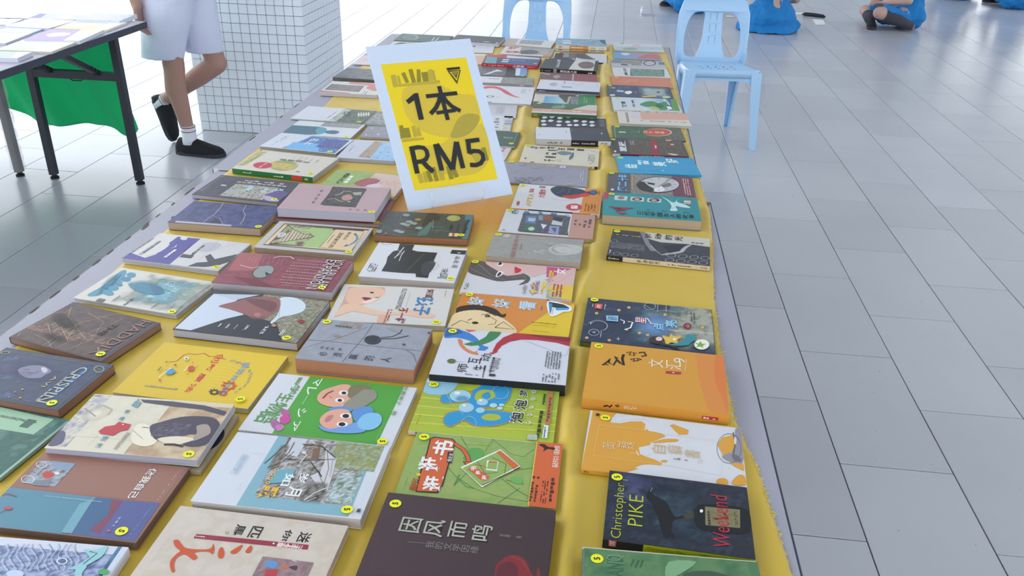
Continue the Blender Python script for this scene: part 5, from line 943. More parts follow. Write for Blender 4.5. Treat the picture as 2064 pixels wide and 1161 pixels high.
book('small peach paperback wedged left of the red-spined book', 'w', [(-190, 300), (255, 318), (205, 455), (-240, 430)], 10, '#d0ac94', '#b89c88', [('P', '#d4cfcc', (-180, 300), (255, 318), (245, 338), (-180, 325)), ('D', '#6a5a58', 'h', (115, 308), (240, 330), 1, .7), ('D', '#7a6058', 'h', (150, 432), (190, 445), 1, .8)], mode='d')
book('grey and white book with a blurred group photo, near the far blue chair', 'w', [(525, 108), (1150, 145), (1105, 245), (470, 195)], 16, '#b4a49c', '#b8b0aa', [('P', '#cfd0d2', (690, 118), (1150, 145), (1105, 238), (640, 190)), ('N', (720, 128), (970, 200), ['#4c4c58', '#a8acb4', '#6a7480', '#c4c8cc', '#4a5c5c'], 9, 3)], mode='d')
book('white book with two red brush characters and a grey fish photo', 'w', [(490, 212), (1128, 248), (1112, 360), (462, 305)], 8, '#cfcac8', '#b0a8a4', [('P', '#9c9a96', (720, 228), (1128, 248), (1112, 335), (700, 315)), ('N', (730, 232), (1100, 330), ['#a09e9a', '#8c8a8a', '#b4b0ac', '#7c7a7c'], 4, 5), ('W', '#55545c', (720, 275), (850, 262), (940, 285), (900, 312), (720, 315)), ('T', '吉祥', '#b04a48', 'h', (535, 218), (690, 258), .03), ('T', '如意', '#b04a48', 'h', (500, 268), (690, 308), .03), ('W', '#c08078', (1000, 325), (1100, 315), (1100, 350), (1010, 345)), ('D', '#77727a', 'd', (720, 235), (695, 305), 1, .9)], mode='d')
book('red-spined thick book with teal and navy blocks on its cover', 'w', [(262, 302), (955, 372), (945, 462), (232, 440)], 44, '#3c5080', '#b03034', [('P', '#b93a48', (262, 300), (535, 330), (530, 368), (245, 350)), ('P', '#5c98a4', (245, 350), (405, 360), (385, 440), (232, 438)), ('P', '#3c4456', (405, 360), (520, 366), (510, 436), (385, 436)), ('P', '#c4c4c8', (530, 330), (955, 368), (950, 386), (525, 368)), ('D', '#c8ccd4', 'h', (450, 375), (515, 425), 2, .8), ('D', '#8c9cc0', 'h', (590, 385), (800, 415), 2, .8)], mode='d', sp='n', spc='#b8262e', st=(895, 440), spine=[('D', '#e0a8a0', 'h', (.03, .3), (.40, .7), 1, .6), ('T', '小爸爸', '#e8c8c0', 'h', (.55, .15), (.76, .85), .02), ('D', '#e0a8a0', 'h', (.82, .3), (.95, .7), 1, .6)])
book('black book with a silver bird and a blue-sky corner', 'w', [(150, 468), (795, 495), (775, 612), (100, 595)], 10, '#33353c', '#a8a8b0', [('N', (150, 470), (500, 600), ['#33353c', '#7c7c80', '#55575c', '#33353c'], 5, 3), ('P', '#d0d4d8', (210, 585), (340, 540), (400, 515), (480, 540), (380, 545), (290, 575)), ('P', '#6f96cc', (600, 490), (795, 498), (780, 600), (640, 600), (690, 530)), ('P', '#c8d4dc', (645, 500), (705, 505), (690, 598), (635, 592))], st=(730, 598), mode='d')
book('stone-grey photo paperback above the white book with a red swoosh', 'w', [(120, 596), (875, 635), (852, 742), (90, 720)], 8, '#b4b4b2', '#9c9896', [('N', (470, 612), (852, 742), ['#8c8c84', '#6a6a66', '#a4a49c', '#5a5654', '#b0b0a8'], 7, 5, .5, 2), ('P', '#cdced2', (120, 600), (475, 615), (440, 690), (100, 680)), ('D', '#5c5a60', 'h', (240, 625), (450, 645), 1, .5), ('P', '#6c5c60', (90, 685), (560, 700), (852, 722), (850, 745), (90, 725)), ('D', '#bcb0b0', 'h', (620, 712), (830, 738), 1, .5)], mode='d', sp='n', spc='#6c5c60')
book('thick white book with a sweeping red brushstroke', 'w', [(90, 712), (888, 752), (845, 972), (20, 930)], 34, '#cccdd4', '#b4aeb0', [('W', '#c4505c', (230, 738), (330, 732), (430, 748), (520, 790), (620, 855), (700, 880), (620, 872), (510, 832), (430, 780), (330, 758), (230, 766)), ('O', '#33343c', 310, 868, 50, 13, .3), ('L', '#33343c', 1.2, (385, 882), (410, 870), (450, 870)), ('D', '#a8a8b0', 'd', (790, 770), (705, 825), 4, .9), ('D', '#55545c', 'h', (280, 930), (375, 950), 1, .9), ('E', '#6c6c74', 822, 788, 6, 6)], mode='d')
book('pale grey booklet with small violet text columns beside the sign', 'B', [(130, 70), (885, 88), (798, 308), (20, 285)], 8, '#bcbcc2', '#8a8084', [('D', '#8c8c98', 'd', (655, 115), (490, 240), 6, .8)], mode='d')
book('pale grey book with handwritten black notes on a white panel', 'B', [(40, 258), (803, 285), (712, 530), (-70, 502)], 10, '#bcbcc6', '#8a8084', [('P', '#c8c9d0', (400, 262), (640, 272), (600, 510), (330, 500)), ('D', '#4c4c54', 'h', (480, 310), (610, 360), 2, .9), ('D', '#4c4c54', 'h', (455, 362), (590, 400), 1, .7), ('D', '#4c4c54', 'h', (470, 405), (555, 480), 3, .6), ('D', '#8a8a98', 'h', (620, 330), (720, 480), 3, .4), ('D', '#5c5c68', 'h', (700, 290), (775, 330), 2, .7)], st=(647, 480), mode='d')
book('dark green cloth-bound book with a pale line at its right end', 'B', [(50, 500), (912, 562), (806, 778), (-120, 735)], 46, '#38504a', '#a8a4a4', [('G', (50, 500), (806, 778), '#425e50', '#38544a', 'x'), ('P', '#33494a', (865, 555), (912, 562), (806, 778), (770, 772)), ('P', '#8ca494', (855, 560), (862, 560), (785, 735), (778, 733)), ('T', 'Rebecca', '#a4b4a4', 'h', (620, 625), (780, 660), .01), ('L', '#8ca090', .8, (530, 640), (580, 635))], st=(750, 741), mode='d')
book('white paperback with red lettering, tucked behind the price sign', 'B', [(100, 745), (770, 800), (640, 1010), (-60, 960)], 14, '#c9c6c8', '#b4b0b4', [('T', 'H', '#b83444', 'd', (665, 820), (580, 870), .06), ('L', '#8a8688', .6, (745, 812), (640, 960))], mode='d')
book('white travel book with a tan canyon strip and blue water photo', 'A', [(170, 488), (640, 520), (600, 712), (-15, 655)], 34, '#bcbecb', '#aaa8b4', [('P', '#a08c80', (365, 508), (440, 515), (315, 672), (200, 660)), ('N', (370, 512), (315, 668), ['#9c8878', '#b09c88', '#7c6c60'], 4, 2), ('P', '#7aa4cc', (440, 515), (640, 520), (600, 712), (315, 672)), ('N', (450, 520), (600, 700), ['#5c84b8', '#8cb4d8', '#a8c4dc', '#6c8cb8'], 4, 6), ('D', '#8c8c9c', 'd', (180, 545), (105, 605), 1, .8)], mode='d')
book('grey-violet book with faint white stars, left of the price sign', 'A', [(290, 355), (660, 375), (600, 482), (225, 462)], 20, '#84848e', '#a8a8b4', [('N', (290, 355), (600, 482), ['#7c7c86', '#8c8c96', '#84848e'], 2, 3), ('E', '#c8c8d0', 340, 380, 8, 5), ('E', '#c0c0c8', 400, 440, 14, 6), ('E', '#c0c0c8', 280, 445, 12, 5)], mode='d')
book('small charcoal paperback with a grey portrait left of the sign', 'A', [(355, 212), (690, 235), (560, 372), (262, 345)], 18, '#6c6e6c', '#8c8c84', [('N', (390, 225), (560, 350), ['#5c5e5c', '#8c908c', '#a8aaa8', '#5c5e60', '#787a78'], 5, 8)], mode='d')
book('green and blush cover with a red folded kite drawing', 'j', [(1370, 578), (1905, 640), (1800, 800), (1225, 745)], 36, '#8ca45c', '#b09c9c', [('N', (1370, 578), (1700, 790), ['#8aa45a', '#94ac64', '#84a052'], 1.2, 3), ('P', '#cdb4aa', (1660, 612), (1905, 640), (1800, 800), (1580, 775), (1560, 700)), ('N', (1640, 660), (1800, 795), ['#cdb4aa', '#c49c94', '#d4beb4', '#a8b080'], 5, 4), ('W', '#a4545c', (1500, 690), (1560, 660), (1640, 650), (1690, 670), (1640, 700), (1560, 712)), ('W', '#ccc4c8', (1590, 705), (1680, 690), (1700, 712), (1620, 725)), ('L', '#3c3434', .9, (1560, 640), (1620, 630), (1700, 660), (1620, 690)), ('L', '#4a3c34', .7, (1450, 690), (1540, 680), (1620, 640)), ('T', '牽心', '#39463a', 'd', (1480, 615), (1360, 690), .03), ('D', '#e4e6dc', 'd', (1500, 600), (1470, 690), 1, .5)], st=(1790, 783), mode='d')
book('violet and white paperback with a black and white vertical title', 'a', [(1185, 110), (1832, 186), (1607, 382), (868, 296)], 34, '#c9c6c4', '#a5a3a8', [
    ('N', (1185, 112), (868, 296), ['#c9c6c4', '#b4b0c0', '#cfccc8', '#8c88ac'], 2.4, 3), ('P', '#4c4690', (1300, 135), (1468, 150), (1240, 338), (868, 300), (940, 250), (1060, 290), (1140, 265), (1210, 200)), ('W', '#c9c6c4', (1000, 240), (1100, 190), (1200, 160), (1240, 190), (1180, 240), (1080, 275)), ('S', (1200, 150), (980, 300), ['#55508c', '#b8b4c4', '#4c4690', '#8480ac'], 6, 2), ('W', '#4c4690', (1310, 160), (1350, 135), (1400, 165), (1380, 200), (1330, 200)), ('E', '#c9c8cc', 1345, 148, 26, 12),
    ('P', '#c4c2c4', (1468, 150), (1832, 186), (1607, 382), (1240, 338)), ('W', '#b0aeb4', (1500, 180), (1620, 190), (1560, 240), (1440, 240)), ('L', '#8c8a94', .6, (1600, 160), (1560, 210), (1450, 310)), ('P', '#44444c', (1740, 262), (1680, 320), (1600, 345), (1500, 358), (1370, 352), (1440, 325), (1520, 320), (1500, 280), (1540, 262), (1570, 300), (1640, 285)), ('L', '#77757c', .5, (1600, 225), (1700, 190), (1820, 182)),
    ('T', '财', '#33333c', 'd', (1505, 198), (1430, 240), .02), ('T', '經', '#33333c', 'd', (1455, 240), (1380, 275), .02), ('T', '人', '#e4e4ea', 'd', (1310, 195), (1250, 225), .03), ('T', '語', '#e4e4ea', 'd', (1300, 230), (1190, 290), .04), ('P', '#44444c', (1340, 262), (1420, 275), (1395, 295), (1312, 285)), ('L', '#8c3c50', 1, (1400, 190), (1320, 270)), ('D', '#6c4048', 'd', (1125, 140), (955, 265), 1, 1), ('D', '#8c8cac', 'd', (1190, 165), (1010, 265), 2, .8), ('D', '#33333c', 'd', (1195, 165), (1040, 255), 1, .9)], st=(1583, 358), mode='d')
book('white book with teal watercolour feather, spiral and black slanted title', 'a', [(885, 358), (1580, 472), (1290, 718), (552, 574)], 30, '#c6c3bc', '#a8a8ac', [
    ('N', (885, 358), (1290, 718), ['#c9c6c0', '#c6c3bc', '#ccc9c4'], 1.2, 3), ('S', (1100, 400), (1300, 700), ['#b4b8b0', '#a8a078', '#8cacb4', '#b0a490', '#7c9ca4'], 3.4, 5), ('S', (1560, 460), (1290, 710), ['#8c8470', '#a89c78', '#7c8c94', '#94847c', '#6c7c80'], 4, 6), ('S', (1180, 420), (1230, 660), ['#c0c4c0', '#7cacb8', '#5c94a8', '#b0bcb8'], 4, 9),
    ('W', '#4c8aa0', (900, 380), (925, 385), (910, 430), (830, 500), (740, 560), (660, 572), (645, 555), (760, 490), (850, 410)), ('C', '#3c7c94', 800, 480, 110, 40, -.75, .8), ('E', '#4588a4', 960, 416, 34, 19), ('E', '#3c7c9c', 922, 447, 36, 17), ('E', '#4588a4', 880, 467, 17, 9), ('E', '#3c7c9c', 872, 488, 27, 12), ('E', '#4588a4', 828, 513, 40, 18), ('E', '#4588a4', 790, 545, 44, 20, .2), ('L', '#2f6c84', .9, (890, 410), (800, 500), (700, 565)),
    ('C', '#4c8cac', 1060, 500, 130, 50, .1), ('W', '#3f7c98', (940, 480), (1040, 490), (1120, 495), (1190, 520), (1200, 550), (1130, 560), (1060, 550), (980, 525)), ('W', '#356c88', (1100, 505), (1150, 495), (1200, 525), (1170, 560), (1120, 545)), ('L', '#33647c', .8, (930, 470), (1100, 485), (1280, 550)), ('L', '#33647c', .8, (1060, 520), (1160, 470)), ('C', '#a8b8b0', 1360, 560, 90, 50), ('O', '#44545c', 1350, 560, 34, 19, .1), ('O', '#44545c', 1350, 562, 20, 11, .14), ('O', '#c8ccd0', 1255, 485, 26, 22, .12),
    ('T', '生', '#2a2c30', 'd', (1290, 630), (1215, 680), .01), ('T', '命', '#2a2c30', 'd', (1175, 615), (1095, 665), .01), ('T', '有', '#2a2c30', 'd', (1075, 600), (1000, 650), .01), ('T', '精', '#2a2c30', 'd', (985, 590), (895, 640), .01), ('T', '灵', '#2a2c30', 'd', (890, 565), (812, 610), .01), ('D', '#55575c', 'h', (690, 580), (900, 640), 1, .8)], st=(1258, 686), mode='d')
# ---- middle columns
book('worn dark space-scene paperback with a small yellow moon and brown page edges', 'y', [(335, 140), (1865, 190), (1722, 625), (125, 545)], 118, '#3f4846', '#9a6a4e', [
    ('N', (335, 140), (1722, 625), ['#3a3f40', '#4a4f50', '#3f4846', '#4c4a44', '#3a4240'], 1.8, 3), ('P', '#54706c', (1020, 400), (1120, 300), (1130, 380), (1040, 540), (860, 575), (900, 490)), ('W', '#4f7880', (1700, 190), (1865, 190), (1800, 480), (1722, 620), (1640, 600), (1720, 450)), ('W', '#3c3230', (1060, 170), (1220, 180), (1260, 280), (1100, 320), (1000, 400), (960, 360)),
    ('E', '#a09a50', 1500, 258, 118, 52), ('E', '#aca668', 1480, 250, 80, 34)] + [('W', '#8d9694', (x, y), (x + 60, y - 25), (x + 130, y - 10), (x + 90, y + 25)) for x, y in ((610, 205), (660, 320), (740, 350), (560, 360), (830, 430), (450, 480), (520, 500), (620, 380))] + [('W', '#a07c40', (820, 290), (870, 262), (940, 280), (900, 310)), ('W', '#8a5c44', (660, 410), (760, 425), (780, 440), (680, 430)), ('L', '#8fa8a0', 1, (1145, 290), (1140, 440)), ('L', '#6f9088', 1.6, (1100, 410), (1320, 420)), ('L', '#6f9088', 1.4, (1100, 475), (1300, 470), (1420, 495)), ('L', '#7c9890', .8, (1190, 520), (1220, 480), (1280, 480)), ('N', (150, 460), (240, 520), ['#6c7478', '#a0a4a8', '#55595c'], 9, 3)] + [('E', '#a8a8a4', x, y, 7, 4) for x, y in ((360, 205), (375, 165), (240, 360), (290, 400), (270, 440), (1350, 210), (580, 250), (515, 170))] + [
    ('W', '#9c5c48', (300, 540), (330, 500), (345, 545)), ('T', 'Orson-Card', '#1c2a30', 'd', (1790, 290), (1650, 520), .0), ('T', 'Angel\nFar', '#222c2c', 'd', (1650, 340), (1430, 440), 0)][:2] + [('T', 'Cera-Cera', '#1c2a30', 'd', (1775, 300), (1660, 525), 0), ('D', '#1f2a2c', 'd', (1620, 330), (1540, 490), 1, .9), ('D', '#1f2a2c', 'd', (1500, 360), (1420, 450), 1, .9), ('P', '#cfc49c', (1425, 522), (1585, 530), (1565, 588), (1410, 580)), ('P', '#c0503c', (1480, 524), (1520, 527), (1508, 585), (1470, 582))], st=(1630, 558), mode='d')
book('white paperback with a torn black square and Song poetry title', 'm', [(948, 395), (1612, 436), (1500, 695), (815, 637)], 54, '#cdced4', '#a9a3a2', [
    ('P', '#2b2c32', (1110, 403), (1218, 410), (1200, 450), (1240, 460), (1385, 470), (1340, 570), (1315, 655), (1228, 648), (1225, 622), (1150, 620), (1050, 612), (975, 604), (1010, 545), (1020, 500), (1060, 460), (1095, 450)), ('L', '#6c6c70', .8, (1290, 475), (1220, 545), (1150, 612)), ('L', '#d4d6da', 2, (1140, 430), (1115, 460), (1090, 490), (1070, 510)), ('L', '#d4d6da', 1.4, (1145, 455), (1120, 490), (1105, 530)), ('L', '#c4c6ca', 1, (1095, 450), (1130, 470), (1080, 500)), ('W', '#3c3e48', (1270, 560), (1320, 530), (1370, 540), (1350, 590), (1300, 640), (1265, 610)), ('L', '#9a9ca8', .8, (1330, 545), (1380, 540), (1395, 570), (1350, 600)),
    ('T', '宋', '#3a3a40', 'd', (1468, 588), (1405, 620), 0), ('T', '词', '#3a3a40', 'd', (1465, 622), (1385, 655), 0), ('T', '品', '#44444c', 'd', (1550, 498), (1510, 518), 0), ('T', '此', '#44444c', 'd', (1545, 528), (1500, 548), 0), ('T', '词', '#44444c', 'd', (1535, 560), (1485, 578), 0), ('P', '#2b2c32', (1492, 450), (1600, 456), (1586, 484), (1478, 476)), ('D', '#d4d4d8', 'h', (1530, 462), (1575, 478), 1, 1), ('D', '#5c5a60', 'd', (965, 550), (860, 605), 4, .8), ('O', '#a8a8ac', 1015, 404, 40, 8, .2)], st=(1480, 660), mode='d')
book('white parenting book with a reaching baby and blue brush title', 'm', [(697, 703), (1505, 730), (1442, 1016), (580, 956)], 34, '#cdc9c6', '#b6b1ac', [
    ('P', '#c9a08c', (735, 718), (1000, 724), (1002, 760), (960, 800), (820, 860), (710, 900), (630, 940), (690, 830)), ('W', '#dcb49c', (730, 745), (780, 722), (900, 722), (985, 735), (1000, 770), (945, 795), (960, 810), (900, 820), (850, 845), (760, 850), (715, 810)), ('E', '#d8b8a8', 880, 790, 44, 26), ('W', '#7c2c2c', (832, 800), (860, 795), (905, 805), (870, 825)), ('E', '#3a2c2c', 905, 762, 15, 6), ('E', '#3a2c2c', 940, 800, 12, 5), ('W', '#e4ccc0', (830, 835), (880, 815), (950, 800), (900, 840)),
    ('W', '#dcb8a0', (700, 850), (800, 850), (900, 880), (1000, 905), (1120, 900), (1190, 885), (1250, 880), (1300, 870), (1330, 880), (1290, 895), (1360, 920), (1350, 945), (1260, 945), (1180, 930), (1060, 925), (960, 930), (860, 915), (760, 900), (650, 935), (640, 920)), ('N', (640, 890), (1440, 1010), ['#cdc9c6', '#d0ccc8'], 1, 1)][:-1] + [
    ('P', '#d4a894', (955, 925), (1030, 925), (1005, 990), (940, 985)), ('T', '知道', '#6c4c40', 'd', (1365, 740), (1290, 802), .02), ('T', '孩子', '#3a7ab0', 'd', (1365, 800), (1195, 925), .035), ('T', '不一样', '#8a4458', 'd', (1180, 875), (1065, 985), .03), ('D', '#5c5c64', 'd', (1170, 728), (1075, 885), 3, .9), ('D', '#5c8cb4', 'd', (1200, 735), (1150, 870), 1, .95), ('D', '#a04848', 'd', (1065, 880), (985, 985), 2, .9), ('D', '#6c6c70', 'd', (1455, 742), (1435, 795), 1, .9)], st=(1377, 980), mode='d')
book('thick blue-grey paperback with a wax-seal photo and brown rounded pages', 'd', [(1122, 300), (1930, 377), (1792, 672), (918, 590)], 102, '#8f929e', '#a8765a', [
    ('N', (1122, 300), (1792, 672), ['#8a8d9a', '#969aa6', '#8f929e', '#9a9ca6'], 1.3, 4), ('N', (1260, 320), (1400, 380), ['#969aa6', '#8c7c70', '#969aa6'], 5, 2), ('E', '#8c7c70', 1235, 430, 30, 10), ('L', '#4c4e58', 1, (1015, 455), (1150, 462), (1400, 490), (1850, 537)), ('L', '#5c5e68', .8, (960, 520), (1100, 480), (1250, 440), (1455, 360)), ('L', '#4c4e58', .8, (1495, 338), (1440, 420), (1380, 490), (1270, 615)), ('L', '#6a6c78', .7, (1600, 370), (1720, 420)), ('L', '#4c4e58', 1, (1740, 530), (1790, 560), (1812, 620)),
    ('E', '#2e3038', 1492, 455, 62, 34), ('O', '#44464e', 1488, 450, 56, 28, .12), ('L', '#33353c', 1.8, (1550, 440), (1640, 430), (1690, 405), (1708, 380)), ('L', '#33353c', 2.2, (1555, 448), (1660, 445), (1755, 425)), ('E', '#4c4c54', 1720, 490, 12, 8), ('E', '#4c4c54', 1905, 405, 12, 8),
    ('T', '必须赢的人', '#2c2e36', 'h', (1085, 545), (1640, 615), 0)][:-1] + [('T', ch, '#2a2c34', 'u', a, b, .0) for ch, a, b in (('必', (1085, 540), (1165, 575)), ('须', (1195, 548), (1280, 582)), ('赢', (1308, 558), (1392, 600)), ('的', (1418, 570), (1510, 608)), ('人', (1540, 580), (1632, 620)))] + [('T', ch, '#3a3c44', 'u', (x, y), (x + 34, y + 20), .0) for ch, x, y in (('邱', 1105, 502), ('紫', 1142, 508), ('芳', 1180, 512), ('著', 1236, 516))] + [('D', '#44464e', 'h', (1215, 345), (1370, 372), 1, 1)], st=(1157, 324), mode='u')
book('orange cover with three outlined title characters and an engraved face', 'f', [(562, 28), (1372, 118), (1330, 372), (430, 300)], 20, '#c9823c', '#b8b2a0', [
    ('G', (562, 28), (1330, 372), '#c97c38', '#d08a3c', 'x'), ('P', '#d9b92c', (1180, 180), (1372, 120), (1325, 372), (960, 330)), ('W', '#33241c', (505, 160), (540, 135), (640, 125), (730, 135), (800, 160), (840, 195), (870, 190), (862, 215), (800, 215), (740, 190), (600, 180), (520, 220)), ('W', '#dfc89c', (470, 205), (560, 170), (680, 165), (760, 190), (840, 220), (900, 260), (940, 300), (930, 335), (700, 320), (450, 290), (440, 270)), ('N', (470, 175), (440, 290), ['#dfc89c', '#6c5030', '#c8ac78', '#4c3824', '#d8c090'], 9, 3),
    ('L', '#33241c', 1.2, (740, 270), (790, 265), (800, 240), (760, 215), (720, 215)), ('L', '#33241c', 1.8, (790, 290), (850, 250), (930, 305), (790, 292)), ('E', '#3c2c20', 735, 208, 20, 10), ('E', '#8c6c4c', 732, 210, 9, 5), ('E', '#3c2c20', 645, 258, 24, 10), ('L', '#33241c', 1.6, (590, 240), (620, 228)), ('L', '#33241c', 1.4, (690, 200), (760, 190), (800, 210)), ('L', '#33241c', 1.2, (470, 280), (540, 240), (600, 260))] + [
    ('T', ch, c, 'u', a, b, w_) for ch, a, b in (('好', (578, 62), (728, 135)), ('好', (760, 78), (915, 155)), ('看', (952, 95), (1100, 172))) for c, w_ in (('#e4e8ee', .045), ('#8fb4d4', .0))] + [('T', '今日出版', '#4c5cb0', 'u', (1120, 122), (1150, 168), .01)][:0] + [('D', '#4c5cb0', 'u', (1120, 124), (1150, 168), 1, 1),
    ('W', '#e4e8ec', (1172, 105), (1220, 100), (1280, 115), (1345, 140), (1345, 175), (1290, 180), (1240, 205), (1195, 210), (1172, 160)), ('P', '#26323c', (1182, 105), (1290, 125), (1335, 150), (1260, 165), (1190, 145)), ('P', '#3f86b4', (1182, 115), (1210, 120), (1205, 170), (1190, 200)), ('P', '#4f9ac8', (1225, 150), (1335, 152), (1325, 165), (1240, 170)), ('P', '#e8ecf0', (1200, 200), (1210, 145), (1235, 150), (1215, 195)), ('L', '#26323c', .8, (1205, 198), (1220, 150))] + [('D', '#4c4420', 'h', (1060 - 6 * k, 250 + 22 * k), (1245 - 12 * k, 275 + 18 * k), 1, .95) for k in range(4)], st=(605, 46), mode='u')
book('white education book with blue, green and red arrows and a black spine', 'f', [(434, 296), (1342, 362), (1306, 716), (306, 630)], 78, '#c9cbd6', '#24252a', [
    ('W', '#3c7cc0', (436, 298), (520, 305), (600, 330), (660, 370), (700, 420), (742, 435), (715, 460), (660, 455), (680, 440), (650, 410), (580, 380), (500, 365), (420, 365)), ('P', '#2c5ca0', (434, 296), (530, 303), (560, 330), (420, 362)), ('P', '#3c7cc0', (660, 440), (745, 440), (715, 462)), ('W', '#3c7c50', (755, 320), (835, 324), (800, 370), (720, 410), (620, 425), (562, 412), (640, 400), (720, 360)), ('P', '#3c7c50', (562, 412), (625, 395), (620, 428)), ('W', '#cc7c50', (520, 376), (550, 385), (560, 420), (600, 455), (660, 478), (665, 492), (600, 478), (550, 445), (525, 410)), ('P', '#cc7c50', (630, 488), (668, 492), (655, 460)), ('P', '#c45c50', (570, 306), (660, 313), (600, 325)),
    ('P', '#a82c3c', (930, 333), (1342, 362), (1336, 430), (1240, 405), (1100, 385), (980, 380), (900, 395), (840, 425), (800, 470), (770, 470), (800, 410), (850, 365)), ('P', '#a82c3c', (745, 478), (820, 466), (770, 488)), ('P', '#7c2434', (1000, 338), (1342, 362), (1338, 400), (1150, 370)), ('P', '#c9cbd6', (1336, 432), (1240, 405), (1100, 386), (1000, 382), (1306, 500)), ('E', '#5a6c3c', 472, 538, 32, 17), ('L', '#77807c', .6, (505, 540), (560, 548)),
    ('T', '师', '#26272c', 'u', (505, 555), (600, 620), .0), ('T', '互', '#26272c', 'u', (590, 510), (690, 560), .0), ('T', '动', '#26272c', 'u', (680, 482), (765, 540), .0), ('T', '生', '#26272c', 'u', (625, 565), (725, 610), .0), ('L', '#26272c', 1.2, (715, 570), (700, 660)), ('D', '#44464c', 'u', (800, 490), (745, 625), 1, .95), ('T', '南大基金会丛书', '#33353c', 'u', (760, 505), (790, 625), 0), ('D', '#8c8c94', 'u', (805, 500), (820, 620), 1, .7), ('B', '#33353c', (748, 632), (790, 652)), ('D', '#44464c', 'h', (570, 628), (680, 648), 1, .6), ('D', '#55575f', 'u', (1150, 455), (1285, 600), 6, .95), ('D', '#55575f', 'u', (1130, 610), (1275, 700), 6, .7)],
    st=(480, 320), mode='u', sp='n', spc='#1f2024')
book('lime book with blue bubble lettering and an outlined black title', 'f', [(300, 657), (1262, 752), (1218, 1135), (152, 1050)], 30, '#a8b43c', '#b8b4a4', [
    ('G', (300, 657), (1218, 1135), '#a4b43c', '#96ac40', 'y')] + [('L', '#c4c44c', 2.6, (232 - 20 * k, 800 + 62 * k), (700, 850 + 58 * k), (1250, 905 + 50 * k)) for k in range(4)] + [('L', '#ccc850', 1.0, (225 - 20 * k, 828 + 50 * k), (700, 872 + 50 * k), (1250, 925 + 45 * k)) for k in range(4)] + [
    ('W', '#8fbcd4', (300, 660), (400, 665), (500, 680), (510, 720), (450, 775), (350, 785), (265, 760)), ('W', '#d4dce4', (300, 660), (360, 665), (330, 690), (290, 690)),
    ('W', '#a8845c', (392, 800), (430, 780), (600, 790), (620, 740), (700, 690), (900, 705), (905, 800), (850, 860), (780, 880), (640, 880), (600, 840), (410, 850)), ('W', '#2f8fc4', (398, 800), (430, 785), (610, 795), (625, 745), (700, 695), (895, 712), (900, 800), (850, 855), (780, 872), (640, 872), (600, 832), (415, 845)), ('W', '#a8b03c', (640, 800), (680, 752), (770, 755), (790, 800), (720, 830), (660, 830)), ('W', '#a8b03c', (560, 725), (640, 712), (690, 720), (640, 745), (600, 760)), ('W', '#2f8fc4', (690, 790), (740, 765), (760, 800), (720, 820)),
    ('W', '#a8845c', (410, 990), (430, 925), (520, 900), (640, 915), (720, 895), (850, 905), (940, 930), (900, 985), (760, 1020), (640, 1015), (560, 975), (470, 1022)), ('W', '#2f8fc4', (416, 988), (436, 930), (520, 906), (640, 920), (720, 900), (850, 910), (932, 932), (896, 980), (760, 1012), (640, 1008), (560, 968), (470, 1015)), ('W', '#a8b03c', (690, 950), (740, 925), (820, 935), (830, 960), (780, 975), (720, 970)), ('W', '#2f8fc4', (600, 840), (660, 850), (680, 920), (620, 925)),
    ('E', '#9cc4d8', 535, 795, 78, 44), ('C', '#5c9cc4', 550, 815, 60, 26), ('E', '#9cc4d8', 580, 880, 56, 34), ('E', '#9cc4d8', 697, 840, 42, 25), ('E', '#9cc4d8', 682, 900, 33, 20), ('E', '#a8ccdc', 778, 865, 28, 16), ('E', '#a8ccdc', 825, 886, 22, 12), ('E', '#a8ccdc', 838, 862, 20, 10), ('E', '#e4ecf2', 515, 775, 22, 12), ('E', '#e4ecf2', 565, 865, 14, 9), ('E', '#e4ecf2', 685, 828, 13, 8), ('O', '#b8c49c', 600, 1000, 55, 55, .05), ('O', '#b8c49c', 830, 770, 60, 50, .05), ('L', '#c4d0b0', .5, (400, 700), (470, 850), (560, 930)),
    ('T', '泡', '#e4e8e4', 'u', (888, 905), (1010, 1005), .06), ('T', '泡', '#e4e8e4', 'u', (920, 815), (1035, 910), .06), ('T', '梦', '#e4e8e4', 'u', (960, 745), (1040, 808), .05), ('T', '泡', '#1e2024', 'u', (895, 912), (1004, 998), .01), ('T', '泡', '#1e2024', 'u', (926, 822), (1028, 903), .01), ('T', '梦', '#1e2024', 'u', (964, 750), (1034, 802), .01)] + [('E', '#e4e8e4', x, y, 17, 11) for x, y in ((1073, 768), (1068, 820), (1055, 880), (1047, 937), (1035, 995))] + [('T', ch, '#26282c', 'u', (x - 14, y - 9), (x + 14, y + 9), 0) for ch, x, y in (('录', 1073, 768), ('答', 1068, 820), ('问', 1055, 880), ('的', 1047, 937), ('梦', 1035, 995))] + [
    ('P', '#b8744c', (1185, 765), (1215, 768), (1190, 1010), (1155, 1005)), ('D', '#6c4830', 'u', (1180, 770), (1205, 1000), 1, 1), ('D', '#33381c', 'u', (1140, 765), (1165, 870), 1, .95), ('D', '#33381c', 'u', (1105, 880), (1150, 1115), 1, .95), ('P', '#d4dcdc', (1150, 1012), (1182, 1015), (1170, 1110), (1132, 1106)), ('D', '#2c3c70', 'u', (1140, 1015), (1172, 1105), 1, 1), ('N', (1028, 1080), (1095, 1125), ['#b8bcb4', '#a4a8a0', '#c4c8c0'], 9, 3), ('D', '#b04030', 'u', (240, 935), (222, 1010), 1, .8)],
    st=(342, 715), mode='u', sp='n', spc='#c4c0b8', spine=[('B', '#a83c44', (.05, .15), (.10, .85)), ('D', '#33343c', 'h', (.10, .3), (.2, .7), 1, 1)])
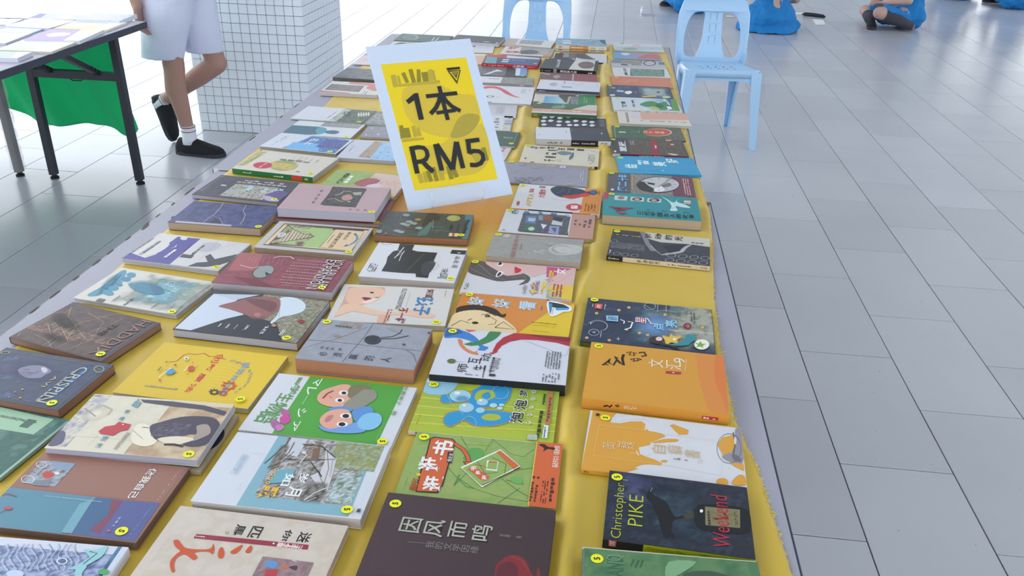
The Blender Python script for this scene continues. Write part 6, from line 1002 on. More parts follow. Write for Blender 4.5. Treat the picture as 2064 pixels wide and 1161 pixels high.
book('olive green map-style cover with a bold red and white slanted title', 'g', [(507, 110), (1576, 200), (1522, 688), (352, 552)], 26, '#8aa45c', '#b8b2a0', [
    ('N', (507, 110), (1522, 688), ['#8ca860', '#86a258', '#94a862', '#8aa45c', '#9aa464'], 1.3, 5)] + [('L', '#4c6444', .7, *p) for p in (((720, 120), (830, 130), (860, 200), (1050, 210), (1070, 155)), ((830, 130), (900, 260), (960, 300)), ((1010, 250), (1060, 160), (1200, 270), (1290, 290), (1365, 235)), ((730, 360), (790, 430), (920, 520), (1100, 580), (1330, 620)), ((1100, 630), (1260, 520)), ((780, 500), (850, 430), (920, 360)), ((1130, 450), (1250, 540), (1340, 590)), ((1000, 420), (1200, 390), (1380, 370)))] + [('L', '#4f8c50', 1.6, *p) for p in (((800, 440), (870, 510), (930, 520)), ((1040, 320), (1160, 330)), ((1160, 460), (1290, 490)), ((820, 420), (780, 500)))] + [
    ('W', '#5c9c50', (900, 230), (990, 240), (980, 310), (900, 330), (850, 300)), ('W', '#6ca45c', (1200, 440), (1280, 450), (1270, 490), (1210, 480)),
    ('P', '#22262c', (635, 145), (770, 160), (792, 180), (700, 500), (662, 558), (500, 548), (530, 410), (580, 260), (605, 160)), ('P', '#c9603a', (640, 152), (765, 166), (785, 184), (690, 500), (655, 548), (508, 542), (540, 410), (588, 262), (612, 164)),
    ('L', '#2c2620', 6.4, (785, 195), (850, 240), (880, 290), (888, 330)), ('L', '#c9603a', 5, (785, 195), (850, 240), (880, 290), (888, 330)), ('P', '#2c2620', (845, 325), (920, 330), (880, 372)), ('P', '#c9603a', (855, 330), (912, 333), (882, 366))] + [
    ('T', ch, c, 'u', a, b, w_) for ch, a, b in (('逛', (540, 425), (725, 550)), ('逛', (505, 285), (712, 405)), ('书', (610, 165), (795, 290))) for c, w_ in (('#3c5c9c', .07), ('#e6e8ea', .045))] + [
    ('P', '#22262c', (735, 258), (775, 262), (762, 340), (728, 335)), ('T', '慢走读', '#e4e6e8', 'u', (742, 264), (765, 335), 0), ('T', '穩走开坊', '#b83a2c', 'u', (470, 440), (515, 545), .02), ('E', '#d8b83c', 520, 424, 17, 13), ('D', '#7c3024', 'u', (440, 445), (415, 540), 1, .8),
    ('P', '#e4ebe0', (828, 372), (1120, 240), (1266, 364), (985, 518)), ('P', '#8aa85c', (840, 378), (1115, 252), (1250, 366), (978, 505)), ('P', '#c0683c', (1090, 262), (1118, 248), (1258, 362), (1215, 388)), ('L', '#4c3c34', 1.4, (985, 505), (1262, 375)), ('P', '#e4e6e2', (1022, 322), (1105, 330), (1095, 400), (1015, 392)), ('P', '#8aa85c', (1028, 335), (1098, 340), (1092, 390), (1022, 384)), ('P', '#b8643c', (1036, 326), (1098, 332), (1096, 342), (1034, 338)), ('P', '#c85c3c', (880, 385), (930, 365), (1040, 440), (1020, 470), (980, 465)), ('L', '#c85c3c', 1.2, (930, 352), (990, 360), (1020, 380)),
    ('T', '书', '#e8eaec', 'u', (898, 362), (950, 400), .05), ('T', '逛', '#e8eaec', 'u', (935, 395), (985, 430), .05), ('T', '逛', '#e8eaec', 'u', (980, 430), (1030, 468), .05), ('L', '#3c5c3c', .6, (950, 330), (1010, 420), (1100, 410)), ('L', '#3c5c3c', .6, (1060, 300), (1160, 350), (1150, 420)),
    ('P', '#c9633a', (1392, 182), (1576, 198), (1522, 688), (1322, 660)), ('L', '#d8b84c', 1.4, (1388, 184), (1322, 660)), ('W', '#33221c', (1400, 210), (1440, 205), (1470, 225), (1520, 230), (1515, 250), (1470, 240), (1430, 260), (1440, 235)), ('T', '穩走开坊①《走进书》', '#e8dcd4', 'u', (1508, 205), (1545, 385), .015), ('D', '#4c2c24', 'u', (1485, 395), (1520, 640), 1, .95), ('D', '#5c2c20', 'u', (1345, 400), (1400, 640), 2, .85), ('D', '#5c2c20', 'u', (1405, 460), (1480, 640), 3, .8)], st=(562, 152), mode='u')
book('large dark brown book with embossed pale title, nearest the camera', 'g', [(300, 549), (1526, 683)], 70, '#44343a', '#6c5c58', [
    ('G', (300, 549), (1470, 1300), '#48373c', '#3f3035', 'x'), ('W', '#7c2c30', (1080, 1120), (1110, 1060), (1180, 1012), (1260, 1015), (1310, 1060), (1340, 1130), (1380, 1170), (1390, 1100), (1410, 1150), (1380, 1300), (1100, 1300)), ('W', '#5c2a30', (1090, 1130), (1130, 1070), (1200, 1060), (1250, 1120), (1220, 1280), (1110, 1280)), ('L', '#8c3a3a', 2, (1200, 1018), (1280, 1050), (1330, 1130))] + [
    ('T', ch, c, 'u', (a[0] + d_, a[1] + d_), (b[0] + d_, b[1] + d_), w_) for ch, a, b in (('因', (372, 728), (558, 848)), ('风', (548, 742), (728, 880)), ('而', (730, 758), (885, 888)), ('鸣', (895, 782), (1068, 912))) for c, d_, w_ in (('#20181c', 5, .02), ('#a8ab9c', 0, .008))] + [
    ('L', '#7c7a74', .7, (440, 914), (570, 925)), ('T', '我的文学因缘', '#7f7d78', 'uv', (568, 905), (965, 1000), 0), ('T', '亚霞　著', '#857f78', 'uv', (1115, 855), (1275, 892), 0), ('D', '#6e5646', 'u', (282, 805), (160, 1140), 1, .95)], st=(352, 634), mode='u', sp='f', dep=.152)
# ---- centre-right column from the sign downwards
book('cream cover with outlined face drawing, woman with flowing grey hair and red lips', 'l', [(36, 703), (800, 768), (770, 1002), (-46, 938)], 22, '#c9c8ce', '#c4c2c0', [
    ('W', '#55504e', (30, 705), (120, 712), (190, 740), (240, 790), (300, 820), (400, 800), (465, 830), (450, 870), (380, 888), (430, 850), (330, 855), (230, 860), (120, 830), (10, 790)), ('L', '#8d8886', 1.2, (60, 715), (120, 760), (180, 815), (280, 850)), ('L', '#8d8886', 1.2, (20, 760), (100, 800), (200, 845)), ('L', '#a09a98', 1, (330, 835), (420, 820), (440, 850)), ('P', '#d0a8a4', (130, 715), (420, 735), (440, 780), (400, 800), (300, 822), (240, 792), (190, 745)), ('W', '#d0aca8', (140, 715), (420, 735), (440, 770), (430, 800), (300, 820), (230, 785)), ('P', '#d0aca8', (440, 745), (590, 752), (585, 800), (480, 830), (430, 800)),
    ('W', '#c02c3c', (355, 755), (375, 762), (402, 775), (395, 790), (360, 802), (352, 780)), ('W', '#e8eaee', (225, 745), (245, 715), (270, 735), (255, 752)), ('W', '#26242a', (232, 742), (246, 718), (262, 735)), ('W', '#e8eaee', (215, 830), (232, 790), (272, 795), (255, 820)), ('W', '#26242a', (224, 825), (238, 797), (258, 800), (245, 818)), ('L', '#3c3434', 1, (170, 712), (205, 725)), ('L', '#a47c78', .6, (340, 790), (352, 810)),
    ('P', '#c04c84', (590, 755), (770, 770), (740, 800), (650, 830), (585, 830)), ('P', '#d0aca8', (770, 772), (800, 768), (778, 900), (650, 930), (600, 920), (600, 860), (680, 800)), ('L', '#8c6460', .6, (800, 790), (690, 860), (620, 880), (600, 900)), ('P', '#d8b83c', (600, 905), (785, 890), (772, 1002), (590, 985)), ('P', '#7ca0c0', (590, 950), (640, 930), (700, 960), (690, 995), (600, 985)), ('N', (595, 925), (690, 990), ['#5c8cb8', '#a0a088', '#d0b858', '#9ca4a8'], 3, 3),
    ('T', '女', '#e4e0e4', 'u', (640, 768), (732, 812), .03), ('T', '灵', '#d8c02c', 'u', (600, 775), (650, 838), .03), ('T', '小', '#c0442c', 'u', (570, 835), (640, 870), .0), ('T', '傻', '#8c6c9c', 'u', (455, 850), (540, 965), .05), ('T', '傻', '#e4c42c', 'u', (460, 852), (538, 960), .02), ('T', '欢', '#e4c42c', 'u', (535, 855), (600, 960), .03), ('T', 'Echo傻姐书', '#5c545c', 'u', (412, 885), (438, 958), 0), ('D', '#a83c3c', 'u', (620, 880), (715, 978), 3, .95), ('D', '#44444c', 'u', (25, 875), (-20, 920), 2, .6)],
    st=(66, 716), mode='u', sp='n', spc='#c9cad2', spine=[('D', '#3c3c44', 'h', (.6, .3), (.85, .7), 1, .8), ('B', '#33343c', (.78, .2), (.8, .8))])
book('grey weathered paperback with a white moon and seabird drawings', 'l', [(205, 503), (856, 560), (838, 728), (143, 674)], 50, '#8f8e8b', '#a89688', [
    ('N', (205, 503), (838, 728), ['#8a8986', '#989794', '#8f8e8b', '#a09e9a'], 1.7, 3), ('W', '#b4b3b0', (600, 625), (650, 595), (730, 590), (820, 600), (850, 620), (820, 655), (720, 668), (640, 660)), ('E', '#9a9a98', 695, 628, 76, 32), ('W', '#b8b6b2', (640, 615), (700, 605), (770, 620), (750, 650), (680, 650)), ('W', '#a8b4b8', (690, 620), (730, 618), (735, 640), (700, 642)), ('L', '#c4c4c0', 1.4, (450, 655), (510, 640), (560, 660)), ('L', '#c4c4c0', 1.6, (490, 630), (510, 650), (545, 640), (585, 635)), ('L', '#bcbcb8', 1.4, (535, 560), (580, 572), (600, 555)), ('L', '#bcbcb8', 1.2, (470, 570), (500, 560)), ('L', '#c4c4c0', 1.5, (790, 620), (830, 600), (850, 600)), ('W', '#b0b0ac', (265, 530), (300, 515), (325, 525), (300, 542)), ('L', '#b8a49c', 1, (240, 600), (280, 610), (250, 625)),
    ('T', '你的流浪记', '#a87c74', 'u', (340, 520), (375, 680), .03)][:-1] + [('T', ch, '#a4746c', 'u', (x, y), (x + 42, y + 28), .02) for ch, x, y in (('大', 352, 520), ('唐', 345, 548), ('流', 338, 578), ('浪', 330, 606), ('記', 322, 636), ('集', 316, 660))] + [('D', '#a4746c', 'u', (395, 580), (415, 630), 1, 1), ('P', '#a89c98', (600, 575), (640, 580), (635, 600), (600, 595))], st=(238, 511), mode='u')
book('white book with a collage of six nature photos and a pink end panel', 'l', [(292, 330), (946, 378), (920, 552), (230, 497)], 30, '#c6c8ce', '#c0988c', [
    ('P', '#b88c80', (775, 365), (946, 378), (920, 552), (745, 536)), ('P', '#45474e', (415, 360), (730, 380), (745, 525), (385, 497)), ('N', (418, 362), (735, 520), ['#3c3e46', '#5c6068', '#45474e', '#8c8e94'], 2, 3), ('P', '#55759c', (440, 378), (515, 384), (505, 440), (430, 432)), ('P', '#a0b4c8', (455, 395), (510, 400), (498, 425), (450, 420)), ('P', '#7c8c9c', (525, 372), (560, 375), (560, 415), (528, 412)), ('P', '#8c5038', (565, 378), (632, 384), (625, 420), (560, 415)), ('P', '#b8bec4', (640, 392), (708, 398), (700, 455), (620, 445)), ('P', '#2c3034', (640, 392), (708, 398), (700, 430), (630, 412)), ('P', '#33684c', (430, 450), (518, 456), (512, 502), (424, 495)), ('W', '#b8c8bc', (450, 475), (480, 462), (500, 480), (470, 492)), ('P', '#55506c', (530, 425), (600, 430), (600, 490), (525, 480)), ('P', '#d0d4d8', (545, 440), (590, 450), (560, 480)), ('P', '#8c94b4', (610, 456), (680, 460), (672, 520), (598, 510)), ('P', '#4c5c7c', (620, 470), (660, 470), (650, 510)),
    ('T', '四', '#3f6c90', 'u', (330, 338), (385, 368), .02), ('T', '季', '#3f6c90', 'u', (415, 345), (470, 378), .03), ('T', '好', '#3f6c90', 'u', (520, 350), (565, 380), .03), ('T', '歌', '#3f6c90', 'u', (610, 358), (665, 385), .02), ('D', '#5c4c50', 'u', (780, 390), (930, 470), 4, .6), ('D', '#7c7c84', 'u', (725, 370), (755, 385), 2, 1), ('D', '#a03c3c', 'h', (265, 480), (320, 492), 1, .8)], st=(322, 340), mode='u', sp='n', spc='#b48c82', spine=[('D', '#3c3038', 'h', (.8, .3), (.9, .75), 1, 1), ('B', '#7ca044', (.97, .1), (1, .9))])
book('white and orange economics book with a dark fish drawing and red stamp', 'l', [(383, 146), (1002, 186), (968, 372), (332, 322)], 32, '#c8c8cc', '#c8c0b4', [
    ('P', '#cc8438', (870, 178), (1002, 186), (968, 372), (825, 358)), ('W', '#2c3244', (615, 190), (660, 165), (760, 172), (850, 190), (880, 205), (940, 192), (960, 215), (930, 230), (885, 222), (830, 240), (740, 250), (660, 235)), ('W', '#b83a30', (700, 236), (800, 228), (880, 212), (900, 235), (840, 245), (760, 258)), ('L', '#5c8cb0', 1, (660, 215), (720, 195), (700, 180)), ('L', '#5c8cb0', 1, (740, 220), (760, 180), (800, 200), (830, 190)), ('L', '#5c8cb0', .8, (780, 230), (810, 210)), ('W', '#3c5c94', (900, 205), (935, 192), (950, 215), (925, 225)),
    ('L', '#5c5c60', .5, (610, 250), (680, 268), (790, 268)), ('T', 'AFTA', '#c9a444', 'u', (430, 215), (498, 310), .02), ('T', '盲', '#b04030', 'u', (455, 178), (500, 215), .01), ('T', '大爆炸', '#b83c2c', 'u', (520, 185), (590, 250), .01), ('T', '家', '#4c4448', 'u', (530, 160), (585, 182), 0), ('E', '#c03840', 786, 318, 58, 25), ('P', '#e0d4d4', (765, 306), (815, 308), (812, 332), (765, 330)), ('D', '#a02830', 'h', (770, 310), (808, 330), 2, .9), ('P', '#a8343c', (372, 275), (392, 278), (384, 305), (366, 302)), ('D', '#8c5424', 'u', (860, 290), (955, 350), 4, .9), ('D', '#9c5c2c', 'u', (960, 195), (985, 230), 1, .9)], st=(414, 158), mode='u', sp='n', spc='#cc8438', spine=[('B', '#23263a', (.20, .0), (.70, 1)), ('D', '#cc9c5c', 'h', (.42, .3), (.62, .75), 1, 1), ('B', '#d0ccc8', (.90, .0), (1, 1)), ('B', '#7c5c58', (.93, .2), (.97, .8))])
book('plain mauve-grey book with pebble print, partly behind the sign', 'v', [(175, 490), (1692, 572), (1612, 945), (0, 870)], 30, '#8c8b9a', '#9c8a84', [
    ('N', (175, 490), (1612, 945), ['#888796', '#91909f', '#8c8b9a'], 1.2, 4)] + [('O', '#55545c', 350 + 75 * (k % 7) + 20 * (k % 2), 790 + 38 * (k // 7) + 6 * (k % 3), 30, 15, .3) for k in range(18)] + [('L', '#a09fae', .5, (960, 720), (1050, 690), (1180, 730), (1210, 790), (1150, 850), (1050, 860)), ('T', '文学人的文化发展', '#c9c9d4', 'uv', (330, 525), (1080, 600), .0), ('D', '#a8a8b4', 'h', (250, 565), (1150, 645), 1, .6), ('P', '#9c9cc0', (1150, 570), (1275, 580), (1245, 630), (1130, 618)), ('O', '#dcdce4', 1200, 600, 50, 22, .3), ('D', '#c4c4cc', 'u', (1500, 650), (1600, 865), 2, .7), ('P', '#b4a488', (1275, 900), (1410, 905), (1410, 922), (1275, 918))], st=(280, 508), mode='u')
book('cream essay book with two small grey fish and a black title row', 'v', [(525, 208), (1876, 258), (1822, 600), (405, 492)], 48, '#c9c2b2', '#bba888', [
    ('W', '#6c7c84', (1095, 340), (1170, 310), (1290, 318), (1380, 345), (1300, 378), (1180, 380)), ('W', '#5c6c74', (1320, 470), (1315, 420), (1350, 370), (1395, 330), (1400, 390), (1375, 440)), ('L', '#9c4c48', 1, (1600, 255), (1720, 305), (1860, 350)), ('P', '#26262a', (620, 500), (685, 502), (680, 516), (612, 514)), ('D', '#77706c', 'u', (1640, 360), (1790, 545), 5, .6), ('D', '#a8a094', 'u', (1100, 400), (1200, 500), 3, .4), ('P', '#6c5c58', (515, 425), (550, 427), (540, 450), (505, 447))] + [
    ('T', ch, '#2c2a2c', 'u', a, b, .02) for ch, a, b in (('古', (610, 215), (700, 262)), ('今', (690, 230), (760, 275)), ('书', (770, 232), (905, 272)), ('写', (920, 232), (1075, 270)), ('在', (1095, 250), (1240, 295)), ('道', (1265, 255), (1415, 300)), ('家', (1440, 265), (1590, 312)), ('笔', (920, 280), (1110, 315)), ('墨', (895, 330), (1085, 380)), ('春', (870, 395), (1080, 440)), ('千', (850, 455), (1070, 500)))], st=(575, 205), mode='u', sp='n', spc='#bfa984', spine=[('B', '#24242a', (.955, 0), (.995, 1)), ('B', '#3c3430', (.9, .35), (.92, .65))])
book('thick novel whose cover is half white and half black', 'k', [(568, 800), (1150, 808), (1193, 918), (566, 896)], 48, '#3c3d46', '#b4b2b4', [
    ('P', '#c8cad4', (568, 798), (848, 802), (864, 905), (564, 898)), ('D', '#8c8c98', 'u', (812, 825), (832, 848), 1, 1), ('E', '#8c8c98', 600, 860, 4, 5), ('E', '#b8b8c0', 1112, 852, 7, 6), ('D', '#9c9ca4', 'u', (862, 815), (872, 835), 1, 1)], st=(608, 806), mode='u', sp='n', spc='#1e1f24', spine=[('B', '#b8b8bc', (0, 0), (.47, 1)), ('D', '#6c6c74', 'h', (.05, .3), (.36, .75), 1, .6), ('D', '#b4b4b8', 'h', (.49, .3), (.82, .7), 1, .9), ('B', '#c4c6cc', (.83, .05), (1, .95)), ('T', 'AD', '#22242a', 'u', (.87, .3), (.95, .7), .01)])
book('black cover filled with scattered white calligraphy', 'k', [(612, 700), (1145, 722), (1143, 815), (583, 798)], 12, '#33343c', '#b0b0b4', [
    ('W', '#d0d2d8', (x, y), (x + 22, y - 10), (x + 48, y), (x + 20, y + 10)) for x, y in ((620, 720), (680, 715), (745, 725), (815, 715), (880, 710), (945, 715), (1010, 722), (610, 750), (670, 748), (740, 755), (810, 758), (875, 750), (945, 755), (1008, 760), (615, 780), (735, 785), (880, 785), (945, 782), (1010, 788), (825, 785))] + [('D', '#8c8c94', 'u', (1090, 735), (1140, 800), 4, .9), ('P', '#c8cad0', (1070, 722), (1142, 725), (1142, 733), (1070, 730))], st=(630, 706), mode='u')
book('dark green and pink banded book with a green spine', 'k', [(562, 597), (1078, 620), (1070, 706), (528, 684)], 34, '#3e5048', '#c4bcb4', [
    ('P', '#3c6a50', (720, 603), (985, 615), (920, 645), (700, 640)), ('P', '#c0bcb0', (1000, 618), (1078, 620), (1072, 665), (860, 655)), ('W', '#6c8c74', (690, 640), (760, 622), (820, 635), (760, 650)), ('P', '#c49484', (545, 645), (1072, 665), (1070, 690), (535, 668)), ('P', '#c8c4c4', (535, 668), (1070, 690), (1070, 704), (530, 680)), ('D', '#e0c4bc', 'h', (620, 652), (1000, 682), 1, .8), ('D', '#9cb8a4', 'u', (780, 612), (812, 642), 2, .9)], st=(597, 604), mode='u', sp='n', spc='#4c7440', spine=[('B', '#3c5848', (.14, .6), (1, 1)), ('B', '#b4683c', (.03, .3), (.09, .7))])
book('pale book with a sky photo, dark photo block and green end panel', 'k', [(572, 516), (1068, 538), (1058, 622), (540, 598)], 22, '#c4c0b8', '#a8a49c', [
    ('P', '#7cb0cc', (645, 545), (800, 550), (795, 610), (625, 602)), ('G', (650, 545), (790, 608), '#5c9cc4', '#a8c4cc', 'x'), ('W', '#55564c', (760, 535), (900, 540), (850, 570), (820, 600), (790, 575)), ('P', '#a8a498', (840, 548), (910, 548), (880, 612), (820, 610)), ('P', '#33353a', (862, 545), (918, 548), (905, 614), (838, 612)), ('N', (860, 548), (905, 612), ['#2c2e34', '#8c8e90', '#44464c'], 9, 3), ('P', '#3f7c50', (922, 536), (1068, 538), (1058, 622), (910, 614)), ('D', '#8cb494', 'u', (960, 550), (1000, 600), 2, .8), ('P', '#8c7c70', (572, 516), (920, 530), (915, 540), (568, 526)), ('P', '#3c4440', (540, 588), (600, 590), (590, 600), (540, 598))], mode='u')
book('maroon-spined book lying under the white and navy one', 'k', [(590, 430), (1098, 452), (1096, 545), (560, 522)], 10, '#8a2c3c', '#a04450', [], mode='u', sp='n', spc='#8a2434')
book('white book with a navy band and a small round emblem', 'k', [(602, 403), (1100, 436), (1096, 512), (583, 486)], 26, '#c8cad4', '#b4b4bc', [('E', '#a8a4b4', 715, 448, 32, 14), ('D', '#8c8c98', 'h', (780, 450), (900, 482), 1, .6), ('L', '#44444c', 2.2, (808, 422), (806, 445)), ('D', '#b0b0b8', 'h', (820, 432), (1000, 460), 2, .3), ('L', '#7c7c88', .8, (1078, 448), (1070, 470))], st=(620, 408), mode='u', zb=.008, sp='n', spc='#3c4054', spine=[('D', '#b8bac4', 'h', (.03, .3), (.15, .7), 1, 1), ('B', '#b8b8c0', (0, 0), (1, .14))])
book('dim maroon book with white ribbon-like drawing', 'k', [(612, 350), (1072, 366), (1070, 442), (592, 412)], 20, '#6c4a50', '#8c6c6c', [('P', '#8a4a50', (860, 360), (1072, 366), (1070, 442), (860, 430)), ('W', '#9c8c90', (710, 385), (740, 372), (775, 380), (740, 400)), ('L', '#b8a8ac', 1.2, (720, 362), (790, 372), (840, 366)), ('L', '#b0a0a4', 1.2, (730, 405), (800, 392), (850, 398)), ('P', '#b09ca0', (872, 362), (884, 362), (880, 420), (868, 420)), ('D', '#b8a8ac', 'h', (640, 355), (700, 372), 1, 1)], st=(623, 356), mode='u')
book('black cover with an old man portrait and bold black spine', 'k', [(650, 230), (1082, 256), (1070, 342), (608, 314)], 34, '#33353e', '#8c8c90', [('P', '#c4c2bc', (900, 245), (1060, 256), (1042, 338), (838, 325)), ('W', '#6c5c58', (920, 280), (960, 262), (1020, 265), (1050, 285), (1030, 315), (960, 318), (925, 300)), ('L', '#c4b8b0', 1.2, (940, 285), (1030, 290)), ('L', '#3c3434', 1.2, (935, 295), (1030, 303)), ('P', '#a8a8ac', (748, 245), (775, 248), (758, 308), (728, 306)), ('D', '#33353e', 'u', (735, 250), (765, 305), 1, 1), ('P', '#2c2e34', (1060, 255), (1082, 256), (1070, 342), (1050, 340))], st=(665, 233), mode='u', sp='n', spc='#191a1e', spine=[('B', '#8c8884', (.24, 0), (.30, 1)), ('T', '蔡田昌大志', '#c8c4c0', 'h', (.36, .2), (.66, .8), .02), ('D', '#8c8c90', 'h', (.03, .3), (.2, .7), 1, .8), ('D', '#c8c4c0', 'h', (.86, .2), (.95, .8), 1, 1)])
book('white and black cover with a suited figure, beyond the old man portrait', 'k', [(735, 188), (1148, 197), (1158, 276), (702, 246)], 14, '#c4c6cc', '#33343a', [('P', '#33353c', (735, 186), (1000, 192), (860, 215), (870, 262), (700, 250)), ('N', (850, 190), (900, 240), ['#33353c', '#7c7c80', '#4c4c50', '#8c8c8c'], 7, 4), ('W', '#55555a', (900, 200), (960, 195), (1030, 230), (1060, 245), (960, 240), (900, 225)), ('P', '#8c8c90', (800, 190), (845, 192), (840, 228), (790, 225))], st=(752, 190), mode='u')
for k in (0, 1):
    book(('lower' if k == 0 else 'top') + ' of two identical blue seascape novels with orange spines', 'k', [(742, 68 + (1 - k) * 22), (1148, 84 + (1 - k) * 22), (1146, 138 + (1 - k) * 22), (732, 128 + (1 - k) * 22)], 22, '#7c9cb4', '#b4a490', [
        ('N', (742, 68), (1146, 138), ['#5c8cb0', '#a0b8c4', '#4c7ca0', '#b4c0c4', '#3c7894'], 2.2, 3, .5, 2), ('P', '#2f5c7c', (1090, 88), (1110, 82), (1148, 84), (1146, 128), (1100, 100)), ('D', '#d4dce4', 'h', (790, 80), (880, 118), 2, .8), ('L', '#c9dce4', 1.4, (900, 110), (1000, 122), (1120, 124))] if k else [], mode='u', t=.0135, zb=.0135 * k, sp='n', spc='#c9c0b4', spine=[('B', '#b8824c', (.27, 0), (.64, 1)), ('D', '#e4d4bc', 'h', (.30, .25), (.56, .75), 1, 1), ('B', '#8c5c54', (.05, .35), (.12, .65)), ('D', '#4c444c', 'h', (.68, .3), (.80, .7), 1, .9), ('D', '#6c646c', 'h', (.86, .3), (.95, .7), 1, .7)])
# ---- right-hand column, far to near
book('pastel pink and white book, farthest in the right column', 'o', [(228, 150), (782, 174), (798, 250), (196, 244)], 14, '#c4c8cc', '#b0b0b0', [('P', '#a9bcc8', (250, 195), (790, 200), (795, 240), (220, 238)), ('P', '#c9b0b4', (440, 170), (540, 172), (500, 205), (430, 200)), ('P', '#8ca494', (320, 215), (430, 205), (500, 225), (480, 240), (330, 238)), ('L', '#a84c4c', 1, (365, 160), (440, 152)), ('P', '#4c4448', (290, 158), (335, 160), (330, 166), (290, 164)), ('E', '#3c3c44', 662, 220, 5, 4)], mode='u')
book('slim sky blue and coral book, second farthest in the right column', 'o', [(218, 257), (752, 282), (765, 352), (214, 336)], 6, '#7c9cbc', '#a8a8ac', [('G', (218, 257), (765, 352), '#5c9cc8', '#b0848c', 'x'), ('W', '#b86c70', (480, 335), (560, 300), (640, 285), (740, 300), (755, 345), (620, 335)), ('W', '#c8ccd8', (300, 275), (380, 272), (400, 290), (340, 300)), ('L', '#8c7cac', 1.4, (500, 325), (560, 300), (620, 290)), ('L', '#8c7cac', 1.4, (580, 330), (640, 300), (720, 290))], mode='u')
book('grey-blue striped book with a photo of oval frames', 'o', [(190, 346), (808, 372), (825, 452), (184, 436)], 8, '#b0b0b4', '#a4a09c', [('P', '#6c7c90', (190, 350), (550, 365), (545, 395), (190, 388)), ('P', '#5c7494', (740, 378), (808, 380), (812, 412), (742, 408)), ('O', '#55565c', 635, 392, 75, 32, .22), ('N', (300, 355), (540, 420), ['#8c8478', '#5c5c60', '#b0a898', '#6c707c'], 8, 4), ('P', '#b0b0b4', (190, 392), (420, 400), (420, 440), (190, 432)), ('W', '#4c484c', (300, 400), (370, 405), (380, 418), (310, 415))], mode='u')
book('white book with dark green seal-script block print', 'o', [(208, 437), (848, 457), (866, 558), (204, 545)], 6, '#c8cacc', '#b0b0b0', [('P', '#5c7870', (410, 452), (805, 466), (810, 550), (405, 540)), ('N', (410, 452), (808, 548), ['#4c6c60', '#a0b0a8', '#3f5c54', '#8ca098', '#55706a'], 13, 3), ('T', '篆印', '#44444a', 'u', (320, 450), (385, 535), .04), ('D', '#8c8c90', 'u', (270, 455), (290, 525), 1, .5)], mode='u')
book('plain orange book with a white curly title', 'o', [(202, 548), (876, 560), (886, 680), (184, 662)], 8, '#c4795c', '#b4a49c', [('G', (202, 548), (886, 680), '#c4775a', '#c47e64', 'x'), ('L', '#e0c4b8', 2, (390, 580), (440, 590), (500, 582)), ('L', '#e0c4b8', 2.2, (285, 605), (350, 600), (400, 612), (380, 595), (430, 600)), ('L', '#e0c4b8', 2, (330, 622), (380, 625), (345, 615)), ('L', '#e0c4b8', 1.6, (420, 605), (490, 600), (480, 610))], st=(247, 554), mode='u')
NIGHT = lambda dx=0: []
book('navy starry-night book with a sleeping child, middle of the right column', 'o', [(150, 645), (885, 668), (902, 806), (135, 776)], 30, '#3c4458', '#a0a4a8', [
    ('N', (150, 645), (902, 806), ['#343c54', '#44506c', '#3c4458', '#55607c'], 1.6, 5), ('S', (480, 655), (902, 806), ['#6c90ac', '#a0a8a0', '#8ca4b0', '#a8a48c'], 3, 5), ('P', '#a8c4dc', (255, 705), (335, 712), (330, 730), (250, 724)), ('W', '#e4e6ea', (340, 730), (400, 715), (430, 735), (380, 755)), ('L', '#d48c94', 1.6, (400, 715), (480, 725), (460, 745)), ('L', '#a4c4d8', 1.4, (560, 730), (600, 700), (640, 730)), ('E', '#b08c60', 210, 680, 26, 10), ('E', '#dcdfe4', 200, 765, 34, 9), ('P', '#d4b44c', (540, 780), (700, 768), (720, 785), (560, 792)), ('E', '#6c4850', 735, 732, 20, 10), ('E', '#b8c4a0', 830, 790, 50, 14), ('P', '#5c9c9c', (760, 770), (800, 765), (790, 785))], st=(172, 653), mode='u')
book('white book with green island trees over blue water', 'o', [(205, 790), (966, 808), (992, 952), (200, 934)], 34, '#bfc8d0', '#b8bcc0', [
    ('G', (520, 800), (850, 950), '#bfd0dc', '#7ca8c4', 'x'), ('P', '#5c9048', (870, 806), (966, 808), (992, 952), (905, 948)), ('W', '#4c8450', (520, 870), (600, 840), (680, 838), (740, 860), (820, 840), (850, 880), (870, 920), (780, 940), (700, 935), (640, 910), (560, 895)), ('W', '#a8b468', (620, 905), (700, 900), (760, 935), (690, 938)), ('W', '#2f6440', (700, 880), (760, 865), (800, 900), (740, 915)), ('P', '#3c6c98', (820, 808), (880, 810), (900, 945), (860, 945), (880, 880)), ('P', '#dce0e4', (830, 895), (890, 905), (895, 935), (850, 930)), ('P', '#3c3c44', (835, 880), (890, 882), (890, 890), (835, 888)), ('T', '生命', '#26282e', 'u', (415, 820), (470, 905), .02), ('T', '教育', '#26282e', 'u', (295, 835), (370, 910), .02), ('L', '#44464c', 1, (420, 828), (470, 818)), ('D', '#8c8c90', 'u', (265, 895), (272, 908), 1, 1)], st=(258, 797), mode='u', sp='n', spc='#c8ccd0', spine=[('D', '#2c2e34', 'h', (.27, .2), (.65, .8), 1, .7), ('D', '#55575c', 'h', (.07, .3), (.22, .7), 1, .9), ('D', '#55575c', 'h', (.7, .3), (.95, .7), 1, .6)])
book('cream and peach calendar book overhanging the right table edge', 'o', [(272, 955), (1078, 976), (1108, 1122), (265, 1096)], 32, '#cac4bc', '#b0aca4', [
    ('P', '#cc9f90', (500, 962), (1078, 976), (1095, 1055), (560, 1050), (420, 1020)), ('P', '#c4c0c4', (410, 960), (520, 963), (540, 1050), (450, 1040)), ('D', '#5c5458', 'h', (490, 1055), (1085, 1090), 1, .6), ('D', '#4c4a50', 'u', (345, 965), (405, 1080), 2, 1), ('D', '#77707c', 'u', (312, 1060), (325, 1080), 1, 1)], mode='u')
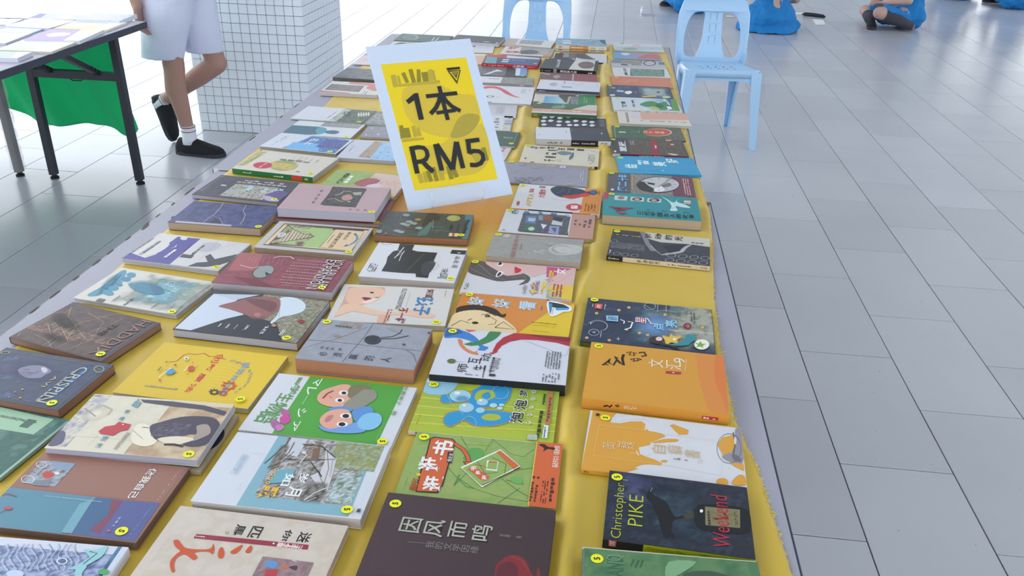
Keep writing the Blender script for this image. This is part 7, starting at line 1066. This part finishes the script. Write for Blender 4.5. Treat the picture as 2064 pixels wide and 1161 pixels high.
book('green cover with a large red ellipse and white writing', 'k', [(1200, 788), (1765, 806), (1790, 912), (1207, 895)], 8, '#46604e', '#303030', [
    ('N', (1200, 788), (1560, 900), ['#4a6854', '#3f5a4a', '#527058'], 2, 3), ('N', (1600, 800), (1790, 912), ['#4c4c44', '#6a665c', '#3f4440'], 4, 4), ('O', '#d8b4a4', 1570, 843, 118, 32, .1), ('E', '#b8503c', 1560, 843, 112, 29), ('P', '#7ca48c', (1212, 790), (1218, 790), (1228, 890), (1222, 890)), ('D', '#d0d0c4', 'h', (1250, 826), (1330, 850), 1, .9), ('L', '#c8c8bc', 1.2, (1350, 840), (1380, 835), (1400, 845)), ('T', '外人 眼里', '#dcd4cc', 'h', (1450, 830), (1630, 855), .0), ('L', '#c8c8bc', 1.6, (1415, 832), (1420, 845))], st=(1238, 795), mode='u')
book('dark photo cover with a red ribbon label and white spine corner', 'k', [(1195, 893), (1785, 903), (1812, 1040), (1188, 1018)], 26, '#3f3d40', '#b8b0ac', [
    ('N', (1320, 895), (1812, 1040), ['#3f3d3c', '#5c5248', '#4a443e', '#6c5c4c', '#3a3c3a'], 3.5, 3), ('P', '#8c2c3c', (1505, 895), (1560, 897), (1585, 1035), (1530, 1030)), ('P', '#c8b4b4', (1545, 948), (1560, 950), (1562, 975), (1550, 975)), ('T', '蒙蔽', '#d8dade', 'u', (1245, 915), (1320, 1000), .02), ('T', '偵人', '#d8dade', 'u', (1290, 905), (1322, 1000), .0), ('D', '#9c9aa0', 'u', (1335, 900), (1385, 945), 2, .8), ('E', '#d8a46c', 1660, 908, 26, 6), ('E', '#e4dcc8', 1690, 944, 14, 5), ('L', '#b88c5c', 1, (1600, 938), (1700, 935)), ('W', '#d8c0a0', (1650, 1015), (1740, 1025), (1700, 1032)), ('E', '#c8ccd0', 1222, 1000, 10, 8), ('W', '#6c4c40', (1640, 960), (1690, 945), (1720, 965), (1680, 975))], st=(1203, 901), mode='u', sp='n', spc='#6c1c30', spine=[('B', '#c0b8b4', (0, 0), (.1, 1)), ('B', '#3c3050', (.1, 0), (.2, 1)), ('D', '#d8c8c8', 'h', (.35, .4), (.7, .9), 1, 1)])
book('plain bright blue book with a wavy white title', 'r', [(470, 678), (1858, 686), (1995, 1022), (520, 968)], 40, '#3892bc', '#c4ccd0', [
    ('G', (470, 678), (1995, 1022), '#3c96c0', '#3290bc', 'x'), ('T', '给', '#cfe2ee', 'u', (605, 810), (865, 890), .03), ('T', '智', '#cfe2ee', 'u', (830, 745), (1075, 835), .03), ('T', '美', '#cfe2ee', 'u', (1100, 770), (1390, 855), .03), ('T', '好', '#cfe2ee', 'u', (1335, 715), (1610, 800), .03), ('D', '#1f6c94', 'h', (720, 915), (1290, 945), 1, .6), ('E', '#cfe2ee', 1315, 936, 18, 6)], st=(546, 700), mode='u', hard=True, sp='n', spc='#2884b0')
book('cover with a large white clock face and a plum end panel', 'l', [(1042, 64), (1660, 96), (1672, 248), (1028, 208)], 16, '#5c5a60', '#a09c9c', [
    ('N', (1200, 72), (1520, 240), ['#5c5a58', '#8a8680', '#6c6a6c', '#a09c94'], 4, 3), ('P', '#55535a', (1042, 64), (1200, 72), (1195, 218), (1028, 208)), ('P', '#6c3c50', (1505, 86), (1660, 96), (1672, 248), (1510, 232)), ('E', '#2c2c30', 1405, 155, 158, 60), ('E', '#b8b8bc', 1408, 153, 148, 54), ('W', '#33332f', (1240, 150), (1290, 130), (1330, 160), (1380, 190), (1350, 205), (1280, 195)), ('P', '#2c2c30', (1320, 135), (1380, 145), (1375, 158), (1330, 150)), ('W', '#6c6c70', (1430, 160), (1480, 140), (1500, 160), (1450, 175)), ('W', '#dcdce0', (1370, 190), (1420, 165), (1450, 195), (1400, 208))] + [('L', '#33343a', 1.2, (1408 + 100 * math.cos(a), 153 + 36 * math.sin(a)), (1408 + 132 * math.cos(a), 153 + 47 * math.sin(a))) for a in [k * math.pi / 6 for k in range(12)]] + [('L', '#33343a', 1.4, (1400, 175), (1500, 108)), ('T', '十年', '#70b4e0', 'u', (1105, 80), (1185, 130), .04), ('T', '廢二', '#70b4e0', 'u', (1100, 130), (1180, 205), .04), ('D', '#c89c4c', 'u', (1205, 80), (1225, 190), 1, 1), ('D', '#d8b4ac', 'u', (1575, 105), (1650, 235), 3, .95), ('E', '#c8c8cc', 1068, 192, 12, 8)], st=(1062, 71), mode='u')
book('thick teal paperback with three small portraits and white feathered birds', 'l', [(1012, 208), (1692, 248), (1716, 418), (985, 374)], 70, '#2c868c', '#ac9882', [
    ('G', (1012, 208), (1716, 418), '#2f8a90', '#28828a', 'x'), ('P', '#a83c50', (1012, 208), (1045, 210), (1040, 260), (1000, 258)), ('P', '#c43444', (1655, 246), (1692, 248), (1694, 256), (1655, 252)), ('P', '#c0c4c4', (1085, 232), (1180, 240), (1172, 270), (1082, 264)), ('P', '#c0c4c4', (1202, 242), (1300, 248), (1298, 278), (1200, 272)), ('P', '#c0c4c4', (1325, 252), (1425, 258), (1424, 286), (1322, 280)), ('E', '#8c6c60', 1132, 250, 26, 11), ('E', '#3c2c2c', 1250, 260, 38, 12), ('E', '#b89888', 1248, 261, 20, 8), ('E', '#3c2c2c', 1375, 268, 40, 12), ('E', '#b89888', 1372, 269, 20, 8),
    ('W', '#b9d4d4', (1425, 240), (1470, 262), (1520, 285), (1555, 248), (1540, 280), (1600, 300), (1640, 325), (1570, 320), (1530, 312), (1545, 345), (1490, 345), (1500, 315), (1480, 280)), ('L', '#2c868c', .8, (1480, 270), (1540, 300)), ('L', '#2c868c', .8, (1500, 330), (1560, 310), (1600, 330)), ('W', '#8c3448', (1040, 312), (1120, 320), (1230, 325), (1150, 340), (1100, 352), (1090, 335)), ('W', '#8c3448', (1100, 355), (1180, 365), (1140, 372))] + [
    ('T', ch, '#26262c', 'u', (x, y), (x + 42, y + 32), .015) for ch, x, y in zip('三代中国女人的故事', (1250, 1300, 1345, 1395, 1440, 1485, 1530, 1578, 1625), (345, 350, 354, 358, 362, 366, 368, 371, 372))] + [('T', '鸿', '#8c3448', 'u', (1085, 318), (1170, 352), .03), ('D', '#1c4c54', 'h', (1315, 335), (1665, 365), 1, .35), ('P', '#d0c4a8', (1592, 272), (1642, 275), (1640, 300), (1590, 296)), ('P', '#c07444', (1594, 285), (1640, 288), (1640, 294), (1594, 291))], st=(1062, 224), mode='u')
book('black and cream book with an open-book engraving and cream spine', 'l', [(1076, 480), (1786, 548), (1776, 748), (1022, 672)], 34, '#33343c', '#a8a49c', [
    ('N', (1076, 480), (1776, 748), ['#2f3038', '#3f4048', '#33343c', '#494a52'], 3, 3), ('P', '#bdbab0', (1305, 502), (1786, 548), (1784, 610), (1640, 590), (1420, 575), (1300, 540)), ('N', (1060, 570), (1300, 640), ['#33343c', '#6c6c74', '#3c3c44', '#85858c'], 14, 3), ('P', '#7c7c84', (1270, 500), (1310, 505), (1340, 580), (1390, 640), (1350, 640), (1310, 590)), ('W', '#a8a8ac', (1425, 668), (1480, 650), (1560, 630), (1600, 605), (1650, 590), (1610, 620), (1580, 650), (1490, 665)), ('L', '#c4c4c8', 1.2, (1350, 600), (1390, 640), (1430, 668)), ('P', '#26262c', (1440, 600), (1600, 590), (1560, 640), (1480, 655))]
    + [('O', '#8c8c94', 1500 + 82 * (k % 4) - 14 * (k // 4), 672 + 34 * (k // 4) + 7 * (k % 4), 36, 14, .22) for k in range(8)] + [('O', '#77777f', x, y, 30, 13, .3) for x, y in ((1080, 570), (1100, 660), (1160, 668), (1230, 676))] + [
    ('T', ch, '#2a2a2e', 'u', a, b, .01) for ch, a, b in (('移', (1305, 508), (1362, 548)), ('动', (1378, 512), (1432, 556)), ('的', (1448, 522), (1508, 560)), ('光', (1520, 530), (1582, 570)))] + [('D', '#c8b84c', 'h', (1095, 515), (1300, 545), 1, .7), ('D', '#3c3c40', 'h', (1645, 570), (1765, 595), 1, .9), ('D', '#c8c8c8', 'u', (1045, 628), (1060, 660), 1, 1)],
    st=(1102, 496), mode='u', sp='n', spc='#c4b498', spine=[('B', '#1c1c20', (0, 0), (.16, 1)), ('D', '#c8c4bc', 'h', (.05, .3), (.13, .7), 1, 1), ('O', '#c8c4bc', .03, .5, .012, .22, .4), ('T', '移动的光', '#26262a', 'uv', (.30, .22), (.52, .82), .01), ('D', '#33333a', 'h', (.60, .3), (.85, .7), 1, .75), ('B', '#6c6458', (.87, .1), (.872, .9)), ('T', '人间', '#33333a', 'uv', (.90, .25), (.98, .75), 0)])
book('large starry-night book with a long-haired girl in a teal dress', 'h', [(313, 143), (1220, 236), (1240, 558), (246, 468)], 36, '#2d3548', '#4c6030', [
    ('N', (313, 143), (1240, 558), ['#272e40', '#323c54', '#2d3548', '#3c4c6c'], 1.5, 3), ('S', (600, 170), (1240, 558), ['#2d3f58', '#4c6c88', '#5c6c70', '#8c9490', '#44606c'], 2.2, 6), ('S', (850, 200), (1240, 557), ['#8a8c84', '#a4a498', '#7c8078', '#5c645c'], 2.2, 9), ('C', '#6c90bc', 800, 350, 190, 110), ('L', '#dfe6ee', 1, (900, 380), (1230, 410)), ('L', '#7c8488', .6, (870, 300), (880, 410)), ('L', '#9ca49c', .5, (1100, 270), (1080, 420))] + [
    ('E', '#c8a860', x, y, 13, 9) for x, y in ((608, 218), (372, 260), (535, 238), (685, 405), (465, 458), (300, 440), (872, 272), (1145, 365), (745, 420), (1200, 275), (955, 392), (1110, 455))] + [('O', '#d0d8e0', 380, 355, 72, 40, .05), ('W', '#2d3548', (320, 330), (420, 330), (430, 360), (400, 400), (310, 400)), ('O', '#b4bcc8', 352, 402, 40, 24, .1), ('T', 'A', '#b4bcc8', 'u', (335, 392), (368, 412), 0), ('D', '#b4bcc8', 'u', (395, 380), (415, 440), 1, 1), ('P', '#c04c44', (360, 190), (418, 195), (412, 232), (355, 228)), ('T', '南', '#e4d4d0', 'u', (370, 198), (405, 226), .0), ('D', '#c8ccd4', 'u', (425, 195), (445, 235), 1, 1), ('D', '#c8ccd4', 'u', (340, 190), (350, 220), 1, 1), ('L', '#e8ecf0', .8, (310, 335), (345, 332)), ('L', '#e8ecf0', .8, (327, 325), (330, 345)), ('L', '#e8ecf0', .8, (515, 450), (545, 452)), ('L', '#e8ecf0', .8, (530, 440), (530, 462)),
    ('P', '#8fc0e0', (440, 280), (530, 282), (528, 325), (445, 318)), ('T', '最新', '#34506c', 'u', (448, 284), (524, 318), .01), ('L', '#f0f2f4', 2.2, (545, 310), (575, 322), (570, 340)), ('L', '#f0f2f4', 2.6, (575, 385), (620, 370), (635, 330), (600, 325)), ('L', '#f0f2f4', 2, (600, 390), (580, 382)), ('T', '星', '#d4546c', 'u', (655, 290), (735, 340), .03), ('T', '星', '#f0e4e8', 'u', (655, 290), (735, 340), -.005), ('L', '#f0f2f4', 2, (740, 300), (770, 340), (820, 345)), ('T', '点', '#8cc4e0', 'u', (785, 335), (865, 392), .02), ('T', '亮', '#8cc4e0', 'u', (870, 312), (960, 372), .02), ('E', '#7c2c38', 1035, 358, 30, 22), ('T', '心', '#e0c4c4', 'u', (1020, 345), (1050, 370), .0), ('D', '#44483c', 'u', (1055, 250), (1100, 340), 2, .9), ('L', '#a8c0b0', 1, (720, 205), (800, 250), (880, 245), (960, 260)), ('O', '#a8c0b0', 760, 215, 44, 26, .08), ('L', '#a8c0b0', .8, (820, 200), (815, 255)), ('L', '#a8c0b0', .8, (880, 205), (880, 255)),
    ('E', '#e4e6da', 1140, 495, 55, 38), ('P', '#7ca43c', (1130, 470), (1142, 490), (1172, 492), (1148, 504), (1150, 520), (1128, 510), (1100, 516), (1112, 498), (1082, 480), (1118, 488)), ('W', '#d8b044', (850, 430), (900, 440), (915, 415), (935, 435), (990, 440), (960, 465), (975, 495), (920, 480), (880, 498), (870, 465)), ('W', '#2f8490', (885, 495), (960, 485), (1010, 465), (1030, 425), (1080, 425), (1100, 460), (1060, 480), (1040, 500), (960, 505)), ('W', '#3c2828', (755, 450), (790, 435), (840, 445), (850, 470), (820, 480), (880, 490), (950, 510), (975, 525), (940, 520), (850, 495), (780, 485)), ('E', '#e0c4bc', 828, 455, 24, 15), ('L', '#3c2828', .6, (820, 450), (835, 452)), ('E', '#dfe2e4', 940, 458, 12, 8)],
    st=(356, 168), mode='u', sp='n', spc='#4a6a34', spine=[('B', '#2d3548', (0, .75), (1, 1)), ('B', '#a03c34', (.04, .15), (.06, .6))])
book('thick orange literary journal with black brush title, volume nine', 'h', [(332, 466), (1304, 572), (1340, 1000), (268, 884)], 70, '#cc9338', '#b4a48c', [
    ('G', (332, 466), (1340, 1000), '#cb9434', '#cc9038', 'x'), ('W', '#cf8440', (1106, 550), (1110, 640), (1120, 740), (1150, 840), (1200, 975), (1338, 998), (1304, 572)), ('W', '#d0763c', (1245, 566), (1235, 660), (1240, 760), (1290, 880), (1335, 980), (1310, 700), (1302, 572)),
    ('L', '#231c18', 3.4, (415, 640), (450, 615), (470, 590), (460, 620), (495, 640), (520, 600), (505, 575), (530, 590)), ('L', '#231c18', 4.4, (520, 600), (540, 620), (570, 640), (560, 590), (570, 560)), ('L', '#231c18', 2.6, (430, 630), (460, 640)), ('L', '#231c18', 2.6, (590, 550), (625, 540), (610, 565), (650, 570), (640, 545), (665, 555)), ('L', '#231c18', 3.6, (680, 550), (720, 545), (735, 570), (700, 575)), ('L', '#231c18', 3.2, (620, 600), (650, 590), (640, 612), (680, 605), (665, 590), (700, 600)),
    ('T', '文', '#e8e2d8', 'u', (750, 592), (860, 660), -.005), ('T', '汇', '#e8e2d8', 'u', (876, 600), (990, 676), -.005), ('T', '9', '#e8e2d8', 'u', (935, 585), (1020, 628), -.01), ('L', '#e8e2d8', .5, (1028, 595), (1020, 685)), ('P', '#b0303c', (880, 682), (990, 690), (988, 708), (876, 700)), ('D', '#e8d8d4', 'h', (885, 684), (985, 706), 1, .6)],
    st=(388, 500), mode='u', sp='n', spc='#c98b38', spine=[('L', '#231c18', 2.6, (.15, .4), (.18, .55), (.19, .4), (.21, .65)), ('L', '#231c18', 2.2, (.23, .6), (.255, .75), (.24, .5), (.26, .6)), ('T', '文汇9', '#e8e2d8', 'uv', (.29, .35), (.38, .8), -.005), ('B', '#b0303c', (.82, .3), (.93, .62)), ('D', '#e8d8d4', 'h', (.83, .32), (.92, .6), 1, .7)])
book('orange and white book with melting splash shapes and a drawn finger', 'i', [(347, -60), (1435, 92), (1462, 500), (232, 408)], 30, '#cccdd4', '#c4a878', [
    ('P', '#d0983c', (347, -60), (520, -38), (480, 10), (475, 40), (540, 45), (620, 30), (700, 30), (730, 50), (720, 95), (745, 100), (790, 105), (850, 120), (880, 140), (830, 160), (770, 185), (760, 205), (680, 220), (690, 270), (740, 290), (800, 310), (855, 340), (840, 352), (760, 345), (700, 350), (650, 370), (680, 378), (600, 400), (600, 440), (232, 408)), ('W', '#d0983c', (780, 185), (860, 160), (960, 160), (965, 178), (880, 185), (810, 190)), ('E', '#d0983c', 738, 98, 14, 9), ('E', '#d0983c', 865, 322, 25, 9), ('W', '#ccccd2', (475, 25), (560, -10), (700, -10), (720, 20), (620, 15), (540, 30), (510, 42)), ('P', '#d0983c', (905, 60), (935, 52), (1045, 95), (1040, 125), (975, 130)),
    ('W', '#8c8894', (1385, 90), (1435, 92), (1445, 320), (1400, 330), (1375, 300), (1360, 260), (1385, 200)), ('P', '#d0983c', (1290, 150), (1375, 130), (1385, 200), (1350, 280), (1300, 290), (1255, 200)), ('W', '#8c8894', (1290, 290), (1360, 260), (1440, 280), (1440, 330), (1410, 345), (1350, 330)), ('P', '#d0983c', (1340, 335), (1445, 340), (1450, 395), (1380, 360)), ('O', '#55525c', 1340, 230, 90, 110, .03), ('L', '#4c4a54', 1.2, (1370, 110), (1385, 200), (1370, 290), (1400, 310)), ('W', '#6c6874', (1360, 275), (1410, 285), (1430, 325), (1380, 320)), ('W', '#ccccd2', (1380, 145), (1395, 160), (1390, 200), (1378, 190)),
    ('E', '#d0983c', 1290, 475, 44, 28), ('W', '#d0983c', (1360, 490), (1400, 430), (1450, 430), (1462, 498)), ('L', '#dcc898', .5, (392, 60), (345, 282), (860, 350)), ('L', '#dcc898', .5, (392, 60), (730, 100)), ('L', '#b8b8bc', .5, (860, 125), (1295, 185), (1285, 430), (860, 350))] + [
    ('T', '黃', '#d8c49c', 'u', (410, 175), (512, 245), -.008), ('T', '巍', '#d8c49c', 'u', (515, 175), (650, 240), -.008), ('T', '七', '#e4dccc', 'u', (620, 245), (745, 292), -.008), ('T', '自', '#c4a468', 'u', (775, 200), (880, 270), -.008), ('T', '癖', '#c4a468', 'u', (885, 200), (1000, 280), -.008), ('T', '書', '#c4a468', 'u', (1010, 235), (1130, 310), -.008), ('O', '#b89c68', 1130, 328, 18, 12, .14), ('D', '#7c7464', 'h', (935, 295), (1075, 330), 1, .6), ('E', '#26262a', 380, -15, 14, 10), ('D', '#4c4840', 'h', (560, -45), (700, 0), 1, .35), ('E', '#d0983c', 1340, 380, 4, 3)], st=(436, -22 + 30), mode='u', sp='n', spc='#cc9438', spine=[('D', '#2c2824', 'h', (.02, .25), (.06, .8), 1, 1)])
book('horror paperback with a crow, a bottle and yellow handwritten author name', 'i', [(466, 390), (1488, 512), (1516, 1032), (418, 900)], 62, '#23252f', '#2c2c30', [
    ('N', (466, 390), (1516, 1032), ['#1c1f28', '#272d3c', '#202430', '#303a4c', '#1e222c'], 1.6, 3), ('S', (480, 395), (860, 700), ['#1e222c', '#343850', '#4a4e70', '#262a38'], 2.6, 6), ('S', (700, 450), (1200, 950), ['#1e2430', '#30404e', '#243040', '#3c5058'], 2, 8), ('C', '#4c5078', 620, 450, 120, 60, .3, .7),
    ('W', '#14151a', (780, 508), (782, 560), (830, 590), (880, 620), (920, 690), (950, 730), (990, 720), (1040, 715), (1080, 720), (1060, 740), (1000, 740), (935, 760), (920, 830), (950, 900), (900, 870), (880, 890), (850, 840), (820, 740), (780, 640), (740, 590), (738, 560)), ('L', '#8c98a4', .8, (780, 515), (765, 545)), ('W', '#14151a', (1085, 720), (1095, 660), (1150, 635), (1300, 645), (1480, 680), (1490, 840), (1300, 850), (1150, 825), (1095, 780)), ('W', '#3c3c30', (1010, 715), (1060, 695), (1085, 720), (1060, 745), (1020, 745)), ('P', '#7c7858', (1165, 655), (1420, 678), (1422, 812), (1168, 790)), ('N', (1190, 662), (1415, 800), ['#8c8864', '#6c6848', '#7c7858', '#545038'], 4, 3), ('D', '#3c3420', 'u', (1175, 665), (1215, 790), 1, 1), ('L', '#3c3420', 3, (1235, 745), (1330, 740), (1300, 700)), ('D', '#3c3420', 'u', (1375, 680), (1410, 800), 2, .6), ('E', '#e8e4e0', 1138, 688, 12, 12),
    ('T', 'Christopher', '#b4bc30', 'u', (475, 470), (600, 885), -.012), ('T', 'PIKE', '#b4bc30', 'u', (600, 565), (715, 800), -.012), ('T', 'Weekend', '#b82838', 'u', (1200, 560), (1355, 955), -.008), ('L', '#b4bc30', 1, (565, 460), (600, 465))],
    st=(521, 440), mode='u', sp='n', spc='#a4ac1c', spine=[('B', '#1c1e28', (0, 0), (.27, 1)), ('B', '#b84c5c', (.04, .3), (.09, 1)), ('T', 'POINT', '#e0c8c8', 'u', (.045, .35), (.085, .95), .02), ('T', 'Christopher Pike', '#4c5010', 'h', (.30, .35), (.55, .8), -.01), ('T', 'Weekend', '#4c5010', 'h', (.65, .35), (.82, .8), -.01)])
book('worn green paperback with frayed pale edges at the bottom right', 'i', [(268, 948), (1548, 1055)], 60, '#4d7350', '#b4b09c', [
    ('N', (268, 948), (1548, 1400), ['#48704c', '#5c8058', '#4d7350', '#3f6648'], 1.5, 3), ('L', '#b8bcae', 1.6, (270, 952), (1540, 1056)), ('L', '#b8bcae', 2, (272, 955), (225, 1400)), ('N', (285, 965), (250, 1400), ['#44544c', '#6c7c6c', '#4c5c50'], 9, 5), ('T', 'AND', '#39614a', 'u', (445, 1005), (570, 1170), .02), ('L', '#7ca884', .8, (450, 1010), (570, 1020)), ('L', '#7ca884', .8, (455, 1060), (570, 1070)), ('O', '#7ca884', 500, 1030, 50, 24, .1), ('L', '#355c40', 1.6, (645, 1040), (620, 1090)), ('L', '#355c40', 1.6, (680, 1045), (655, 1100)), ('L', '#355c40', 1.6, (710, 1048), (690, 1100)), ('W', '#3c5440', (1000, 1161), (1080, 1130), (1200, 1128), (1300, 1150), (1360, 1180), (1100, 1250)), ('W', '#78a078', (900, 1060), (1100, 1060), (980, 1150), (880, 1180))], st=(375, 1036), mode='u', dep=.112, zb=.004)
# ---- magazines and books of the other stall
GB2 = 'magazines and books on the other stall table'
def b2(label, quad, side, cover, pages, art, **k): book(label, 't', quad, side, cover, pages, art, mode='u', base=.7402, group=GB2, **k)
b2('thick pale blue book at the far corner of the other stall table', [(1305, 178), (1890, 198), (1640, 288), (1030, 272)], 60, '#aebcd0', '#d0d8ea', [('N', (1305, 178), (1640, 288), ['#a0b8d0', '#c0c4d0', '#a4a0b0', '#b8d0d4'], 3, 3), ('E', '#33404c', 1505, 288, 26, 6)])
b2('yellow covered book with a torn white label on the other stall', [(1040, 280), (1790, 310), (1430, 408), (730, 400)], 30, '#d0c090', '#d8dcea', [('G', (1040, 280), (1430, 408), '#d0c080', '#d4d0d8', 'y'), ('P', '#dfe2ee', (1570, 285), (1790, 310), (1430, 408), (1300, 402)), ('W', '#f4f6fa', (980, 350), (1050, 330), (1180, 345), (1310, 345), (1280, 362), (1130, 370), (1000, 378))])
b2('purple covered book with a torn white label on the other stall', [(705, 402), (1430, 412), (1088, 565), (312, 545)], 50, '#a08cb8', '#d4d8e8', [('P', '#d4d2e4', (1120, 408), (1430, 412), (1088, 565), (870, 558)), ('W', '#f6f6fa', (630, 480), (700, 460), (800, 450), (900, 450), (975, 460), (900, 490), (780, 500), (680, 505))])
b2('sage green book at the edge of the other stall table', [(300, 548), (1100, 570), (678, 715), (-60, 690)], 32, '#b4bca0', '#c8c4b8', [('G', (300, 548), (678, 715), '#b0b898', '#d4d4e4', 'y'), ('P', '#d4d2e4', (720, 560), (1100, 570), (678, 715), (420, 705)), ('L', '#7c8470', 2, (160, 640), (260, 610), (380, 605)), ('L', '#7c8470', 2, (220, 655), (330, 635), (440, 615))])
b2('white book cut by the left frame edge on the other stall', [(-120, 695), (420, 722), (245, 800), (-300, 790)], 60, '#c4c8d8', '#d0d0e0', [('P', '#a8b4c8', (-50, 700), (240, 712), (150, 790), (-100, 790))])
b2('lavender and navy magazine behind the yellow covered book', [(555, 185), (1200, 208), (1020, 282), (385, 250)], 16, '#b0b0c8', '#c8ccdc', [('P', '#6c6ca0', (560, 185), (650, 188), (560, 245), (390, 248)), ('P', '#a8ccd4', (680, 195), (760, 198), (650, 250), (560, 248)), ('W', '#eef0f6', (820, 230), (900, 215), (1000, 230), (960, 258), (840, 255))])
b2('white magazine with violet lettering on the other stall', [(385, 250), (1020, 285), (650, 402), (140, 350)], 34, '#cccce0', '#c8cce0', [('L', '#77749c', 3, (290, 325), (420, 300), (520, 300)), ('L', '#77749c', 3, (390, 285), (520, 265), (600, 280)), ('L', '#77749c', 3, (530, 325), (640, 305), (720, 290)), ('L', '#77749c', 3, (440, 320), (560, 280))])
b2('pale blue striped magazine in the middle of the other stall', [(140, 345), (690, 372), (420, 452), (-60, 440)], 20, '#a8bcd0', '#c8d0e0', [('N', (140, 345), (420, 452), ['#a0bcd4', '#c4c8d4', '#a8acbc'], 3, 3)])
b2('white magazine by the left frame edge on the other stall', [(-80, 440), (415, 456), (80, 600), (-330, 580)], 26, '#ccccdc', '#d0d4e4', [('W', '#f0f2f8', (0, 470), (100, 450), (150, 475), (40, 500)), ('L', '#a09cb8', 2, (60, 490), (240, 470))])
b2('pink-grey magazine at the far left of the other stall', [(30, 172), (560, 184), (380, 250), (-160, 240)], 10, '#c8c4d4', '#c8ccd8', [('L', '#8c88a0', 2, (110, 180), (300, 188)), ('L', '#a8a0b4', 2, (200, 245), (310, 232))])
b2('tan and grey magazine half out of frame on the other stall', [(-60, 250), (270, 268), (140, 345), (-220, 330)], 10, '#c8bcb4', '#c8ccd8', [])
# footprints for the cloth
for o in list(bpy.data.objects):
    if o.type == 'EMPTY' and o.get('category') == 'book' and o.get('group') == BGROUP:
        cv = [c for c in o.children if c.name.startswith('cover') and 'print' not in c.name][0]
        xs = [v.co.x for v in cv.data.vertices]; ys = [v.co.y for v in cv.data.vertices]; a = o.rotation_euler.z
        OCC.append((o.location.x, o.location.y, math.cos(a), math.sin(a), max(xs), max(ys)))
build_cloth()
bpy.context.view_layer.update()
if __import__('os').environ.get('BOOKSIZES'):
    for s in SIZES: print('SIZE', s)
